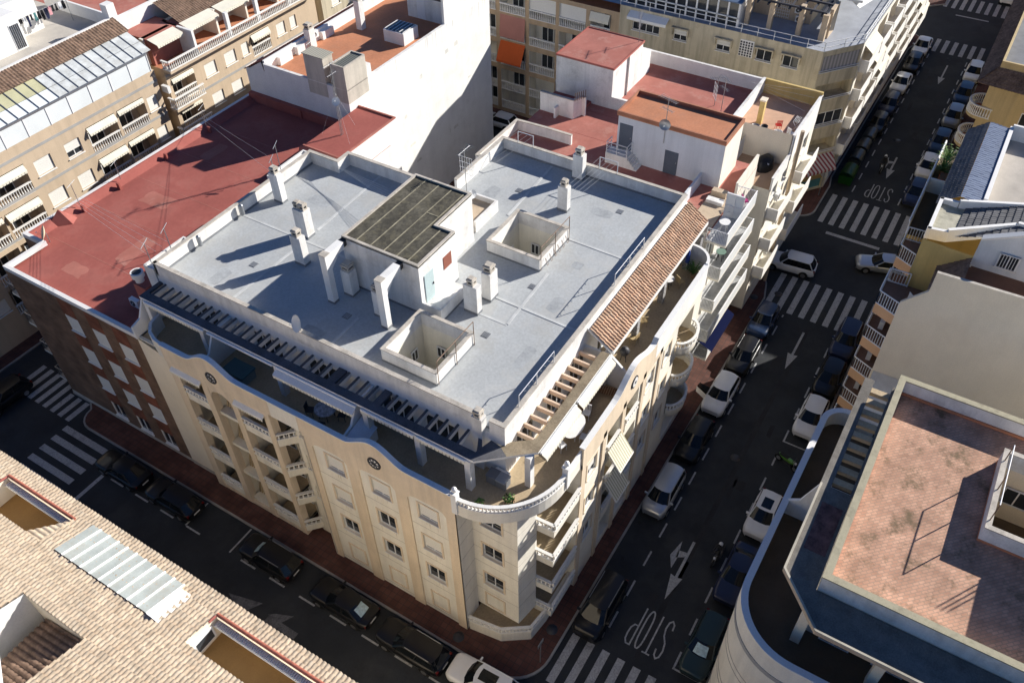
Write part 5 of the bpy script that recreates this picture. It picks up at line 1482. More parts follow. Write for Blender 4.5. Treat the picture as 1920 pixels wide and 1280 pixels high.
flats(fc, FCC, 0, 9, 15, SANDY2, [(1.5, 2.8, z, z + 1.2, 'shut') for z in (3.5, 6.4, 9.3, 12.2)], [(4, 6.5, z - .6, z + 1.6) for z in (3.5, 6.4, 9.3, 12.2)])
mb = MB(); mb.face([(43.6, 46, 15), (52.6, 46, 15), (52.6, 60, 15), (43.6, 60, 15)], SANDY2); mb.face([(43.6, 60, 0), (43.6, 46, 0), (43.6, 46, 15), (43.6, 60, 15)], SANDY2); mb.build('roof', fc)

# ================================================================ beige corner block beyond the cross street
def awn_slope(parent, F, u0, u1, z, out, drop, m):
    mb = MB(); mb.face([F(u0, .02, z), F(u1, .02, z), F(u1, out, z - drop), F(u0, out, z - drop)], m); mb.face([F(u0, out, z - drop), F(u1, out, z - drop), F(u1, out + .02, z - drop - .25), F(u0, out + .02, z - drop - .25)], m)
    return mb.build('awning', parent)
be = thing('apartment_building', 'beige peach flats with stacked white balustrade loggias and an orange sunblind', 'apartment building')
FE = Fr((54, 48), (0, -1), (-1, 0)); ue = lambda y: 48 - y
PEACH2 = mat('tan_stucco', (.50, .37, .24), var=.08, streak=.15, bump=.1)
edges = [(44.9, 41.7), (41.4, 38.2), (37.9, 34.9), (34.6, 31.55), (31.05, 27.95), (27.5, 24.4), (24.0, 21.0), (20.5, 18.3)]
logs = [(ue(a), ue(b), z, z + 2.35) for z in (.55, 2.85, 5.75, 8.7, 11.6) for a, b in edges]
mb = MB(); wall(mb, FE, 0, ue(17.4), 0, 14.4, [l[:4] + (1.5,) for l in logs], PEACH2, rm=CREAM)
for l in logs: loggia_fill(mb, FE, l[0], l[1], l[2], l[3], 1.5, CREAM)
mb.face([(54, 17.4, 14.4), (75, 17.4, 14.4), (75, 48, 14.4), (54, 48, 14.4)], ORROOF)
mb.build('wall', be)
FE2 = Fr((55.45, 48), (0, -1), (-1, 0))
for i, l in enumerate(logs):
    baljust(be, FE, l[0], l[1], l[2], out=-.02)
    if i % 3 != 1: window(be, FE2, l[0] + .8, l[2] + .02, 1.4, 2.0, 'glass', depth=-.08, sill=False)
for (a, b, z) in ((27.5, 24.4, 11.6), (24.0, 21.0, 11.6)):
    mb = MB(); mb.fbox(FE, ue(a) + .02, ue(b) - .02, -.2, -.16, z + .9, z + 2.35, SHUTW); mb.build('shutter', be)
awn_slope(be, FE, ue(31.0), ue(27.95), 8.5, 1.0, 1.75, mat('orange_blind_cloth', (.62, .12, .03), rough=.9, var=.06))
awn_slope(be, FE, ue(31.0), ue(27.95), 11.35, .25, 2.1, mat('dusty_pink_blind_cloth', (.48, .22, .18), rough=.9, var=.08))
awn_slope(be, FE, ue(20.5), ue(18.4), 13.9, .3, .6, AWNC)

bc = thing('apartment_building', 'beige corner flats with chamfered striped balconies, roof veranda and hooded windows', 'apartment building')
FK = Fr((54, 17.4), (0, -1), (-1, 0)); uk = lambda y: 17.4 - y
wins = []
for z in (13.1, 10.2, 7.2, 4.2):
    for a, b in ((11.75, 10.4), (7.5, 6.15), (3.7, 2.25), (1.25, -.2)): wins.append((uk(a), uk(b), z, z + 1.15, 'half' if a > 5 else 'glass'))
    wins.append((uk(16.0), uk(13.2), z, z + .8, 'glass'))
mb = MB(); wall(mb, FK, 0, uk(-2.1), 0, 15.2, [w[:4] + (.2,) for w in wins], SANDY2); mb.build('wall', bc)
for w in wins: window(bc, FK, w[0], w[2], w[1] - w[0], w[3] - w[2], w[4], depth=.16, half=.45)
mb = MB()
for w in wins[:4] + wins[5:9]:
    mb.fbox(FK, w[0] - .15, w[1] + .15, .0, .35, w[3] + .03, w[3] + .14, SANDY2); mb.fbox(FK, w[0] - .16, w[0] - .04, 0, .3, w[2] + .5, w[3] + .03, SANDY2); mb.fbox(FK, w[1] + .04, w[1] + .16, 0, .3, w[2] + .5, w[3] + .03, SANDY2)
mb.build('window_hood', bc)
awn_slope(bc, FK, uk(16.3), uk(12.3), 14.95, .8, .35, TRIMW)
mb = MB()
for i in range(5):
    for j in range(6): mb.fbox(FK, uk(5.3) + .25 * i + .03, uk(5.3) + .25 * i + .2, .005, .05, 13.15 + .24 * j, 13.15 + .24 * j + .17, IRON)
mb.fbox(FK, uk(5.3), uk(4.0), 0, .035, 13.1, 14.65, TRIMW); mb.build('lattice_screen', bc)
ch = [(54, -2.1), (57.4, -4.7)]
FH = Fr(ch[0], (3.4, -2.6), (-2.6, -3.4)); LH = math.hypot(3.4, 2.6)
mb = MB()
oph = [(.2, LH - .2, z, z + 1.5, 1.2) for z in (4.6, 7.5, 10.4, 13.2)] + [(.3, LH - .3, .2, 2.6, .3)]
wall(mb, FH, 0, LH, 0, 15.2, oph, SANDY2); 
for h in oph[:4]: loggia_fill(mb, FH, h[0], h[1], h[2], h[3], 1.2, SANDY2)
mb.fbox(FH, .3, LH - .3, -.32, -.28, .2, 2.6, mat('teal_shopfront', (.07, .20, .22), rough=.4, var=.2))
mb.fbox(FH, .3, LH - .3, -.27, -.2, 1.2, 2.0, mat('ochre_shop_panel', (.35, .25, .10), rough=.6))
mb.build('wall', bc)
for z in (4.6, 7.5, 10.4, 13.2): RAILB = MB(); RAILB.fbox(FH, 0, LH, .02, .07, z + .12, z + .17, METALW); RAILB.fbox(FH, 0, LH, .02, .07, z - .05, z + .0, METALW); RAILB.build('railing', bc)
STR = stripemat('grey_striped_curtain', (.40, .38, .37), (.25, .24, .24), 'x', .3, .5); STR2 = stripemat('red_striped_awning', (.5, .46, .44), (.24, .05, .06), 'x', .34, .5)
mb = MB(); mb.fbox(FH, .25, LH - .25, -.1, -.05, 13.25, 14.65, STR); mb.build('curtain', bc)
awn_slope(bc, FH, .1, LH - .1, 4.3, 1.1, 1.2, STR2)
for z in (7.5,):
    window(bc, Fr(FH(0, -.1, 0)[:2], FH.u[:2], FH.n[:2]), .3, z + .2, LH - .6, 1.25, 'glass', depth=.02, sill=False)
FS_ = Fr((57.4, -4.7), (1, 0), (0, -1))
mb = MB(); holes = []
for z in (3.8, 6.7, 9.6, 12.4):
    for k in range(8): holes.append((1 + 4.5 * k, 4.4 + 4.5 * k, z, z + 2.2, .9))
for k in range(8): holes.append((1 + 4.5 * k, 4.4 + 4.5 * k, .2, 2.6, .3))
wall(mb, FS_, 0, 37.6, 0, 15.2, holes, CREAM)
for h in holes: loggia_fill(mb, FS_, h[0], h[1], h[2], h[3], h[4], SANDY if h[2] > 1 else GLASS)
mb.face([(95, -4.7, 0), (95, 48, 0), (95, 48, 15.2), (95, -4.7, 15.2)], CREAM)
mb.build('wall', bc)
for z in (3.8, 6.7, 9.6, 12.4):
    for k in range(8):
        o = MB(); o.fbox(FS_, .7 + 4.5 * k, 4.7 + 4.5 * k, .0, .75, z - .2, z, WHITE); o = o.build('balcony', bc)
        r = MB(); r.fbox(FS_, .7 + 4.5 * k, 4.7 + 4.5 * k, .68, .76, z - .2, z + .95, WHITE); r.fbox(FS_, .7 + 4.5 * k, .78 + 4.5 * k, 0, .68, z, z + .95, WHITE); r.fbox(FS_, 4.62 + 4.5 * k, 4.7 + 4.5 * k, 0, .68, z, z + .95, WHITE); r.build('balcony_wall', o)
        if (k * 3 + int(z)) % 4 == 0: awn_slope(bc, FS_, .9 + 4.5 * k, 4.5 + 4.5 * k, z + 2.2, .8, .6, AWNC)
# roof deck, veranda, pergola
mb = MB(); mb.face([(54.02, -2.1, 15.2), (57.4, -4.68, 15.2), (95, -4.68, 15.2), (95, 48, 15.2), (54.02, 48, 15.2)], mat('blue_grey_deck', (.34, .36, .40), var=.15)); mb.build('roof', bc)
r = MB(); P = [(54.05, 17.4), (54.05, -2.1), (57.4, -4.62), (94, -4.62)]
for z in (15.55, 16.0):
    for a, b in zip(P[:-1], P[1:]): r.tube((a[0], a[1], z), (b[0], b[1], z), .035, METALW, 5)
for a, b in zip(P[:-1], P[1:]):
    n = int(math.hypot(b[0] - a[0], b[1] - a[1]) / 1.5)
    for i in range(n + 1): t = i / max(1, n); r.tube((a[0] + (b[0] - a[0]) * t, a[1] + (b[1] - a[1]) * t, 15.2), (a[0] + (b[0] - a[0]) * t, a[1] + (b[1] - a[1]) * t, 16.0), .03, METALW, 5)
r.build('railing', bc)
mb = MB(); mb.box(58.6, 90, 0.6, 17.2, 15.2, 18.0, SANDY); mb.box(58.6, 90, -3.4, 0.6, 18.0, 18.2, WHITE)
for y in (.65, 3.3, 5.4): mb.box(55.6, 56.1, y, y + .4, 15.2, 18.0, SANDY)
mb.build('penthouse', bc)
mb = MB(); BLUEV = mat('blue_sheet_roof', (.12, .17, .26), rough=.5, var=.1)
mb.hexa([(54.7, 6.0, 17.35), (58.6, 6.0, 17.9), (58.6, 17.2, 17.9), (54.7, 17.2, 17.35), (54.7, 6.0, 17.45), (58.6, 6.0, 18.02), (58.6, 17.2, 18.02), (54.7, 17.2, 17.45)], BLUEV)
mb.box(54.8, 54.86, 6.1, 17.1, 15.25, 17.35, GLASS)
vo = mb.build('veranda', bc); mb = MB()
for k in range(12): mb.box(54.7, 54.8, 6.05 + k, 6.2 + k, 15.2, 17.35, FRAMEW)
mb.box(54.72, 58.6, 6.0, 6.08, 15.2, 17.35, FRAMEW); mb.box(54.7, 54.8, 6.0, 17.2, 16.0, 16.1, FRAMEW); mb.build('veranda_frame', vo)
mb = MB(); PURL = mat('dark_timber', (.05, .05, .06), var=.2)
for k in range(7): mb.box(55.2, 58.6, -1.0 + .95 * k, -.85 + .95 * k, 17.6, 17.75, PURL)
mb.box(55.5, 55.7, -1.3, 5.6, 17.75, 17.9, PURL); mb.box(57.4, 57.6, -1.3, 5.6, 17.75, 17.9, PURL); mb.build('pergola', bc)
mb = MB(); mb.box(55.6, 56.1, -1.5, -1.0, 15.2, 17.6, SANDY); mb.box(56.6, 58.6, -1.6, -1.3, 15.2, 17.8, SANDY); mb.build('post', bc)
mb = MB()
for k in range(7): mb.box(58.5, 58.55, 2.6 + .2 * k, 2.63 + .2 * k, 15.3, 17.2, TRIMW); mb.box(58.5, 58.55, 2.6, 4.0, 15.4 + .28 * k, 15.43 + .28 * k, TRIMW)
mb.build('trellis', bc)
mb = MB(); mb.face([(58.8, -1.5, 18.6), (62.5, -1.0, 18.2), (62.8, -4.3, 17.6), (59.0, -3.2, 17.4)], TRIMW); mb.face([(58.8, -1.5, 18.56), (59.0, -3.2, 17.36), (62.8, -4.3, 17.56), (62.5, -1.0, 18.16)], TRIMW); mb.build('shade_sail', bc)

# ================================================================ terraced neighbour with red roof terrace (right of the cream block)
nb = thing('apartment_building', 'white and cream terraced flats with red roof floor and blue-white roof house', 'apartment building')
mb = MB()
FN = Fr((26.0, -2.8), (1, 0), (0, -1)); un = lambda x: x - 26.0
logs = [(un(a), un(b), z, z + 2.2, .25) for z in (2.2, 5.05, 8.0, 11.0) for a, b in ((26.5, 28.6), (29.2, 31.4), (32.4, 34.2))]
wall(mb, FN, 0, 10.2, 0, 14.0, logs, CREAM)
mb.face([(26, -1.1, 13), (26, -2.8, 13), (26, -2.8, 14.6), (26, -1.1, 14.6)], CREAM)
mb.box(31.9, 36.2, -2.78, -2.6, 14, 15.0, CREAM)
mb.build('wall', nb)
for l in logs: window(nb, FN, l[0], l[2], l[1] - l[0], 2.15, 'glass', depth=.2, sill=False)
mb = MB(); mb.face([(26, -2.8, 14.0), (36.2, -2.8, 14.0), (36.2, 15.4, 14.0), (26, 15.4, 14.0)], REDROOF2); mb.face([(36.2, -.5, 14.0), (38.2, -.5, 14.0), (38.2, 15.4, 14.0), (36.2, 15.4, 14.0)], REDROOF2)
for x in (29, 33.5, 37): mb.box(x, x + .05, 7, 12, 14, 14.005, REDROOF)
mb.build('roof', nb)
mb = MB(); mb.face([(26, 15.3, 0), (26, 13, 0), (26, 13, 14), (26, 15.3, 14)], WHITE2); mb.face([(36.2, 15.4, 0), (26, 15.4, 0), (26, 15.4, 14), (36.2, 15.4, 14)], WHITE2); mb.build('wall', nb)
parapet('parapet', nb, [(31.75, 10.6), (31.75, 12.7), (31.6, 15.35), (26.0, 15.35), (26.0, 13.2)][::-1], .18, 14.0, 14.8, WHITE2)
parapet('parapet', nb, [(35.2, 15.35), (35.2, 12.3), (36.1, 12.0), (36.1, 11.7)], .18, 14.0, 15.6, WHITE2)
mb = MB(); mb.box(36.2, 38.2, 12.2, 15.6, 14.0, 14.2, REDROOF); mb.box(34.6, 35.22, 13.6, 13.75, 14, 14.9, WHITE2)
for k in range(6): mb.tube((35.25 + .18 * k, 12.2 - .09 * k, 15.6), (35.25 + .18 * k, 12.2 - .09 * k, 16.3), .03, METALR, 4)
mb.build('roof_box', nb)
BLUEW = mat('pale_blue_lime_wash', (.66, .69, .72), var=.06, fine=.05, streak=.1, bump=.2)
FHS = Fr((32.0, 6.9), (0, -1), (-1, 0))
mb = MB(); mb.box(32.0, 35.4, -1.33, 6.9, 14.0, 17.6, BLUEW); mb.face([(31.95, -1.36, 0), (35.45, -1.36, 0), (35.45, -1.36, 17.6), (31.95, -1.36, 17.6)], CREAM)
mb.box(31.9, 35.5, -1.4, 7.0, 17.6, 17.68, ORROOF); mb.wallpath([(31.9, 7.0), (31.9, -1.4), (35.5, -1.4), (35.5, 7.0)], .14, 17.68, 17.95, mat('orange_kerb', (.38, .17, .10), var=.2), closed=True)
rh = mb.build('roof_house', nb)
GDOOR = mat('grey_blue_door', (.10, .12, .15), rough=.5, var=.1)
for a, z, h in ((6.73, 14.9, 2.1), (3.0, 14.0, 1.9)):
    mb = MB(); mb.fbox(FHS, 6.9 - a, 6.9 - a + 1.05, 0, .03, z, z + h, GDOOR); d = mb.build('door', rh); mb = MB(); mb.fbox(FHS, 6.9 - a + .9, 6.9 - a + .95, .03, .08, z + 1, z + 1.12, METALG); mb.build('handle', d)
mb = MB(); mb.box(31.0, 32.0, 5.5, 7.3, 14, 14.88, WHITE2); 
for k in range(4): mb.box(31.0, 32.0, 5.3 - .2 * k, 5.5 - .2 * k, 14, 14.7 - .2 * k, WHITE2)
mb.build('steps', nb)
r = MB(); P = [(31.9, 7.25), (31.05, 7.25), (31.05, 5.6), (31.9, 5.6)]
for z in (15.1, 15.4, 15.75):
    for a, b in zip(P[:-1], P[1:]): r.tube((a[0], a[1], z), (b[0], b[1], z), .03, METALW, 5)
for p in P + [(31.05, 6.4)]: r.tube((p[0], p[1], 14.8), (p[0], p[1], 15.75), .03, METALW, 5)
r.build('railing', nb)
mb = MB(); mb.box(29.0, 31.9, -.05, .1, 14, 15.0, BLUEW); mb.box(26.3, 31.9, -2.7, -1.12, 14.0, 14.05, SANDY); mb.box(30.0, 30.5, -2.4, -1.2, 14.05, 14.3, WHITE2); mb.box(31.0, 31.5, -2.3, -1.2, 14.05, 14.45, SANDY)
mb.build('stair_wall', nb)
# terraced balconies
PANELW = mat('opal_white_panel', (.76, .77, .76), rough=.35, var=.05)
MOSAIC = brickmat('white_grey_mosaic', (.62, .62, .61), (.42, .43, .44), (.55, .55, .54), .3, .3, .02, var=.15)
for k, (z, x1) in enumerate(((14.0, 31.7), (11.0, 32.6), (8.0, 33.4), (5.05, 34.2), (2.2, 31.0))):
    x0 = 26.0 if k < 4 else 27
    y1 = -4.28
    o = MB(); o.box(x0, x1, y1, -2.8, z - .16, z, CREAM); o.face([(x0, y1 + .1, z + .004), (x1, y1 + .1, z + .004), (x1, -2.82, z + .004), (x0, -2.82, z + .004)], MOSAIC); o = o.build('balcony', nb)
    r = MB(); r.box(x0 + .05, x1 - .05, y1 - .01, y1 + .03, z + .06, z + .94, PANELW); r.build('balcony_panel', o)
    r = MB(); bars(r, [(x0 + .04, y1), (x0 + .04, -2.85)], z, z + 1.0, m=METALW, step=.11); bars(r, [(x1 - .04, y1), (x1 - .04, -2.85)], z, z + 1.0, m=METALW, step=.11); r.tube((x0, y1 + .05, z + 1.03), (x1, y1 + .05, z + 1.03), .035, METALW, 5); r.build('railing', o)
mb = MB(); mb.box(29.2, 29.26, -4.1, -2.85, 14.0, 15.9, FROST); 
for y in (-4.1, -3.5, -2.9): mb.box(29.17, 29.29, y, y + .05, 14, 15.9, FRAMEW)
for z in (14.9, 15.86): mb.box(29.17, 29.29, -4.1, -2.85, z, z + .06, FRAMEW)
mb.build('glass_screen', nb)
awn_slope(nb, FN, .4, 5.2, 4.75, 1.9, .9, mat('blue_awning_cloth', (.006, .009, .038), rough=1.0, var=.1, spec=.05))

# ---- second neighbour: red terrace with white roof house, tiled orange terrace at the street corner
n2 = thing('apartment_building', 'white corner flats with red roof house, antenna terrace and orange tiled corner terrace', 'apartment building')
F2N = Fr((36.2, -4.15), (1, 0), (0, -1))
mb = MB(); holes = []
for z in (2.4, 5.3, 8.2, 11.0):
    for a in (.6, 3.0, 5.6, 8.0): holes.append((a, a + 1.4, z, z + 1.4, .2))
wall(mb, F2N, 0, 10.9, 0, 12.6, holes, CREAM)
mb.face([(36.2, -2.8, 0), (36.2, -4.15, 0), (36.2, -4.15, 12.3), (36.2, -2.8, 12.3)], CREAM)
mb.face([(47.1, -4.15, 0), (47.1, 16, 0), (47.1, 16, 14), (47.1, -4.15, 14)], CREAM)
mb.face([(47.1, 15.6, 0), (36.2, 15.6, 0), (36.2, 15.6, 14), (47.1, 15.6, 14)], WHITE2)
mb.face([(40.0, .6, 12.3), (40.0, -4.1, 12.3), (40.0, -4.1, 15.0), (40.0, .6, 15.0)], ROUND_CREAM)
mb.build('wall', n2)
for h in holes: window(n2, F2N, h[0], h[2], 1.4, 1.4, 'glass' if int(h[0] * 3 + h[2]) % 2 else 'half', depth=.16)
mb = MB(); mb.face([(36.2, -4.1, 12.3), (40.0, -4.1, 12.3), (40.0, -.5, 12.3), (36.2, -.5, 12.3)], mat('tan_tile_floor', (.45, .30, .19), var=.15)); mb.face([(40.0, -4.1, 14.0), (47.1, -4.1, 14.0), (47.1, .6, 14.0), (40.0, .6, 14.0)], mat('salmon_tile_floor', (.58, .36, .24), var=.15)); mb.face([(38.2, .6, 14.0), (47.1, .6, 14.0), (47.1, 15.6, 14.0), (38.2, 15.6, 14.0)], REDROOF2); mb.build('roof', n2)
mb = MB(); mb.face([(36.3, -.5, 12.3), (40, -.5, 12.3), (40, -.5, 14), (36.3, -.5, 14)], WHITE2); mb.face([(36.2, -.5, 12.3), (36.2, -2.8, 12.3), (36.2, -2.8, 14), (36.2, -.5, 14)], WHITE2); mb.build('wall', n2)
parapet('parapet', n2, [(38.2, 15.6), (38.2, .6), (40.1, .6)], .18, 14.0, 15.0, WHITE2, cop=WHITE2)
parapet('parapet', n2, [(47.1, .6), (47.1, 15.6), (38.2, 15.6)], .18, 14.0, 15.1, WHITE, cop=WHITE2)
parapet('parapet', n2, [(40.1, .62), (47.1, .62)], .18, 14.0, 15.2, WHITE, cop=WHITE2)
parapet('parapet', n2, [(40.0, -4.2), (47.1, -4.2)], .16, 12.6, 14.95, WHITE, cop=WHITE2)
parapet('parapet', n2, [(36.2, -4.2), (40.0, -4.2)], .14, 12.2, 13.3, WHITE, cop=WHITE2)
parapet('parapet', n2, [(47.1, -4.2), (47.1, .6)], .16, 12.6, 15.2, OCHRE, cop=OCHRE)
mb = MB(); mb.box(41.9, 42.4, -1.0, -.6, 14, 16.0, OCHRE); mb.box(41.85, 42.45, -1.05, -.55, 16.0, 16.12, ROUND_CREAM); mb.build('post', n2)
mb = MB(); mb.box(38.17, 43.7, 10.4, 15.56, 14.0, 17.4, WHITE2); mb.box(38.1, 43.8, 10.3, 15.6, 17.4, 17.5, REDROOF2); mb.wallpath([(38.1, 15.6), (38.1, 10.3), (43.8, 10.3), (43.8, 15.6)], .08, 17.5, 17.56, REDROOF, closed=True); mb.box(43.7, 45.6, 10.4, 12.2, 14, 16.0, WHITE); mb.box(40.8, 40.95, 10.28, 10.4, 14, 17.4, METALG)
mb.build('roof_house', n2)
for k, z in enumerate((3.8, 6.7, 9.6)):
    o = MB(); o.fbox(F2N, .3, 3.9, 0, .9, z - .2, z, CREAM); o = o.build('balcony', n2); r = MB(); r.fbox(F2N, .3, 3.9, .82, .9, z, z + .95, WHITE); r.fbox(F2N, .3, .38, 0, .82, z, z + .95, WHITE); r.build('balcony_wall', o)
    o = MB(); o.fbox(F2N, 6.2, 10.6, 0, .9, z - .2, z, CREAM); o = o.build('balcony', n2); r = MB(); r.fbox(F2N, 6.2, 10.6, .82, .9, z, z + .95, WHITE); r.fbox(F2N, 6.2, 6.28, 0, .82, z, z + .95, WHITE); r.build('balcony_wall', o)
mb = MB(); mb.tube((40.8, -4.55, 0), (40.8, -4.55, 15.1), .16, SANDY, 10); mb.build('flue_pipe', n2)

# ================================================================ curved balcony house, front right
cb = thing('apartment_building', 'house with curved white parapet and herringbone terracotta roof terrace in the front right corner', 'apartment building')
arcL = [(4.0 + 3.3 * math.cos(t), -17.35 + 3.3 * math.sin(t)) for t in [math.pi / 2 + math.pi / 2 * i / 14 for i in range(15)]]
arcR = [(15.7 + 1.3 * math.cos(t), -15.45 + 1.3 * math.sin(t)) for t in [0 + math.pi / 2 * i / 8 for i in range(9)]]
out = [(17.0, -17.0)] + arcR + arcL + [(.7, -32)]
mb = MB(); mb.wallpath(out, .28, 11.5, 12.92, CREAM); o = mb.build('terrace_parapet', cb)
mb = MB(); mb.wallpath([(p[0], p[1]) for p in out], .34, 12.92, 13.0, TRIMW); mb.build('coping', o)
mb = MB(); body = [(p[0], p[1]) for p in out[1:]]
mb.prism(body + [(17.35, -32), (17.35, -15.6), (17.0, -15.6)], 0, 11.5, CREAM, cap=False)
for z in (2.9, 3.4, 5.8, 6.3, 8.7, 9.2): mb.wallpath([(p[0] - .012, p[1] + .012) for p in body], .02, z, z + .06, CREAMJ)
mb.build('wall', cb)
mb = MB(); mb.wallpath([(p[0] - .03, p[1] + .03) for p in body], .04, 11.35, 11.65, BANDG); mb.build('string_course', cb)
mb = MB(); mb.box(17.36, 23.98, -32, -15.7, 0, 10.0, CREAM); mb.build('unseen_sun_block', cb)  # unseen body added to stop sun reaching the street through the gap
FCB = Fr((16, -14.12), (-1, 0), (0, 1))
for r_ in (1.0, 3.9, 6.8):
    for a in (1.5, 4.5, 7.5): 
        mb = MB(); mb.fbox(FCB, a - .1, a + 1.4, 0, .05, r_ - .1, r_ + 1.5, PEACH); so = mb.build('window', cb); mb = MB(); mb.fbox(FCB, a, a + 1.3, .05, .07, r_, r_ + 1.4, GLASS); mb.build('pane', so)
DKFL = mat('dark_brown_terrace_floor', (.11, .08, .05), var=.2)
mb = MB(); mb.face([(x, y, 11.9) for x, y in body] + [(17.3, -32, 11.9), (17.3, -15.6, 11.9), (17, -15.6, 11.9)], DKFL); mb.build('terrace_floor', cb)
PAVER = brickmat('terracotta_herringbone', (.56, .33, .225), (.45, .25, .165), (.36, .24, .17), .30, .15, .02, rot=rad(45), moss=(.11, .085, .045), moss_amt=.8, moss_scale=.8)
well = (9.9, 14.7, -26.2, -22.8)
mb = MB(); flat(mb, 3.55, 17.3, -32, -17.1, 15.5, PAVER, [well]); mb.build('roof', cb)
mb = MB(); mb.wallpath([(17.3, -32), (17.3, -17.1), (3.55, -17.1), (3.55, -32)], .05, 11.9, 15.5, CREAM); 
mb.build('wall', cb)
MOSSY = mat('mossy_coping', (.40, .36, .25), var=.3, scale=2, stain=(.2, .19, .12), stain_amt=.6, stain_scale=2)
parapet('roof_parapet', cb, [(17.3, -32), (17.3, -17.1), (3.55, -17.1), (3.55, -32)], .24, 15.5, 16.45, WHITE2, cop=MOSSY, over=.05, ch=.08)
mb = MB(); mb.wallpath([(17.05, -31.7), (17.05, -17.35), (3.8, -17.35), (3.8, -31.7)], .08, 15.5, 15.66, ORROOF); mb.build('upstand', cb)
mb = MB(); x0, x1, y0, y1 = well
mb.box(x0 - .2, x0, y0 - .2, y1 + .2, 15.5, 16.5, WHITE2); mb.box(x1, x1 + .2, y0 - .2, y1 + .2, 15.5, 16.5, WHITE2); mb.box(x0, x1, y1, y1 + .2, 15.5, 16.5, WHITE2); mb.box(x0, x1, y0 - .2, y0, 15.5, 16.5, WHITE2)
for a, b in (((x0, y0), (x0, y1)), ((x0, y1), (x1, y1)), ((x1, y1), (x1, y0)), ((x1, y0), (x0, y0))): mb.face([(a[0], a[1], 6), (b[0], b[1], 6), (b[0], b[1], 15.5), (a[0], a[1], 15.5)], ROUND_CREAM)
mb.face([(x0, y0, 6), (x1, y0, 6), (x1, y1, 6), (x0, y1, 6)], DKFL)
lw = mb.build('light_well', cb)
mb = MB()
for (a, b, c, d) in ((x0 - .23, x0 + .03, y0 - .23, y1 + .23), (x1 - .03, x1 + .23, y0 - .23, y1 + .23), (x0 + .03, x1 - .03, y1 - .03, y1 + .23)): mb.box(a, b, c, d, 16.5, 16.57, COPING)
mb.wallpath([(x0 - .2, y0), (x0 - .2, y1 + .2), (x1 + .2, y1 + .2)], .02, 15.5, 15.64, ORROOF)
mb.build('coping', lw)
window(lw, Fr((x1, y1), (0, -1), (-1, 0)), .7, 13.2, 1.3, 1.2, 'glass', depth=-.08)
r = MB()
for t in (0, .5, 1):
    x = 10.2 + 3.9 * t; r.tube((x, -22.7, 16.5), (x, -22.7, 17.75), .03, METALR, 6)
r.tube((10.2, -22.7, 17.75), (14.1, -22.7, 17.75), .03, METALW, 6); r.build('clothes_rail', cb)
SLATE2 = mat('blue_grey_roofing_felt', (.165, .15, .13), var=.3, scale=1.2, fine=.2, stain=(.24, .225, .20), stain_amt=.5, stain_scale=1.0)
mb = MB(); cp_ = [(9.25, -15.48), (3.8, -15.46), (1.55, -17.6), (1.45, -32), (3.5, -32), (3.5, -17.05), (9.25, -17.05)]
mb.prism(cp_[::1], 15.2, 15.42, SANDY, top=SLATE2, bottom=True); cn = mb.build('canopy', cb)
mb = MB(); mb.wallpath([(9.25, -15.48), (3.8, -15.46), (1.55, -17.6), (1.45, -32)], .1, 15.42, 15.5, mat('canopy_edge', (.45, .41, .33), var=.25)); mb.build('roof_edge', cn)
mb = MB(); mb.box(5.3, 8.2, -16.9, -15.9, 15.42, 15.44, mat('old_red_patch', (.16, .08, .07), var=.5, scale=3)); mb.build('roof_patch', cn)
mb = MB(); mb.box(9.25, 17.4, -16.0, -15.48, 15.2, 15.42, SLATE2); pgo = mb.build('pergola', cb); mb = MB(); x = 9.9
mb.box(9.25, 17.4, -17.08, -16.95, 15.25, 15.42, SLATE2)
while x < 17.3: mb.box(x - .28, x + .1, -16.95, -16.0, 15.1, 15.35, WOODP); x += .86
mb.build('slat', pgo)
for x, y in ((2.9, -17.1), (2.5, -20.6), (9.5, -15.8), (16.8, -15.8)): 
    mb = MB(); mb.box(x - .22, x + .22, y - .22, y + .22, 11.9, 15.2, ROUND_CREAM); mb.build('post', cb)
mb = MB(); pr = [(-14.35, 11.9), (-17.05, 11.9), (-17.05, 15.2), (-15.5, 15.2), (-14.9, 13.4), (-14.35, 13.0)]
A = [(9.3, y, z) for y, z in pr]; B = [(9.45, y, z) for y, z in pr]
mb.face(A, WHITE2); mb.face(list(reversed(B)), WHITE2)
for i in range(len(pr)): j = (i + 1) % len(pr); mb.face([A[j], A[i], B[i], B[j]], WHITE2)
mb.build('partition', cb)
mb = MB(); mb.box(9.0, 13.2, -33, -26.6, 15.5, 18.6, WHITE2); st = mb.build('stair_house', cb); mb = MB()
for k in range(3): mb.tube((13.1 - .02 * k, -26.7 - .22 * k, 18.6), (13.1, -26.7 - .22 * k, 19.85), .035, METALR, 5)
mb.build('roof_rail', st)
FW = Fr((3.5, -17.2), (0, -1), (-1, 0))
for a in (.8, 3.2, 5.4): window(cb, FW, a, 12.0, 1.4, 2.1, 'glass', depth=-.07, sill=False)

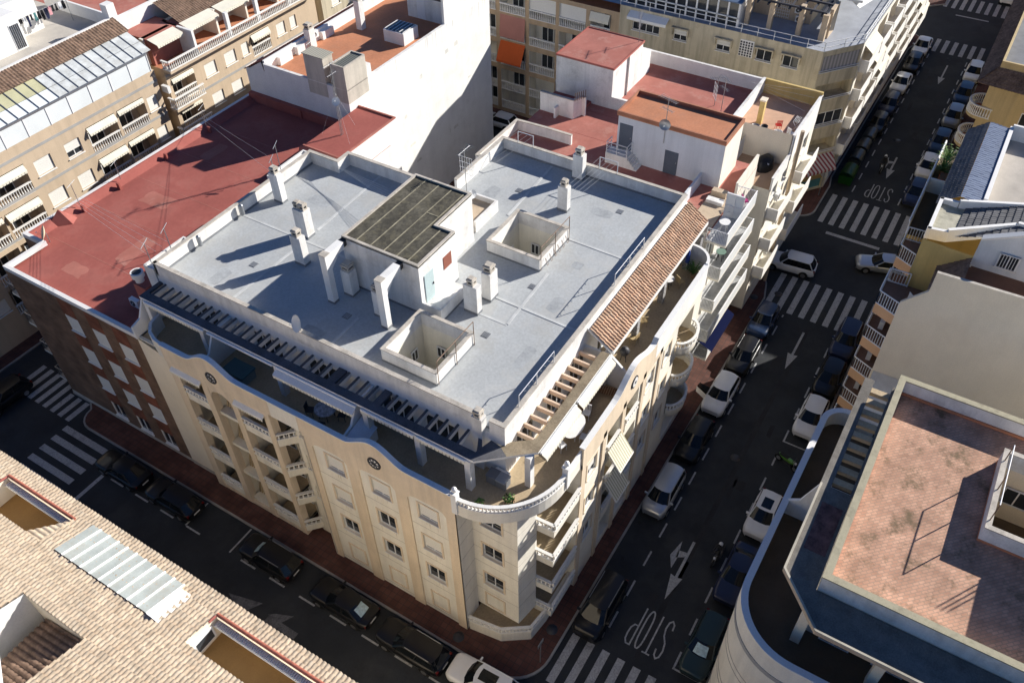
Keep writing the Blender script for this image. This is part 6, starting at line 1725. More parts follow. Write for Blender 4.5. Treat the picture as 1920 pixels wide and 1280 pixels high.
# ================================================================ peach balcony house with the cream party wall
pw = thing('apartment_building', 'peach flats with a blank cream party wall and white railed balconies', 'apartment building')
prof = [(-15.6, 0), (-15.6, 15.8), (-16.8, 17.2), (-16.8, 18.6), (-32, 18.9), (-32, 0)]
mb = MB(); mb.face([(24.0, y, z) for y, z in prof], ROUND_CREAM)
mb.face([(24.2, y, z) for y, z in reversed(prof)], ROUND_CREAM)
for i in range(1, 4):
    a, b = prof[i], prof[i + 1]; mb.face([(24.0, a[0], a[1]), (24.2, a[0], a[1]), (24.2, b[0], b[1]), (24.0, b[0], b[1])], COPING)
FP = Fr((24.0, -15.6), (1, 0), (0, 1)); 
wallh = [(3.3 - 2.3, 3.3 - .9, z, z + 2.1, .2) for z in (3.2, 6.05, 8.9, 11.75)]
FPW = Fr((27.3, -15.6), (-1, 0), (0, 1)); wall(mb, FPW, 0, 3.3, 0, 14.6, wallh, OCHRE)
mb.build('wall', pw)
for h in wallh: window(pw, FPW, h[0], h[2], 1.4, 2.1, 'glass', depth=.17, sill=False)
mb = MB(); mb.face([(24.2, -15.6, 14.6), (27.3, -15.6, 14.6), (27.3, -16.85, 14.6), (24.2, -16.85, 14.6)], mat('brown_terrace_tile', (.22, .13, .09), var=.2)); mb.face([(24.2, -18.3, 17.4), (27.3, -18.3, 17.4), (27.3, -32, 17.4), (24.2, -32, 17.4)], mat('brown_roof_terrace', (.20, .10, .06), var=.2)); mb.build('roof', pw)
mb = MB(); mb.box(24.2, 27.2, -18.3, -16.85, 14.6, 16.6, OCHRE); mb.build('roof_room', pw)
mb = MB(); barrel_roof(mb, (24.2, -16.75, 16.6), (27.3, -16.75, 16.6), (24.2, -18.3, 17.9), (27.3, -18.3, 17.9), 13, 6, TILEB, amp=.06, seg=4); mb.build('tiled_roof', pw)
PEACHB = mat('orange_peach_stucco', (.62, .38, .22), var=.08, bump=.1)
def railed_balcony(parent, x0, x1, z, yb=-15.6, yo=-14.35):
    P = [(x1, yb), (x1 - .05, yo), (x0 + .65, yo + .03), (x0 + .05, yb)]
    o = MB(); o.prism([(x0 + .05, yb), (x1, yb), (x1 - .05, yo), (x0 + .65, yo + .03)], z - .75, z, PEACHB, top=mat('brown_terrace_tile', (.22, .13, .09)), bottom=True); o = o.build('balcony', parent)
    r = MB(); bars(r, P, z, z + 1.0, m=METALW, step=.17, r=.026, rail=.045); r.build('railing', o)
    return o
for z in (3.2, 6.05, 8.9, 11.75, 14.6): railed_balcony(pw, 24.1, 27.2, z)
for z in (6.05, 8.9, 11.75): pass

# ================================================================ yellow house with dark tiled roof and planted terrace
yh = thing('apartment_building', 'yellow house with dark slate tiled roof, planted terrace and blue-white gable', 'apartment building')
mb = MB(); FY = Fr((43, -15.4), (-1, 0), (0, 1))
hy = [(43 - a - 1.4, 43 - a, z, z + 2.1, .2) for z in (3.2, 6.05, 8.9, 11.75) for a in (29.7, 33.5, 36.5, 40)]
wall(mb, FY, 0, 15.7, 0, 17.2, hy, OCHRE)
mb.face([(27.35, -15.4, 0), (27.35, -32, 0), (27.35, -32, 17.3), (27.35, -15.4, 18.2)], OCHRE)
mb.face([(43, -32, 0), (43, -15.4, 0), (43, -15.4, 17.2), (43, -32, 17.2)], OCHRE)
mb.build('wall', yh)
for h in hy: window(yh, FY, h[0], h[2], 1.4, 2.1, 'glass', depth=.17, sill=False)
for z in (3.2, 6.05, 8.9, 11.75, 14.6): railed_balcony(yh, 29.2, 32.0, z, -15.4)
mb = MB()
# small valley roof with white edges
mb.face([(28.9, -15.6, 17.75), (32.5, -15.6, 17.75), (32.6, -17.0, 17.6), (29.2, -16.9, 17.6)], mat('dusty_glass_roof', (.36, .34, .26), rough=.35, var=.3, scale=2))
barrel_roof(mb, (29.2, -16.9, 17.6), (32.6, -17.0, 17.6), (31.6, -24.0, 18.6), (35.6, -24.0, 18.6), 16, 18, TILEBL, amp=.05, seg=4)
vr = mb.build('valley_roof', yh)
mb = MB()
for a, b, z in (((28.75, -15.4), (28.95, -16.6), 18.05), ((28.95, -16.6), (31.6, -20.0), 18.2), ((31.6, -20.0), (32.0, -26), 18.3), ((32.5, -15.4), (28.75, -15.4), 18.05), ((32.6, -16.5), (32.5, -15.4), 18.05), ((36.0, -24), (32.6, -16.5), 18.2)):
    mb.wallpath([a, b], .22, 17.3, z, WHITE)
mb.build('parapet', yh)
mb = MB()
barrel_roof(mb, (43, -15.3, 17.3), (32.7, -15.3, 17.3), (43, -16.45, 18.25), (32.7, -16.45, 18.25), 42, 5, TILEBL, amp=.05, seg=4, lift=.035)
BLT = mat('sky_tinted_glazed_tile', (.14, .18, .27), rough=.45, var=.15, spec=.5)  # reflected sky blue put into the tile colour of this slope
barrel_roof(mb, (32.9, -17.75, 18.0), (43.2, -17.75, 18.0), (32.7, -16.45, 18.25), (43, -16.45, 18.25), 42, 5, BLT, amp=.05, seg=4, lift=.035)
mb.build('tiled_roof', yh)
mb = MB(); mb.box(33.4, 43.3, -18.0, -17.75, 17.2, 18.2, WHITE); mb.box(43.1, 43.3, -32, -17.9, 17.0, 18.4, WHITE); mb.face([(33, -18, 17.3), (43.2, -18, 17.3), (43.2, -32, 17.3), (33, -32, 17.3)], mat('pale_grey_terrace', (.42, .38, .33), var=.15)); mb.build('roof_terrace', yh)
# blue-white gable wall of the roof house
mb = MB(); gp_ = [(-18.3, 17.4), (-18.3, 19.3), (-20.2, 20.3), (-23.0, 18.9), (-23.0, 17.4)]
mb.face([(27.3, y, z) for y, z in gp_], BLUEW); mb.face([(27.5, y, z) for y, z in reversed(gp_)], BLUEW)
for i in range(1, 3):
    a, b = gp_[i], gp_[i + 1]; mb.hexa([(27.15, a[0], a[1]), (27.6, a[0], a[1]), (27.6, b[0], b[1]), (27.15, b[0], b[1]), (27.15, a[0], a[1] + .15), (27.6, a[0], a[1] + .15), (27.6, b[0], b[1] + .15), (27.15, b[0], b[1] + .15)], WHITE)
mb.box(27.3, 27.5, -32, -23.0, 17.4, 18.9, BLUEW)
mb.box(27.15, 27.3, -18.4, -18.25, 14.6, 17.6, WHITE)
gh = mb.build('gable_wall', yh)
FG = Fr((27.3, -18.3), (0, -1), (-1, 0)); window(gh, FG, 1.2, 17.9, 1.1, 1.0, 'glass', depth=-.07)
mb = MB()
for k in range(7): mb.fbox(FG, 1.25 + .16 * k, 1.28 + .16 * k, .1, .13, 17.9, 18.9, METALW)
mb.build('window_grille', gh)
# planted terrace over the street
mb = MB(); mb.box(32.6, 43.9, -15.4, -14.2, 14.3, 14.6, OCHRE); mb.face([(32.6, -15.38, 14.605), (43.9, -15.38, 14.605), (43.9, -14.3, 14.605), (32.6, -14.3, 14.605)], DKFL); tb = mb.build('balcony', yh)
mb = MB(); mb.box(32.6, 43.9, -14.28, -14.2, 14.6, 15.55, FRAMEW); mb.tube((32.6, -14.2, 15.6), (43.9, -14.2, 15.6), .06, METALW, 6); mb.box(38.2, 38.32, -15.38, -14.3, 14.6, 15.7, WHITE); mb.build('balcony_wall', tb)

# ================================================================ far yellow house with brown tiled eaves
fy = thing('apartment_building', 'far yellow house with brown tiled eaves and a curved white balustraded balcony', 'apartment building')
mb = MB(); YEL = mat('pale_yellow_stucco', (.55, .42, .22), var=.08, streak=.15, bump=.1)
mb.prism([(58.6, -17.8), (59.6, -15.4), (96, -15.4), (96, -40), (58.6, -40)][::-1], 0, 13.6, YEL, cap=False)
mb.build('wall', fy)
mb = MB()
barrel_roof(mb, (96, -14.4, 13.5), (58.6, -14.4, 13.5), (96, -15.6, 14.6), (59.9, -15.6, 14.6), 140, 5, TILEB, amp=.07, seg=4)
barrel_roof(mb, (58.6, -14.4, 13.5), (57.4, -26, 13.5), (59.9, -15.6, 14.6), (59.2, -26, 14.6), 44, 5, TILEB, amp=.07, seg=4)
mb.build('tiled_roof', fy)
mb = MB(); mb.face([(59.8, -15.6, 14.2), (96, -15.6, 14.2), (96, -40, 14.2), (59.2, -40, 14.2)][::-1], mat('blue_grey_roof', (.17, .18, .20), var=.2)); mb.wallpath([(59.2, -40), (59.9, -15.6), (96, -15.6)][::-1], .2, 14.2, 15.2, YEL); mb.build('roof', fy)
pc = [(59.2, -16.4)] + [(60.6 + 1.3 * math.cos(t), -15.5 + 1.15 * math.sin(t)) for t in [math.pi + (-math.pi) * i / 10 for i in range(11)]]
for z in (10.2, 7.2, 4.2):
    o = MB(); o.prism([(p[0], p[1]) for p in pc][::-1], z - .3, z, YEL, top=ORROOF, bottom=True); o = o.build('balcony', fy)
    r = MB(); balusters(r, [(p[0] + .02, p[1]) for p in pc], z, z + .95, step=.24, r=.07); r.build('balustrade', o)
FFY = Fr((58.6, -17.8), (0, -1), (-1, 0))
for z in (4.5, 7.5, 10.5):
    for a in (.8, 3.2, 5.6): 
        mb = MB(); mb.fbox(FFY, a, a + 1.2, -.02, .04, z, z + 1.3, FRAMEW); so = mb.build('window', fy); mb = MB(); mb.fbox(FFY, a + .08, a + 1.12, .04, .05, z + .08, z + 1.22, GLASS); mb.build('pane', so)
fh = thing('house', 'terracotta house with blue railing at the far right end of the street', 'house')
mb = MB(); mb.prism([(99, -16), (99, -40), (125, -40), (125, -16)], 0, 11, PEACHB, top=ORROOF); mb.build('wall', fh)
r = MB(); bars(r, [(99.1, -38), (99.1, -16.1), (124, -16.1)], 11, 12, m=METALW, step=.2); r.build('railing', fh)
fr = thing('house', 'low pale house across the far junction at the top of the street', 'house')
mb = MB(); mb.prism([(109, -1.5), (135, -1.5), (135, 40), (109, 40)], 0, 9, SANDY, top=REDROOF2); mb.build('wall', fr)

# ================================================================ big tiled roof in the foreground left
tr_ = thing('house', 'house with broad cream clay tiled roof and sunken roof terraces', 'house')
ZE, S_ = 14.95, .3
zr_ = lambda x: ZE + S_ * (-10.2 - x)
def patch(x0, x1, y0, y1, mb):
    """x0 nearer the street (eave side)"""
    nc = max(1, round((y1 - y0) / .22)); nr = max(1, round((x0 - x1) / .34))
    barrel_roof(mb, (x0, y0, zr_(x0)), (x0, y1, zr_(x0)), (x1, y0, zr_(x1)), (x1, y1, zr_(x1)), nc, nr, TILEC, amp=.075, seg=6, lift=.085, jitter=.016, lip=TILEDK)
mb = MB()
patch(-10.2, -11.1, -12, 28, mb)
patch(-11.1, -12.8, 19.5, 28, mb); patch(-11.1, -12.8, 5.0, 14.5, mb); patch(-11.1, -12.8, -12, -6, mb)
patch(-12.8, -14.95, -12, 28, mb)
patch(-14.95, -18.2, 12.25, 28, mb); patch(-14.95, -18.2, -12, 8.25, mb)
patch(-18.2, -22, -12, 28, mb)
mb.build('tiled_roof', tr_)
mb = MB(); mb.box(-21.5, -10.6, -11.5, 27.5, 0, 13.7, ROUND_CREAM); mb.face([(-10.25, -12, zr_(-10.25) - .12), (-10.25, 28, zr_(-10.25) - .12), (-10.6, 28, 14.6), (-10.6, -12, 14.6)], ROUND_CREAM)
mb.build('wall', tr_)
OLIVE = mat('ochre_terrace_floor', (.30, .17, .06), var=.12)
def sunk(y0, y1, skew):
    x0, x1 = -11.1, -12.8; zf = 13.95 + .02
    mb = MB(); mb.face([(x0, y0, zf), (x0, y1, zf), (x1, y1, zf), (x1, y0, zf)], OLIVE)
    mb.face([(x0, y0, zf), (x0, y1, zf), (x0, y1, 15.0), (x0, y0, 15.0)], ROUND_CREAM)
    for y in (y0, y1): mb.face([(x0, y, zf), (x1, y, zf), (x1, y, zr_(x1) + .05), (x0, y, zr_(x0) + .05)], ROUND_CREAM)
    mb.face([(x1, y0, zf), (x1, y1, zf), (x1, y1, zr_(x1)), (x1, y0, zr_(x1))], WHITE)
    o = mb.build('sunken_terrace', tr_)
    mb = MB(); mb.box(x0 - .32, x0 - .02, y0, y1, 14.85, 14.95, TRIMW)
    k = int((y1 - y0) / .12)
    for i in range(k): mb.box(x0 - .30, x0 - .03, y0 + .12 * i, y0 + .12 * i + .07, 14.95, 15.06, TRIMW)
    mb.build('balustrade', o)
    mb = MB(); mb.tube((x0 + .08, y0, 15.3), (x0 + .08, y1, 15.3), .09, mat('red_ridge_tile', (.36, .12, .08), var=.3, scale=5), 8); mb.tube((x0 + .05, y1, 15.3), (x0 - .4, y1 + .02, 15.35), .07, REDROOF, 6); mb.build('ridge', o)
    return o
o = sunk(14.5, 19.5, 0); o2 = sunk(-6.0, 5.0, 0)
# triangular tile cheek at the end of each terrace
for y, oo in ((14.5, o),):
    mb = MB(); barrel_roof(mb, (-11.15, y - .02, 15.3), (-12.85, y - .02, zr_(-12.8)), (-11.15, y + .02, 15.3), (-12.85, y + 1.1, zr_(-12.8) + .02), 7, 1, TILEC, amp=.07); mb.build('tile_cheek', oo)
mb = MB(); mb.box(-12.6, -11.5, 4.9, 4.98, 14.3, 15.1, FRAMEW); oo = mb.build('window', o2); mb = MB(); mb.box(-12.5, -11.6, 4.88, 4.9, 14.4, 15.0, GLASS); mb.build('pane', oo)
# translucent corrugated cover
POLY = mat('weathered_translucent_sheet', (.40, .43, .40), rough=.45, var=.15, scale=1.0, stain=(.36, .35, .30), stain_amt=.7, stain_scale=.9)
mb = MB(); y = 7.3
i = 0
while y < 13.2:
    lift = .16
    P = [(-10.75, y, zr_(-10.75) + lift), (-10.75, y + .6, zr_(-10.75) + lift), (-12.7, y + .6, zr_(-12.7) + lift), (-12.7, y, zr_(-12.7) + lift)]
    mb.hexa([(p[0], p[1], p[2] - .03) for p in P] + P, POLY)
    y += .62; i += 1
sc = mb.build('sheet_cover', tr_)
mb = MB(); y = 7.28
while y < 13.4:
    mb.hexa([(-12.72, y, zr_(-12.72) + .16), (-10.73, y, zr_(-10.73) + .16), (-10.73, y + .05, zr_(-10.73) + .16), (-12.72, y + .05, zr_(-12.72) + .16), (-12.72, y, zr_(-12.72) + .22), (-10.73, y, zr_(-10.73) + .22), (-10.73, y + .05, zr_(-10.73) + .26), (-12.72, y + .05, zr_(-12.72) + .26)], METALW); y += .62
mb.build('sheet_rib', sc)
mb = MB(); mb.hexa([(-12.75, 6.5, zr_(-12.75)), (-10.9, 6.5, zr_(-10.9)), (-10.9, 7.25, zr_(-10.9)), (-12.75, 7.25, zr_(-12.75)), (-12.75, 7.0, zr_(-12.75) + .25), (-11.0, 6.9, zr_(-11.0) + .2), (-11.0, 7.25, zr_(-11.0) + .2), (-12.75, 7.25, zr_(-12.75) + .25)], WHITE); mb.build('flashing', tr_)
# light court with white gable walls and weathered inner roof
mb = MB(); x0, x1, y0, y1 = -14.95, -18.2, 8.25, 12.25
mb.face([(x0, y1, zr_(x0) + .06), (x1, y1, zr_(x1) + .06), (x1, y1, 14), (x0, y1, 14)], WHITE)
mb.face([(x1, y0, 14), (x1, y1, 14), (x1, y1, zr_(x1)), (x1, y0, zr_(x1))], WHITE)
mb.face([(x0 - .0, y0, zr_(x0)), (x0, y1, zr_(x0)), (x0, y1, 14), (x0, y0, 13.8)], ROUND_CREAM); mb.face([(x0, y0, zr_(x0)), (x1, y0, zr_(x1)), (x1, y0, 13.8), (x0, y0, 13.8)], ROUND_CREAM)
lc = mb.build('light_court', tr_)
mb = MB(); barrel_roof(mb, (x0 - .05, y1 - .7, 14.9), (x1, y1 - .7, 14.9), (x0 - .05, y0, 16.0), (x1, y0, 16.0), 12, 10, TILEB, amp=.085, lift=.05); mb.build('tiled_roof', lc)
mb = MB(); mb.tube((-16.4, 12.0, 16.9), (-18.6, 7.8, 17.5), .09, METALW, 8); mb.ball((-16.4, 12.0, 16.9), .13, METALW); mb.build('gutter_pipe', tr_)

# ================================================================ antennas, dishes, lines
def antenna(x, y, z, h, label, group='roof antennas', kind='T', rz=0.0):
    t = thing('antenna', label, 'antenna', (x, y, z), rz, group)
    mb = MB(); mb.tube((0, 0, 0), (0, 0, h), .028, METALG, 5); mb.build('mast', t, loc=(0, 0, 0))
    def yagi(zz, l, n, nm='aerial'):
        m = MB(); m.tube((-l / 2, 0, zz), (l / 2, 0, zz), .018, METALG, 4)
        for i in range(n):
            xx = -l / 2 + l * i / (n - 1); w = .16 + .16 * i / n
            m.tube((xx, -w, zz), (xx, w, zz), .011, METALG, 4)
        m.build(nm, t, loc=(0, 0, 0))
    if kind == 'T': 
        m = MB(); m.tube((-.55, 0, h), (.55, 0, h), .02, METALG, 5); m.build('crossbar', t, loc=(0, 0, 0))
    elif kind == 'yagi': yagi(h - .1, 1.5, 9); yagi(h - .9, 1.0, 6)
    elif kind == 'grid':
        yagi(h - .15, 1.3, 8)
        m = MB()
        for k in range(6): m.tube((.1, -.45 + .18 * k, h - 1.9), (.1, -.45 + .18 * k, h - .7), .012, METALW, 4)
        for k in range(4): m.tube((.1, -.5, h - 1.9 + .4 * k), (.1, .5, h - 1.9 + .4 * k), .014, METALW, 4)
        m.build('aerial', t, loc=(0, 0, 0))
    return t
def dish(x, y, z, r, az, label, el=35, pole=.5, mcol=None):
    t = thing('satellite_dish', label, 'satellite dish', (x, y, z), 0, 'satellite dishes')
    mb = MB(); mb.tube((0, 0, 0), (0, 0, pole), .03, METALG, 6); mb.build('bracket', t, loc=(0, 0, 0))
    ax = Vector((math.cos(rad(az)) * math.cos(rad(el)), math.sin(rad(az)) * math.cos(rad(el)), math.sin(rad(el)))); s = ax.orthogonal().normalized(); u = ax.cross(s)
    c = Vector((0, 0, pole)) + ax * .05
    mb = MB(); rows = []
    for k in range(6):
        rr = max(.001, r * k / 5); dz = .28 * r * (k / 5) ** 2
        rows.append([tuple(c + ax * dz + (s * math.cos(q) + u * math.sin(q)) * rr) for q in [2 * math.pi * i / 18 for i in range(18)]])
    mb.grid(rows, mcol or PLASTIC, True, True); mb.build('reflector', t, loc=(0, 0, 0))
    mb = MB(); f = c + ax * r * 1.0; mb.tube(c - u * r * .9 + ax * .2 * r, f, .012, METALG, 4); mb.ball(tuple(f), .05, PLASTIC, 8, 5); mb.build('feed_arm', t, loc=(0, 0, 0))
    return t
antenna(17.65, 10.7, 16.1, 5.3, 'tall thin antenna mast with grid aerial beside the mossy roof of the stair house', kind='grid')
antenna(14.3, 24.45, 16.45, 1.6, 'shorter T shaped antenna of the pair on the white shaft above the red roof', rz=.5)
antenna(15.3, 24.9, 16.45, 2.0, 'taller T shaped antenna of the pair on the white shaft by the raised red roof', rz=.5)
antenna(5.1, 24.8, 16.5, 1.6, 'T shaped antenna on the front white shaft, the one farther from the street', rz=.5)
antenna(3.5, 24.8, 16.5, 1.5, 'T shaped antenna on the front white shaft, the one nearest the street', rz=.5)
antenna(20.5, 38.75, 13.1, 1.7, 'T shaped antenna at the far end of the long white coping', rz=.4)
antenna(7.8, 38.75, 13.1, 1.8, 'T shaped antenna on the white coping next to the red roof hatch', rz=.4)
antenna(11.6, 38.75, 13.1, 1.5, 'T shaped antenna midway along the white coping of the red roof', rz=.4)
a = antenna(23.4, 26.4, 14.5, 6.0, 'tall lattice antenna mast with dish on the raised red roof', kind='yagi')
mb = MB()
for k in range(12): mb.path([(-.14, 0, .45 * k), (.14, .08, .45 * k + .22), (-.14, 0, .45 * k + .45)], .012, METALG, 4)
for s in (-.14, .14): mb.tube((s, 0, 0), (s, 0, 5.4), .016, METALG, 4)
for k in range(3): mb.tube((0, 0, 3.6), (1.6 * math.cos(2.1 * k), 1.6 * math.sin(2.1 * k), 0), .006, WIRE, 3)
mb.build('lattice', a, loc=(0, 0, 0))
dish(23.2, 26.2, 17.2, .33, 200, 'small white dish halfway up the lattice mast on the raised red roof', pole=.3)
dish(3.25, 12.3, 17.05, .5, 160, 'large white satellite dish on the front parapet of the grey roof', el=25, pole=.55)
dish(4.1, 37.6, 12.6, .55, 150, 'cream satellite dish standing on the front corner of the red roof', el=25, pole=.8, mcol=mat('cream_dish', (.6, .5, .36)))
dish(17.6, 10.3, 17.9, .3, 250, 'small dish on the bracket of the tall thin mast on the grey roof', el=20, pole=.3)
antenna(31.95, 3.2, 16.4, 3.6, 'antenna with yagi aerials fixed to the blue-white roof house', kind='yagi', rz=1.2)
dish(31.85, 3.2, 17.7, .42, 190, 'grey satellite dish on the wall of the blue-white roof house', el=10, pole=.3, mcol=METALG)
antenna(42.0, 2.4, 14.0, 3.1, 'fan shaped aerial on the red terrace, taller of the two', kind='yagi', rz=.9)
antenna(42.9, 3.3, 14.0, 2.6, 'fan shaped aerial on the red terrace, shorter of the two', kind='grid', rz=2.2)
antenna(43.4, 10.7, 17.5, 2.4, 'aerial at the corner of the red roofed house before the beige facade', kind='yagi', rz=.3)
antenna(28.6, 33.4, 17.3, .9, 'small T shaped antenna on the corrugated tank house of the white house', rz=.2)
def cline(pts, label, frame=True, n=5, sp=.3, z=17.9, zb=16.1):
    """a set of washing wires from frame A (two points) to B (two points)"""
    A0, A1, B0, B1 = [Vector(p) for p in pts]
    t = thing('clothes_line', label, 'clothes line', tuple(A0 * .5 + A1 * .5 - Vector((0, 0, A0.z - zb))), 0, 'washing lines on the roofs')
    if frame:
        mb = MB()
        for p in (A0, A1): mb.tube((p.x, p.y, zb), tuple(p), .03, METALW, 6)
        mb.tube(tuple(A0), tuple(A1), .03, METALW, 6); mb.build('frame', t)
    mb = MB()
    for i in range(n):
        q = i / (n - 1); a, b = A0.lerp(A1, q), B0.lerp(B1, q); m = (a + b) / 2 - Vector((0, 0, .06))
        mb.tube(tuple(a), tuple(m), .009, WIRE, 3, caps=False); mb.tube(tuple(m), tuple(b), .009, WIRE, 3, caps=False)
    mb.build('wire', t)
cline([(25.85, 5.3, 17.95), (25.85, 3.95, 17.95), (21.9, 6.0, 17.4), (21.7, 4.9, 17.3)], 'washing lines from a white frame to the freestanding chimney on the grey roof')
cline([(25.85, 11.8, 17.95), (25.85, 10.55, 17.95), (22.3, 13.0, 17.3), (22.0, 12.0, 17.0)], 'washing lines from the white frame in the far back corner of the grey roof', n=4)
cline([(17.3, 23.6, 16.95), (17.3, 22.0, 16.95), (15.9, 13.2, 17.6), (14.6, 13.2, 17.6)], 'washing lines stretched over the shaded back left corner of the grey roof', frame=False)
cline([(20.5, 38.7, 14.0), (20.3, 38.7, 13.9), (15.3, 24.9, 17.0), (14.3, 24.9, 16.9)], 'long wires crossing the dark half of the red roof', frame=False, n=2, zb=12.6)
cline([(7.8, 38.7, 14.0), (7.2, 38.7, 14.0), (5.1, 24.9, 17.0), (3.6, 24.9, 16.9)], 'wires crossing the front half of the red roof', frame=False, n=4, zb=12.6)
cline([(44, .9, 16.2), (44, .8, 16.2), (43, -3.9, 15.5), (46.6, -3.9, 15.5)], 'washing wires above the orange tiled corner terrace', frame=False, n=4, zb=14)

# ================================================================ furniture
def chair(x, y, z, rz, label, m=IRON, group='terrace chairs', name='chair'):
    t = thing(name, label, 'chair', (x, y, z), rz, group)
    mb = MB(); mb.box(-.22, .22, -.22, .22, .42, .46, m); mb.build('seat', t, loc=(0, 0, 0))
    mb = MB()
    for k in range(5): mb.box(-.2 + .09 * k, -.15 + .09 * k, .2, .23, .46, .9, m)
    mb.box(-.22, .22, .2, .24, .86, .92, m); mb.build('backrest', t, loc=(0, 0, 0))
    for sx in (-.19, .19):
        for sy in (-.19, .19): mb = MB(); mb.tube((sx, sy, 0), (sx, sy, .42), .02, m, 5); mb.build('leg', t, loc=(0, 0, 0))
    return t
def table(x, y, z, r, label, m, legm=IRON, h=.74, oval=1.0, rz=0, name='table'):
    t = thing(name, label, 'table', (x, y, z), rz, None)
    mb = MB(); rows = [[(r * oval * k * math.cos(q), r * k * math.sin(q), zz) for q in [2 * math.pi * i / 24 for i in range(24)]] for k, zz in ((.001, h - .03), (1, h - .03), (1.02, h), (.001, h))]
    mb.grid(rows, m, False, True); mb.build('tabletop', t, loc=(0, 0, 0))
    for q in range(4):
        a = math.pi / 4 + q * math.pi / 2; mb = MB(); mb.tube((.7 * r * oval * math.cos(a), .7 * r * math.sin(a), 0), (.6 * r * oval * math.cos(a), .6 * r * math.sin(a), h - .03), .03, legm, 5); mb.build('leg', t, loc=(0, 0, 0))
    return t
MOSTOP = mat('mosaic_tabletop', (.45, .46, .50), var=.5, scale=6, fine=.4, fscale=22, rough=.4)
table(1.45, 9.75, 13, .62, 'round table with patterned mosaic top on the shaded front terrace', MOSTOP)
for i, (a, lb) in enumerate(((20, 'dark iron chair on the wall side of the mosaic table'), (110, 'dark iron chair at the far end of the mosaic table'), (200, 'dark iron chair between the mosaic table and the parapet'), (290, 'dark iron chair at the near end of the mosaic table'))):
    chair(1.45 + .95 * math.cos(rad(a)), 9.75 + .95 * math.sin(rad(a)), 13, rad(a - 90), lb)
def simple(name, label, cat, parts, group=None, loc=(0, 0, 0)):
    t = thing(name, label, cat, loc, 0, group)
    for nm, mb in parts: mb.build(nm, t)
    return t
TEAL = mat('teal_painted_board', (.06, .13, .14), rough=.5, var=.15)
b = MB(); b.box(.72, 1.72, 15.4, 16.95, 13.0, 13.65, mat('grey_green_board', (.22, .26, .25), var=.1)); l = MB(); l.box(.66, 1.78, 15.34, 17.0, 13.65, 13.75, TEAL)
simple('storage_chest', 'big teal topped chest on the shaded front terrace below the round ornament', 'chest', [('body', b), ('lid', l)], loc=(1.2, 16.2, 13))
b = MB(); b.hexa([(.4, 6.3, 13), (1.7, 6.3, 13), (1.7, 7.3, 13), (.4, 7.3, 13), (.4, 6.3, 13.6), (1.7, 6.3, 13.9), (1.7, 7.3, 14.2), (.4, 7.3, 13.9)], WHITE)
l = MB(); l.hexa([(.36, 6.25, 13.62), (1.74, 6.25, 13.92), (1.74, 7.3, 14.22), (.36, 7.3, 13.92), (.36, 6.25, 13.67), (1.74, 6.25, 13.97), (1.74, 7.3, 14.27), (.36, 7.3, 13.97)], mat('bluish_white_lid', (.66, .70, .76)))
simple('shed', 'white shed with a sloping top against the partition on the front terrace', 'shed', [('body', b), ('roof', l)], loc=(1, 6.8, 13))
GREYB = mat('grey_garden_box', (.17, .18, .20), rough=.5, var=.08)
for y0, y1, lb in ((-.95, -.38, 'grey storage box by the white corner pillar, the one in full shade'), (-1.55, -.98, 'grey storage box with its lid catching the sun on the corner terrace')):
    b = MB(); b.box(2.32, 2.88, y0, y1, 13, 13.55, GREYB); l = MB(); l.box(2.28, 2.92, y0 - .02, y1 + .02, 13.55, 13.64, mat('sunlit_box_lid', (.32, .34, .36), rough=.4) if y0 < -1 else GREYB)  # one lid coloured paler for the sun falling on it
    simple('storage_box', lb, 'box', [('body', b), ('lid', l)], 'storage boxes on the corner terrace', (2.6, (y0 + y1) / 2, 13))
table(7.5, -2.8, 13, .55, 'white oval table on the sunny corner terrace', TRIMW, METALW, oval=1.7, rz=.1)
chair(6.2, -2.75, 13, rad(70), 'white chair with dark seat at the near end of the oval table', METALW); chair(8.9, -2.85, 13, rad(-80), 'white chair at the far end of the oval table', METALW); chair(7.3, -3.55, 13, rad(185), 'white chair on the parapet side of the oval table', METALW)
WOODL = mat('dark_teak', (.20, .11, .06), var=.3, scale=4)
def lounger(x, y, z, rz, label):
    t = thing('sun_lounger', label, 'sun lounger', (x, y, z), rz, 'wooden loungers on the terrace')
    mb = MB()
    for k in range(9): mb.box(-.9 + .14 * k, -.8 + .14 * k, -.3, .3, .3, .33, WOODL)
    mb.build('seat', t, loc=(0, 0, 0)); mb = MB()
    for k in range(6): mb.hexa([(.4 + .1 * k, -.3, .33 + .07 * k), (.47 + .1 * k, -.3, .38 + .07 * k), (.47 + .1 * k, .3, .38 + .07 * k), (.4 + .1 * k, .3, .33 + .07 * k), (.4 + .1 * k, -.3, .36 + .07 * k), (.47 + .1 * k, -.3, .41 + .07 * k), (.47 + .1 * k, .3, .41 + .07 * k), (.4 + .1 * k, .3, .36 + .07 * k)], WOODL)
    mb.build('backrest', t, loc=(0, 0, 0))
    for sx in (-.8, .8):
        for sy in (-.26, .26): mb = MB(); mb.box(sx - .03, sx + .03, sy - .03, sy + .03, 0, .3, WOODL); mb.build('leg', t, loc=(0, 0, 0))
lounger(11.0, -2.7, 13, rad(100), 'dark wooden lounger folded up at the far partition of the sunny terrace')
lounger(9.7, -2.45, 13, rad(15), 'dark wooden lounger behind the white oval table under the canopy')
b = MB(); b.lathe((14.0, -2.7, 13), [(.02, .5), (.2, .52), (.3, .7), (.3, .85), (.2, 1.02), (.02, 1.08)], IRON, 12)
for q in range(3): b.tube((14 + .2 * math.cos(2.1 * q), -2.7 + .2 * math.sin(2.1 * q), 13), (14 + .15 * math.cos(2.1 * q), -2.7 + .15 * math.sin(2.1 * q), 13.55), .02, IRON, 4)
tag(b.build('barbecue', None), 'black kettle barbecue beside the end of the tiled roof', 'barbecue')
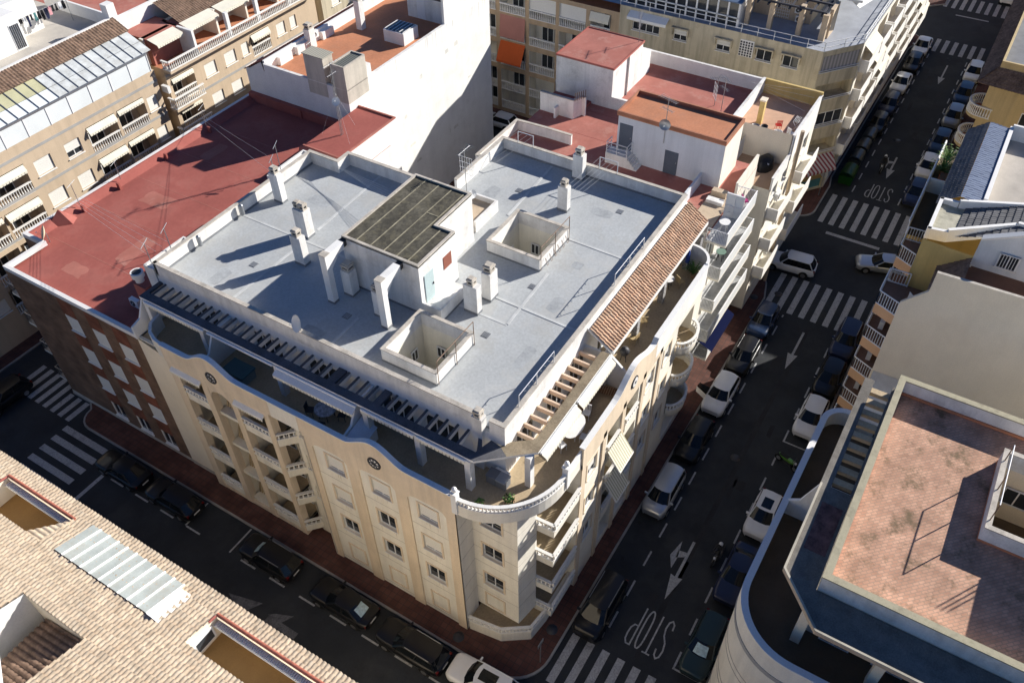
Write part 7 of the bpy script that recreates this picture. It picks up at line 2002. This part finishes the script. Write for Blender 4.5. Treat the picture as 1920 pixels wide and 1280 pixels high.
r = MB(); bars(r, [(11.9, -3.9), (11.9, -3.0)], 13.0, 14.5, m=IRON, step=.16, r=.015); tag(r.build('garden_gate'), 'dark metal gate beside the sloping partition on the sunny terrace', 'gate')
for x, y, lb in ((17.3, -2.4, 'bamboo chair under the middle of the tiled roof edge'), (15.6, -2.6, 'bamboo chair beside the barbecue under the tiled roof'), (21.9, -2.9, 'cream wicker chair next to the stone pillar under the tiled roof')):
    chair(x, y, 13, rad(random.uniform(0, 360)), lb, mat('wicker', (.50, .38, .20), var=.2))
table(21.4, -2.2, 13, .4, 'small white clothed table beside the wicker chair under the tiled roof', TRIMW)
def palm(x, y, z, label, n=16, r=.7, pot=True, m=LEAF2, h=.7, cat='plant', name='potted_plant'):
    t = thing(name, label, cat, (x, y, z), 0, None)
    if pot:
        mb = MB(); mb.lathe((0, 0, 0), [(.12, 0), (.2, .3), (.22, .32), (.18, .32), (.02, .28)], TILE, 12); mb.build('pot', t, loc=(0, 0, 0))
    mb = MB(); rnd = random.Random(int(x * 100) + int(y * 10))
    for i in range(n):
        a = rnd.uniform(0, 6.28); el = rnd.uniform(.25, 1.35); L_ = r * rnd.uniform(.7, 1.2); w = .045
        d = Vector((math.cos(a), math.sin(a), 0)); s = Vector((-d.y, d.x, 0)); pts = []
        for k in range(6):
            q = k / 5; pts.append(Vector((0, 0, .3 if pot else 0)) + d * L_ * q * math.cos(el * (1 - .3 * q)) + Vector((0, 0, h * 1.6 * q * math.sin(el) - .5 * h * q * q)))
        ww = [w * v for v in (.6, 1, 1.2, 1.0, .7, .1)]
        mb.grid([[tuple(p - s * v), tuple(p + s * v)] for p, v in zip(pts, ww)], m, True)
        if r > .5:
            for k in range(1, 6):
                for sg in (-1, 1):
                    b0 = pts[k]; tip = b0 + s * sg * .22 + d * .12 - Vector((0, 0, .06)); mb.face([tuple(b0), tuple(b0 + d * .06), tuple(tip)], m)
    mb.build('leaves', t, loc=(0, 0, 0))
    return t
def bush(x, y, z, r, label, n=160, m=LEAF):
    t = thing('potted_plant', label, 'plant', (x, y, z), 0, None)
    mb = MB(); mb.box(-.3, .3, -.16, .16, 0, .25, TILE); mb.build('planter', t, loc=(0, 0, 0)); mb = MB(); rnd = random.Random(int(x * 31 + y * 7))
    for i in range(n):
        v = Vector((rnd.gauss(0, 1), rnd.gauss(0, 1), rnd.gauss(0, 1))).normalized() * r * rnd.uniform(.4, 1.05); c = Vector((0, 0, .25 + r * .8)) + Vector((v.x, v.y, v.z * .8))
        a = Vector((rnd.gauss(0, 1), rnd.gauss(0, 1), rnd.gauss(0, 1))).normalized() * .07; b_ = v.cross(a).normalized() * .05; mb.face([tuple(c - a), tuple(c + b_), tuple(c + a), tuple(c - b_)], m)
    mb.build('leaves', t, loc=(0, 0, 0))
bush(.75, -.95, 13.0, .3, 'straggly pale green plant behind the balustrade nearest the cream facade', m=LEAF2, n=90)
bush(1.75, -2.15, 13.0, .32, 'round dark green shrub behind the middle of the curved balustrade')
palm(23.1, -3.3, 13.0, 'bright green palm in a pot at the rounded end of the terrace', n=14, r=.7, h=.9)
t = thing('parasol', 'closed blue parasol standing by the palm at the rounded terrace end', 'parasol', (23.6, -2.6, 13)); mb = MB(); mb.tube((0, 0, 0), (0, 0, 1.9), .025, METALW, 6); mb.build('pole', t, loc=(0, 0, 0)); mb = MB(); mb.lathe((0, 0, .7), [(.16, 0), (.14, .3), (.08, .9), (.01, 1.25)], mat('blue_parasol_cloth', (.05, .09, .35), rough=.9), 10); mb.build('canopy', t, loc=(0, 0, 0))
palm(42.3, -14.75, 14.6, 'spreading bright green palm at the far end of the planted terrace', n=26, r=1.1, h=1.0)
palm(40.9, -14.75, 14.6, 'bright green palm in the middle of the planted terrace beside the orange planter', n=24, r=.95, h=.9)
b = MB(); b.box(39.2, 40.2, -15.3, -14.7, 14.6, 15.2, mat('orange_planter', (.5, .13, .05), var=.1)); b.box(39.25, 40.15, -15.25, -14.75, 15.2, 15.21, WOODL); tag(b.build('planter'), 'orange planter box on the planted terrace below the green palms', 'planter')
# neighbour terrace pieces
table(27.6, -3.5, 14.0, .38, 'white table on the top mosaic balcony in front of the glass screen', TRIMW, METALW)
chair(28.3, -3.3, 14.0, rad(-70), 'white chair on the top mosaic balcony next to the white table', METALW)
chair(31.0, -3.7, 14.0, rad(40), 'pink chair at the far end of the top mosaic balcony', mat('pink_plastic', (.5, .06, .22), rough=.5))
table(28.2, -3.5, 11.0, .36, 'green round table on the second mosaic balcony from the top', mat('green_tabletop', (.16, .25, .2)), IRON)
chair(29.0, -3.4, 11.0, rad(-60), 'dark chair beside the green round table on the second mosaic balcony')
t = thing('covered_furniture', 'black tarpaulin cover with a white emblem on the lower tan terrace', 'cover', (39.0, -2.7, 12.3)); mb = MB()
rows = []
for k, zz in enumerate((0, .35, .75, .95, 1.0)):
    rr = (1.0, .98, .85, .5, .02)[k]; rows.append([(.95 * rr * math.cos(q) * (1 + .08 * math.sin(5 * q)), .62 * rr * math.sin(q) * (1 + .06 * math.cos(4 * q)), zz) for q in [2 * math.pi * i / 20 for i in range(20)]])
mb.grid(rows, mat('black_tarpaulin', (.012, .012, .014), rough=.45, var=.2, scale=5, bump=.3), True, True); mb.build('cover', t, loc=(0, 0, 0)); mb = MB()
for k in range(5): mb.face([(-.7 + .11 * k, -.42 - .04 * (k % 2), .69), (-.62 + .11 * k, -.42, .7), (-.6 + .11 * k, -.34, .78), (-.7 + .11 * k, -.32 + .03 * (k % 2), .79)], TRIMW)
mb.build('emblem', t, loc=(0, 0, 0))
for x, y, z, r_, m, lb in ((40.9, -.9, 14, .33, METALG, 'grey round tub on the orange terrace beside the yellow post'), (41.2, -1.5, 14, .28, IRON, 'black round tub on the orange terrace in front of the grey tub'), (40.9, -2.7, 14, .36, TRIMW, 'white basin on the orange terrace nearest the dividing wall')):
    mb = MB(); mb.lathe((x, y, z), [(r_ * .8, 0), (r_, .45), (r_ * .92, .45), (r_ * .75, .05), (.01, .05)], m, 14); tag(mb.build('tub'), lb, 'tub', 'tubs on the orange terrace')
chair(41.9, -2.4, 14, rad(120), 'red chair on the orange tiled corner terrace', mat('red_plastic', (.5, .03, .02), rough=.5))
chair(41.2, -3.6, 14, rad(60), 'white chair by the parapet of the orange tiled corner terrace', METALW)
for x, y, lb in ((42.6, -3.7, 'bicycle frame like drying rack by the orange terrace parapet'),):
    t = thing('drying_rack', 'white folded drying rack by the parapet of the orange terrace', 'drying rack', (x, y, 14)); mb = MB()
    for k in range(6): mb.tube((-.5, -.3 + .12 * k, .9), (.5, -.3 + .12 * k, .9), .012, METALW, 4)
    for sx in (-.5, .5): mb.tube((sx, -.35, 0), (sx, .3, .9), .015, METALW, 4); mb.tube((sx, .35, 0), (sx, -.3, .9), .015, METALW, 4)
    mb.build('frame', t, loc=(0, 0, 0))
# air conditioners
def aircon(x, y, z, rz, label):
    t = thing('air_conditioner', label, 'air conditioner', (x, y, z), rz, 'outdoor air conditioning units')
    mb = MB(); mb.box(-.4, .4, -.15, .15, 0, .6, PLASTIC); mb.build('case', t, loc=(0, 0, 0))
    mb = MB(); mb.tube((-.1, -.15, .3), (-.1, -.17, .3), .22, IRON, 16); mb.tube((-.1, -.17, .3), (-.1, -.18, .3), .06, PLASTIC, 8); mb.build('fan_grille', t, loc=(0, 0, 0))
    return t
for z, lb in ((11.75, 'white air conditioner on the peach balcony one floor below the top'), (8.9, 'white air conditioner on the peach balcony two floors below the top'), (6.05, 'white air conditioner on the lowest peach balcony in view')): aircon(26.3, -15.1, z, rad(180), lb)
aircon(58.4, 1.5, 15.3, rad(-90), 'white air conditioner on the penthouse wall of the beige corner block, lower of two'); aircon(58.4, 1.7, 16.1, rad(-90), 'white air conditioner on the penthouse wall of the beige corner block, upper of two')
aircon(22.7, 45.7, 13.2, rad(90), 'air conditioner in the gap between the two beige blocks of flats'); aircon(2.6, 26.9, 12.6, rad(-90), 'grey air conditioner beside the round white cowl on the red roof')
aircon(32.6, 36.7, 16.2, rad(0), 'white air conditioner on the white parapet of the tall white house'); aircon(2.95, -1.0, 13.0, rad(90), 'air conditioner behind the grey storage boxes'); aircon(4.1, -17.6, 12.0, rad(-60), 'dark shaded air conditioner on the curved terrace')
for k, (x, z) in enumerate(((38.1, 10.5), (42.6, 7.6), (39.0, 4.6))): aircon(x, -4.4, z, 0, ('air conditioner under the tan terrace on the sunlit street facade', 'air conditioner beside the tall flue pipe on the street facade', 'lowest air conditioner on the street facade near the flue pipe')[k])
aircon(24.6, -16.5, 14.6, rad(180), 'white air conditioner on the small brown terrace behind the party wall'); chair(25.6, -16.2, 14.6, rad(40), 'white chair with red seat on the small brown terrace behind the party wall', METALW)

# ================================================================ street things
def bin_(x, y, label, m, sz=1.0):
    t = thing('waste_container', label, 'waste container', (x, y, 0), 0, 'waste containers along the kerb')
    L_, W_ = .95 * sz, .62 * sz; mb = MB(); mb.hexa([(-L_ * .85, -W_ * .85, .18), (L_ * .85, -W_ * .85, .18), (L_ * .85, W_ * .85, .18), (-L_ * .85, W_ * .85, .18), (-L_, -W_, 1.15), (L_, -W_, 1.15), (L_, W_, 1.15), (-L_, W_, 1.15)], m); mb.build('body', t, loc=(0, 0, 0))
    mb = MB(); rows = []
    for k in range(9):
        a = math.pi * k / 8; rows.append([(-L_ * 1.02 + 2.04 * L_ * i / 8, W_ * 1.03 * math.cos(a), 1.15 + (.42 + .02 * (i % 2)) * math.sin(a) * sz) for i in range(9)])
    mb.grid(rows, m, True); mb.build('lid', t, loc=(0, 0, 0))
    for sx in (-1, 1):
        for sy in (-1, 1): mb = MB(); mb.tube((sx * L_ * .7, sy * W_ * .7 - .04, .1), (sx * L_ * .7, sy * W_ * .7 + .04, .1), .1, RUBBER, 10); mb.build('wheel', t, loc=(0, 0, 0))
BIND = mat('dark_grey_bin_plastic', (.035, .045, .05), rough=.35, var=.1, spec=.5)
for x, lb in ((62.9, 'dark grey rubbish container next to the green one'), (65.3, 'dark grey rubbish container, middle one of the three'), (67.7, 'dark grey rubbish container nearest the parked cars')): bin_(x, -6.35, lb, BIND)
bin_(59.7, -6.4, 'green bottle bank at the zebra crossing end of the bins', mat('green_bin_plastic', (.008, .05, .008), rough=.4, var=.1), 1.12)
t = thing('road_sign', 'round road sign seen from behind on a pole by the corner shop', 'road sign', (55.8, -4.75, .12)); mb = MB(); mb.tube((0, 0, 0), (0, 0, 2.7), .04, METALG, 8); mb.build('pole', t, loc=(0, 0, 0)); mb = MB(); mb.tube((.04, 0, 2.4), (.06, 0, 2.4), .34, mat('sign_back', (.5, .52, .54), rough=.4, metallic=.4), 20); mb.build('plate', t, loc=(0, 0, 0))
t = thing('road_sign', 'thin sign pole at the rounded red pavement corner', 'road sign', (.45, -4.9, .12)); mb = MB(); mb.tube((0, 0, 0), (0, 0, 2.6), .035, METALG, 8); mb.build('pole', t, loc=(0, 0, 0)); mb = MB(); mb.box(-.3, .3, -.02, .02, 2.25, 2.6, METALG); mb.build('plate', t, loc=(0, 0, 0))
def motorbike(x, y, head, label, m, rider=None, parked=True):
    t = thing('motorbike', label, 'motorbike', (x, y, 0), rad(head), None)
    mb = MB(); 
    rows = [[(xx, w * math.cos(q), zc + hh * math.sin(q)) for q in [2 * math.pi * i / 10 for i in range(10)]] for xx, w, zc, hh in ((-.75, .03, .78, .04), (-.6, .12, .74, .1), (-.2, .15, .68, .16), (.1, .16, .72, .2), (.35, .17, .75, .2), (.55, .1, .8, .12), (.62, .02, .84, .03))]
    mb.grid(rows, m, True, True); mb.box(-.3, .4, -.12, .12, .3, .6, IRON); mb.build('body', t, loc=(0, 0, 0))
    mb = MB(); mb.box(-.65, .05, -.13, .13, .82, .9, RUBBER); mb.build('saddle', t, loc=(0, 0, 0))
    for xx in (-.68, .72):
        w = MB(); w.tube((0, -.06, 0), (0, .06, 0), .31, RUBBER, 16); wo = w.build('wheel', t, loc=(xx, 0, .31)); w = MB(); w.tube((0, -.065, 0), (0, .065, 0), .18, RIM, 12); w.build('rim', wo, loc=(0, 0, 0))
    mb = MB(); mb.tube((.72, -.07, .31), (.5, -.07, .98), .03, METALG, 5); mb.tube((.72, .07, .31), (.5, .07, .98), .03, METALG, 5); mb.tube((.48, -.36, 1.03), (.48, .36, 1.03), .02, IRON, 5); mb.build('handlebar', t, loc=(0, 0, 0))
    mb = MB(); mb.ball((.66, 0, .86), .1, LAMP, 10, 6); mb.build('headlight', t, loc=(0, 0, 0))
    return t
def rider(x, y, head, label, jacket, trousers, helmet):
    """a seated rider: one skinned body surface, helmet and clothing colours in its material"""
    root = thing('person', label, 'person', (x, y, 0), rad(head))
    V = [((-.18, 0, .95), .15), ((-.12, 0, 1.12), .15), ((-.04, 0, 1.32), .17), ((0, 0, 1.46), .10), ((.03, 0, 1.54), .065), ((.05, 0, 1.64), .10), ((.06, 0, 1.74), .095)]
    E = [(0, 1), (1, 2), (2, 3), (3, 4), (4, 5), (5, 6)]
    for s in (-1, 1):
        i = len(V); V += [((0, s * .19, 1.41), .075), ((.16, s * .27, 1.2), .055), ((.40, s * .30, 1.08), .042), ((.47, s * .29, 1.06), .04)]; E += [(3, i), (i, i + 1), (i + 1, i + 2), (i + 2, i + 3)]
        for f in range(4):
            k = len(V); V += [((.53, s * (.26 + .022 * f), 1.055), .011), ((.555, s * (.26 + .022 * f), 1.03), .009)]; E += [(i + 3, k), (k, k + 1)]
        k = len(V); V += [((.49, s * .24, 1.03), .012)]; E += [(i + 3, k)]
        i = len(V); V += [((-.12, s * .12, .92), .105), ((.22, s * .2, .80), .085), ((.05, s * .2, .42), .06), ((.02, s * .2, .30), .045), ((.16, s * .21, .26), .04)]; E += [(0, i), (i, i + 1), (i + 1, i + 2), (i + 2, i + 3), (i + 3, i + 4)]
    me = bpy.data.meshes.new('body'); me.from_pydata([v for v, r in V], E, []); o = bpy.data.objects.new('body', me); COL.objects.link(o); o.parent = root
    sk = o.modifiers.new('skin', 'SKIN'); 
    if not me.skin_vertices: me.skin_vertices.new() if hasattr(me.skin_vertices, 'new') else None
    for k, (v, r) in enumerate(V): me.skin_vertices[0].data[k].radius = (r, r)
    me.skin_vertices[0].data[0].use_root = True
    sk.use_smooth_shade = True
    o.modifiers.new('sub', 'SUBSURF').levels = 1; o.modifiers['sub'].render_levels = 1
    m = bpy.data.materials.new(label[:20]); m.use_nodes = True; N, L_ = m.node_tree.nodes, m.node_tree.links; tc = N.new('ShaderNodeTexCoord'); sp = N.new('ShaderNodeSeparateXYZ'); L_.new(tc.outputs['Object'], sp.inputs[0]); cr = N.new('ShaderNodeMath'); cr.operation = 'GREATER_THAN'; cr.inputs[1].default_value = .98; L_.new(sp.outputs[2], cr.inputs[0]); mx = N.new('ShaderNodeMix'); mx.data_type = 'RGBA'; mx.inputs[6].default_value = lin(trousers); mx.inputs[7].default_value = lin(jacket); L_.new(cr.outputs[0], mx.inputs[0]); L_.new(mx.outputs[2], N['Principled BSDF'].inputs['Base Color']); N['Principled BSDF'].inputs['Roughness'].default_value = .8
    me.materials.append(m)
    mb = MB(); mb.ball((.06, 0, 1.73), .145, helmet, 14, 9, 1.05); mb.build('helmet', root, loc=(0, 0, 0)); mb = MB(); mb.box(.15, .205, -.09, .09, 1.68, 1.78, CGLASS); mb.build('visor', root, loc=(0, 0, 0))
    return root
HELM = mat('silver_helmet', (.6, .61, .63), rough=.25, spec=.6, var=0); HELM2 = mat('white_helmet', (.72, .72, .7), rough=.3, var=0)
motorbike(12.6, -11.35, 175, 'black scooter ridden close beside the navy saloon', CP['black']); rider(12.65, -11.35, 175, 'person in dark clothes and silver helmet riding the scooter beside the navy saloon', (.02, .02, .025), (.03, .035, .05), HELM)
motorbike(63.5, -8.95, 180, 'dark motorbike on the lane by the turn arrow near the bins', CP['black']); rider(63.5, -8.95, 180, 'person in dark jacket and pale helmet riding the motorbike near the bins', (.02, .02, .022), (.02, .025, .035), HELM2)
motorbike(22.2, -12.75, 250, 'lime green scooter parked across the bay in front of the white hatchback', CP['lime'])
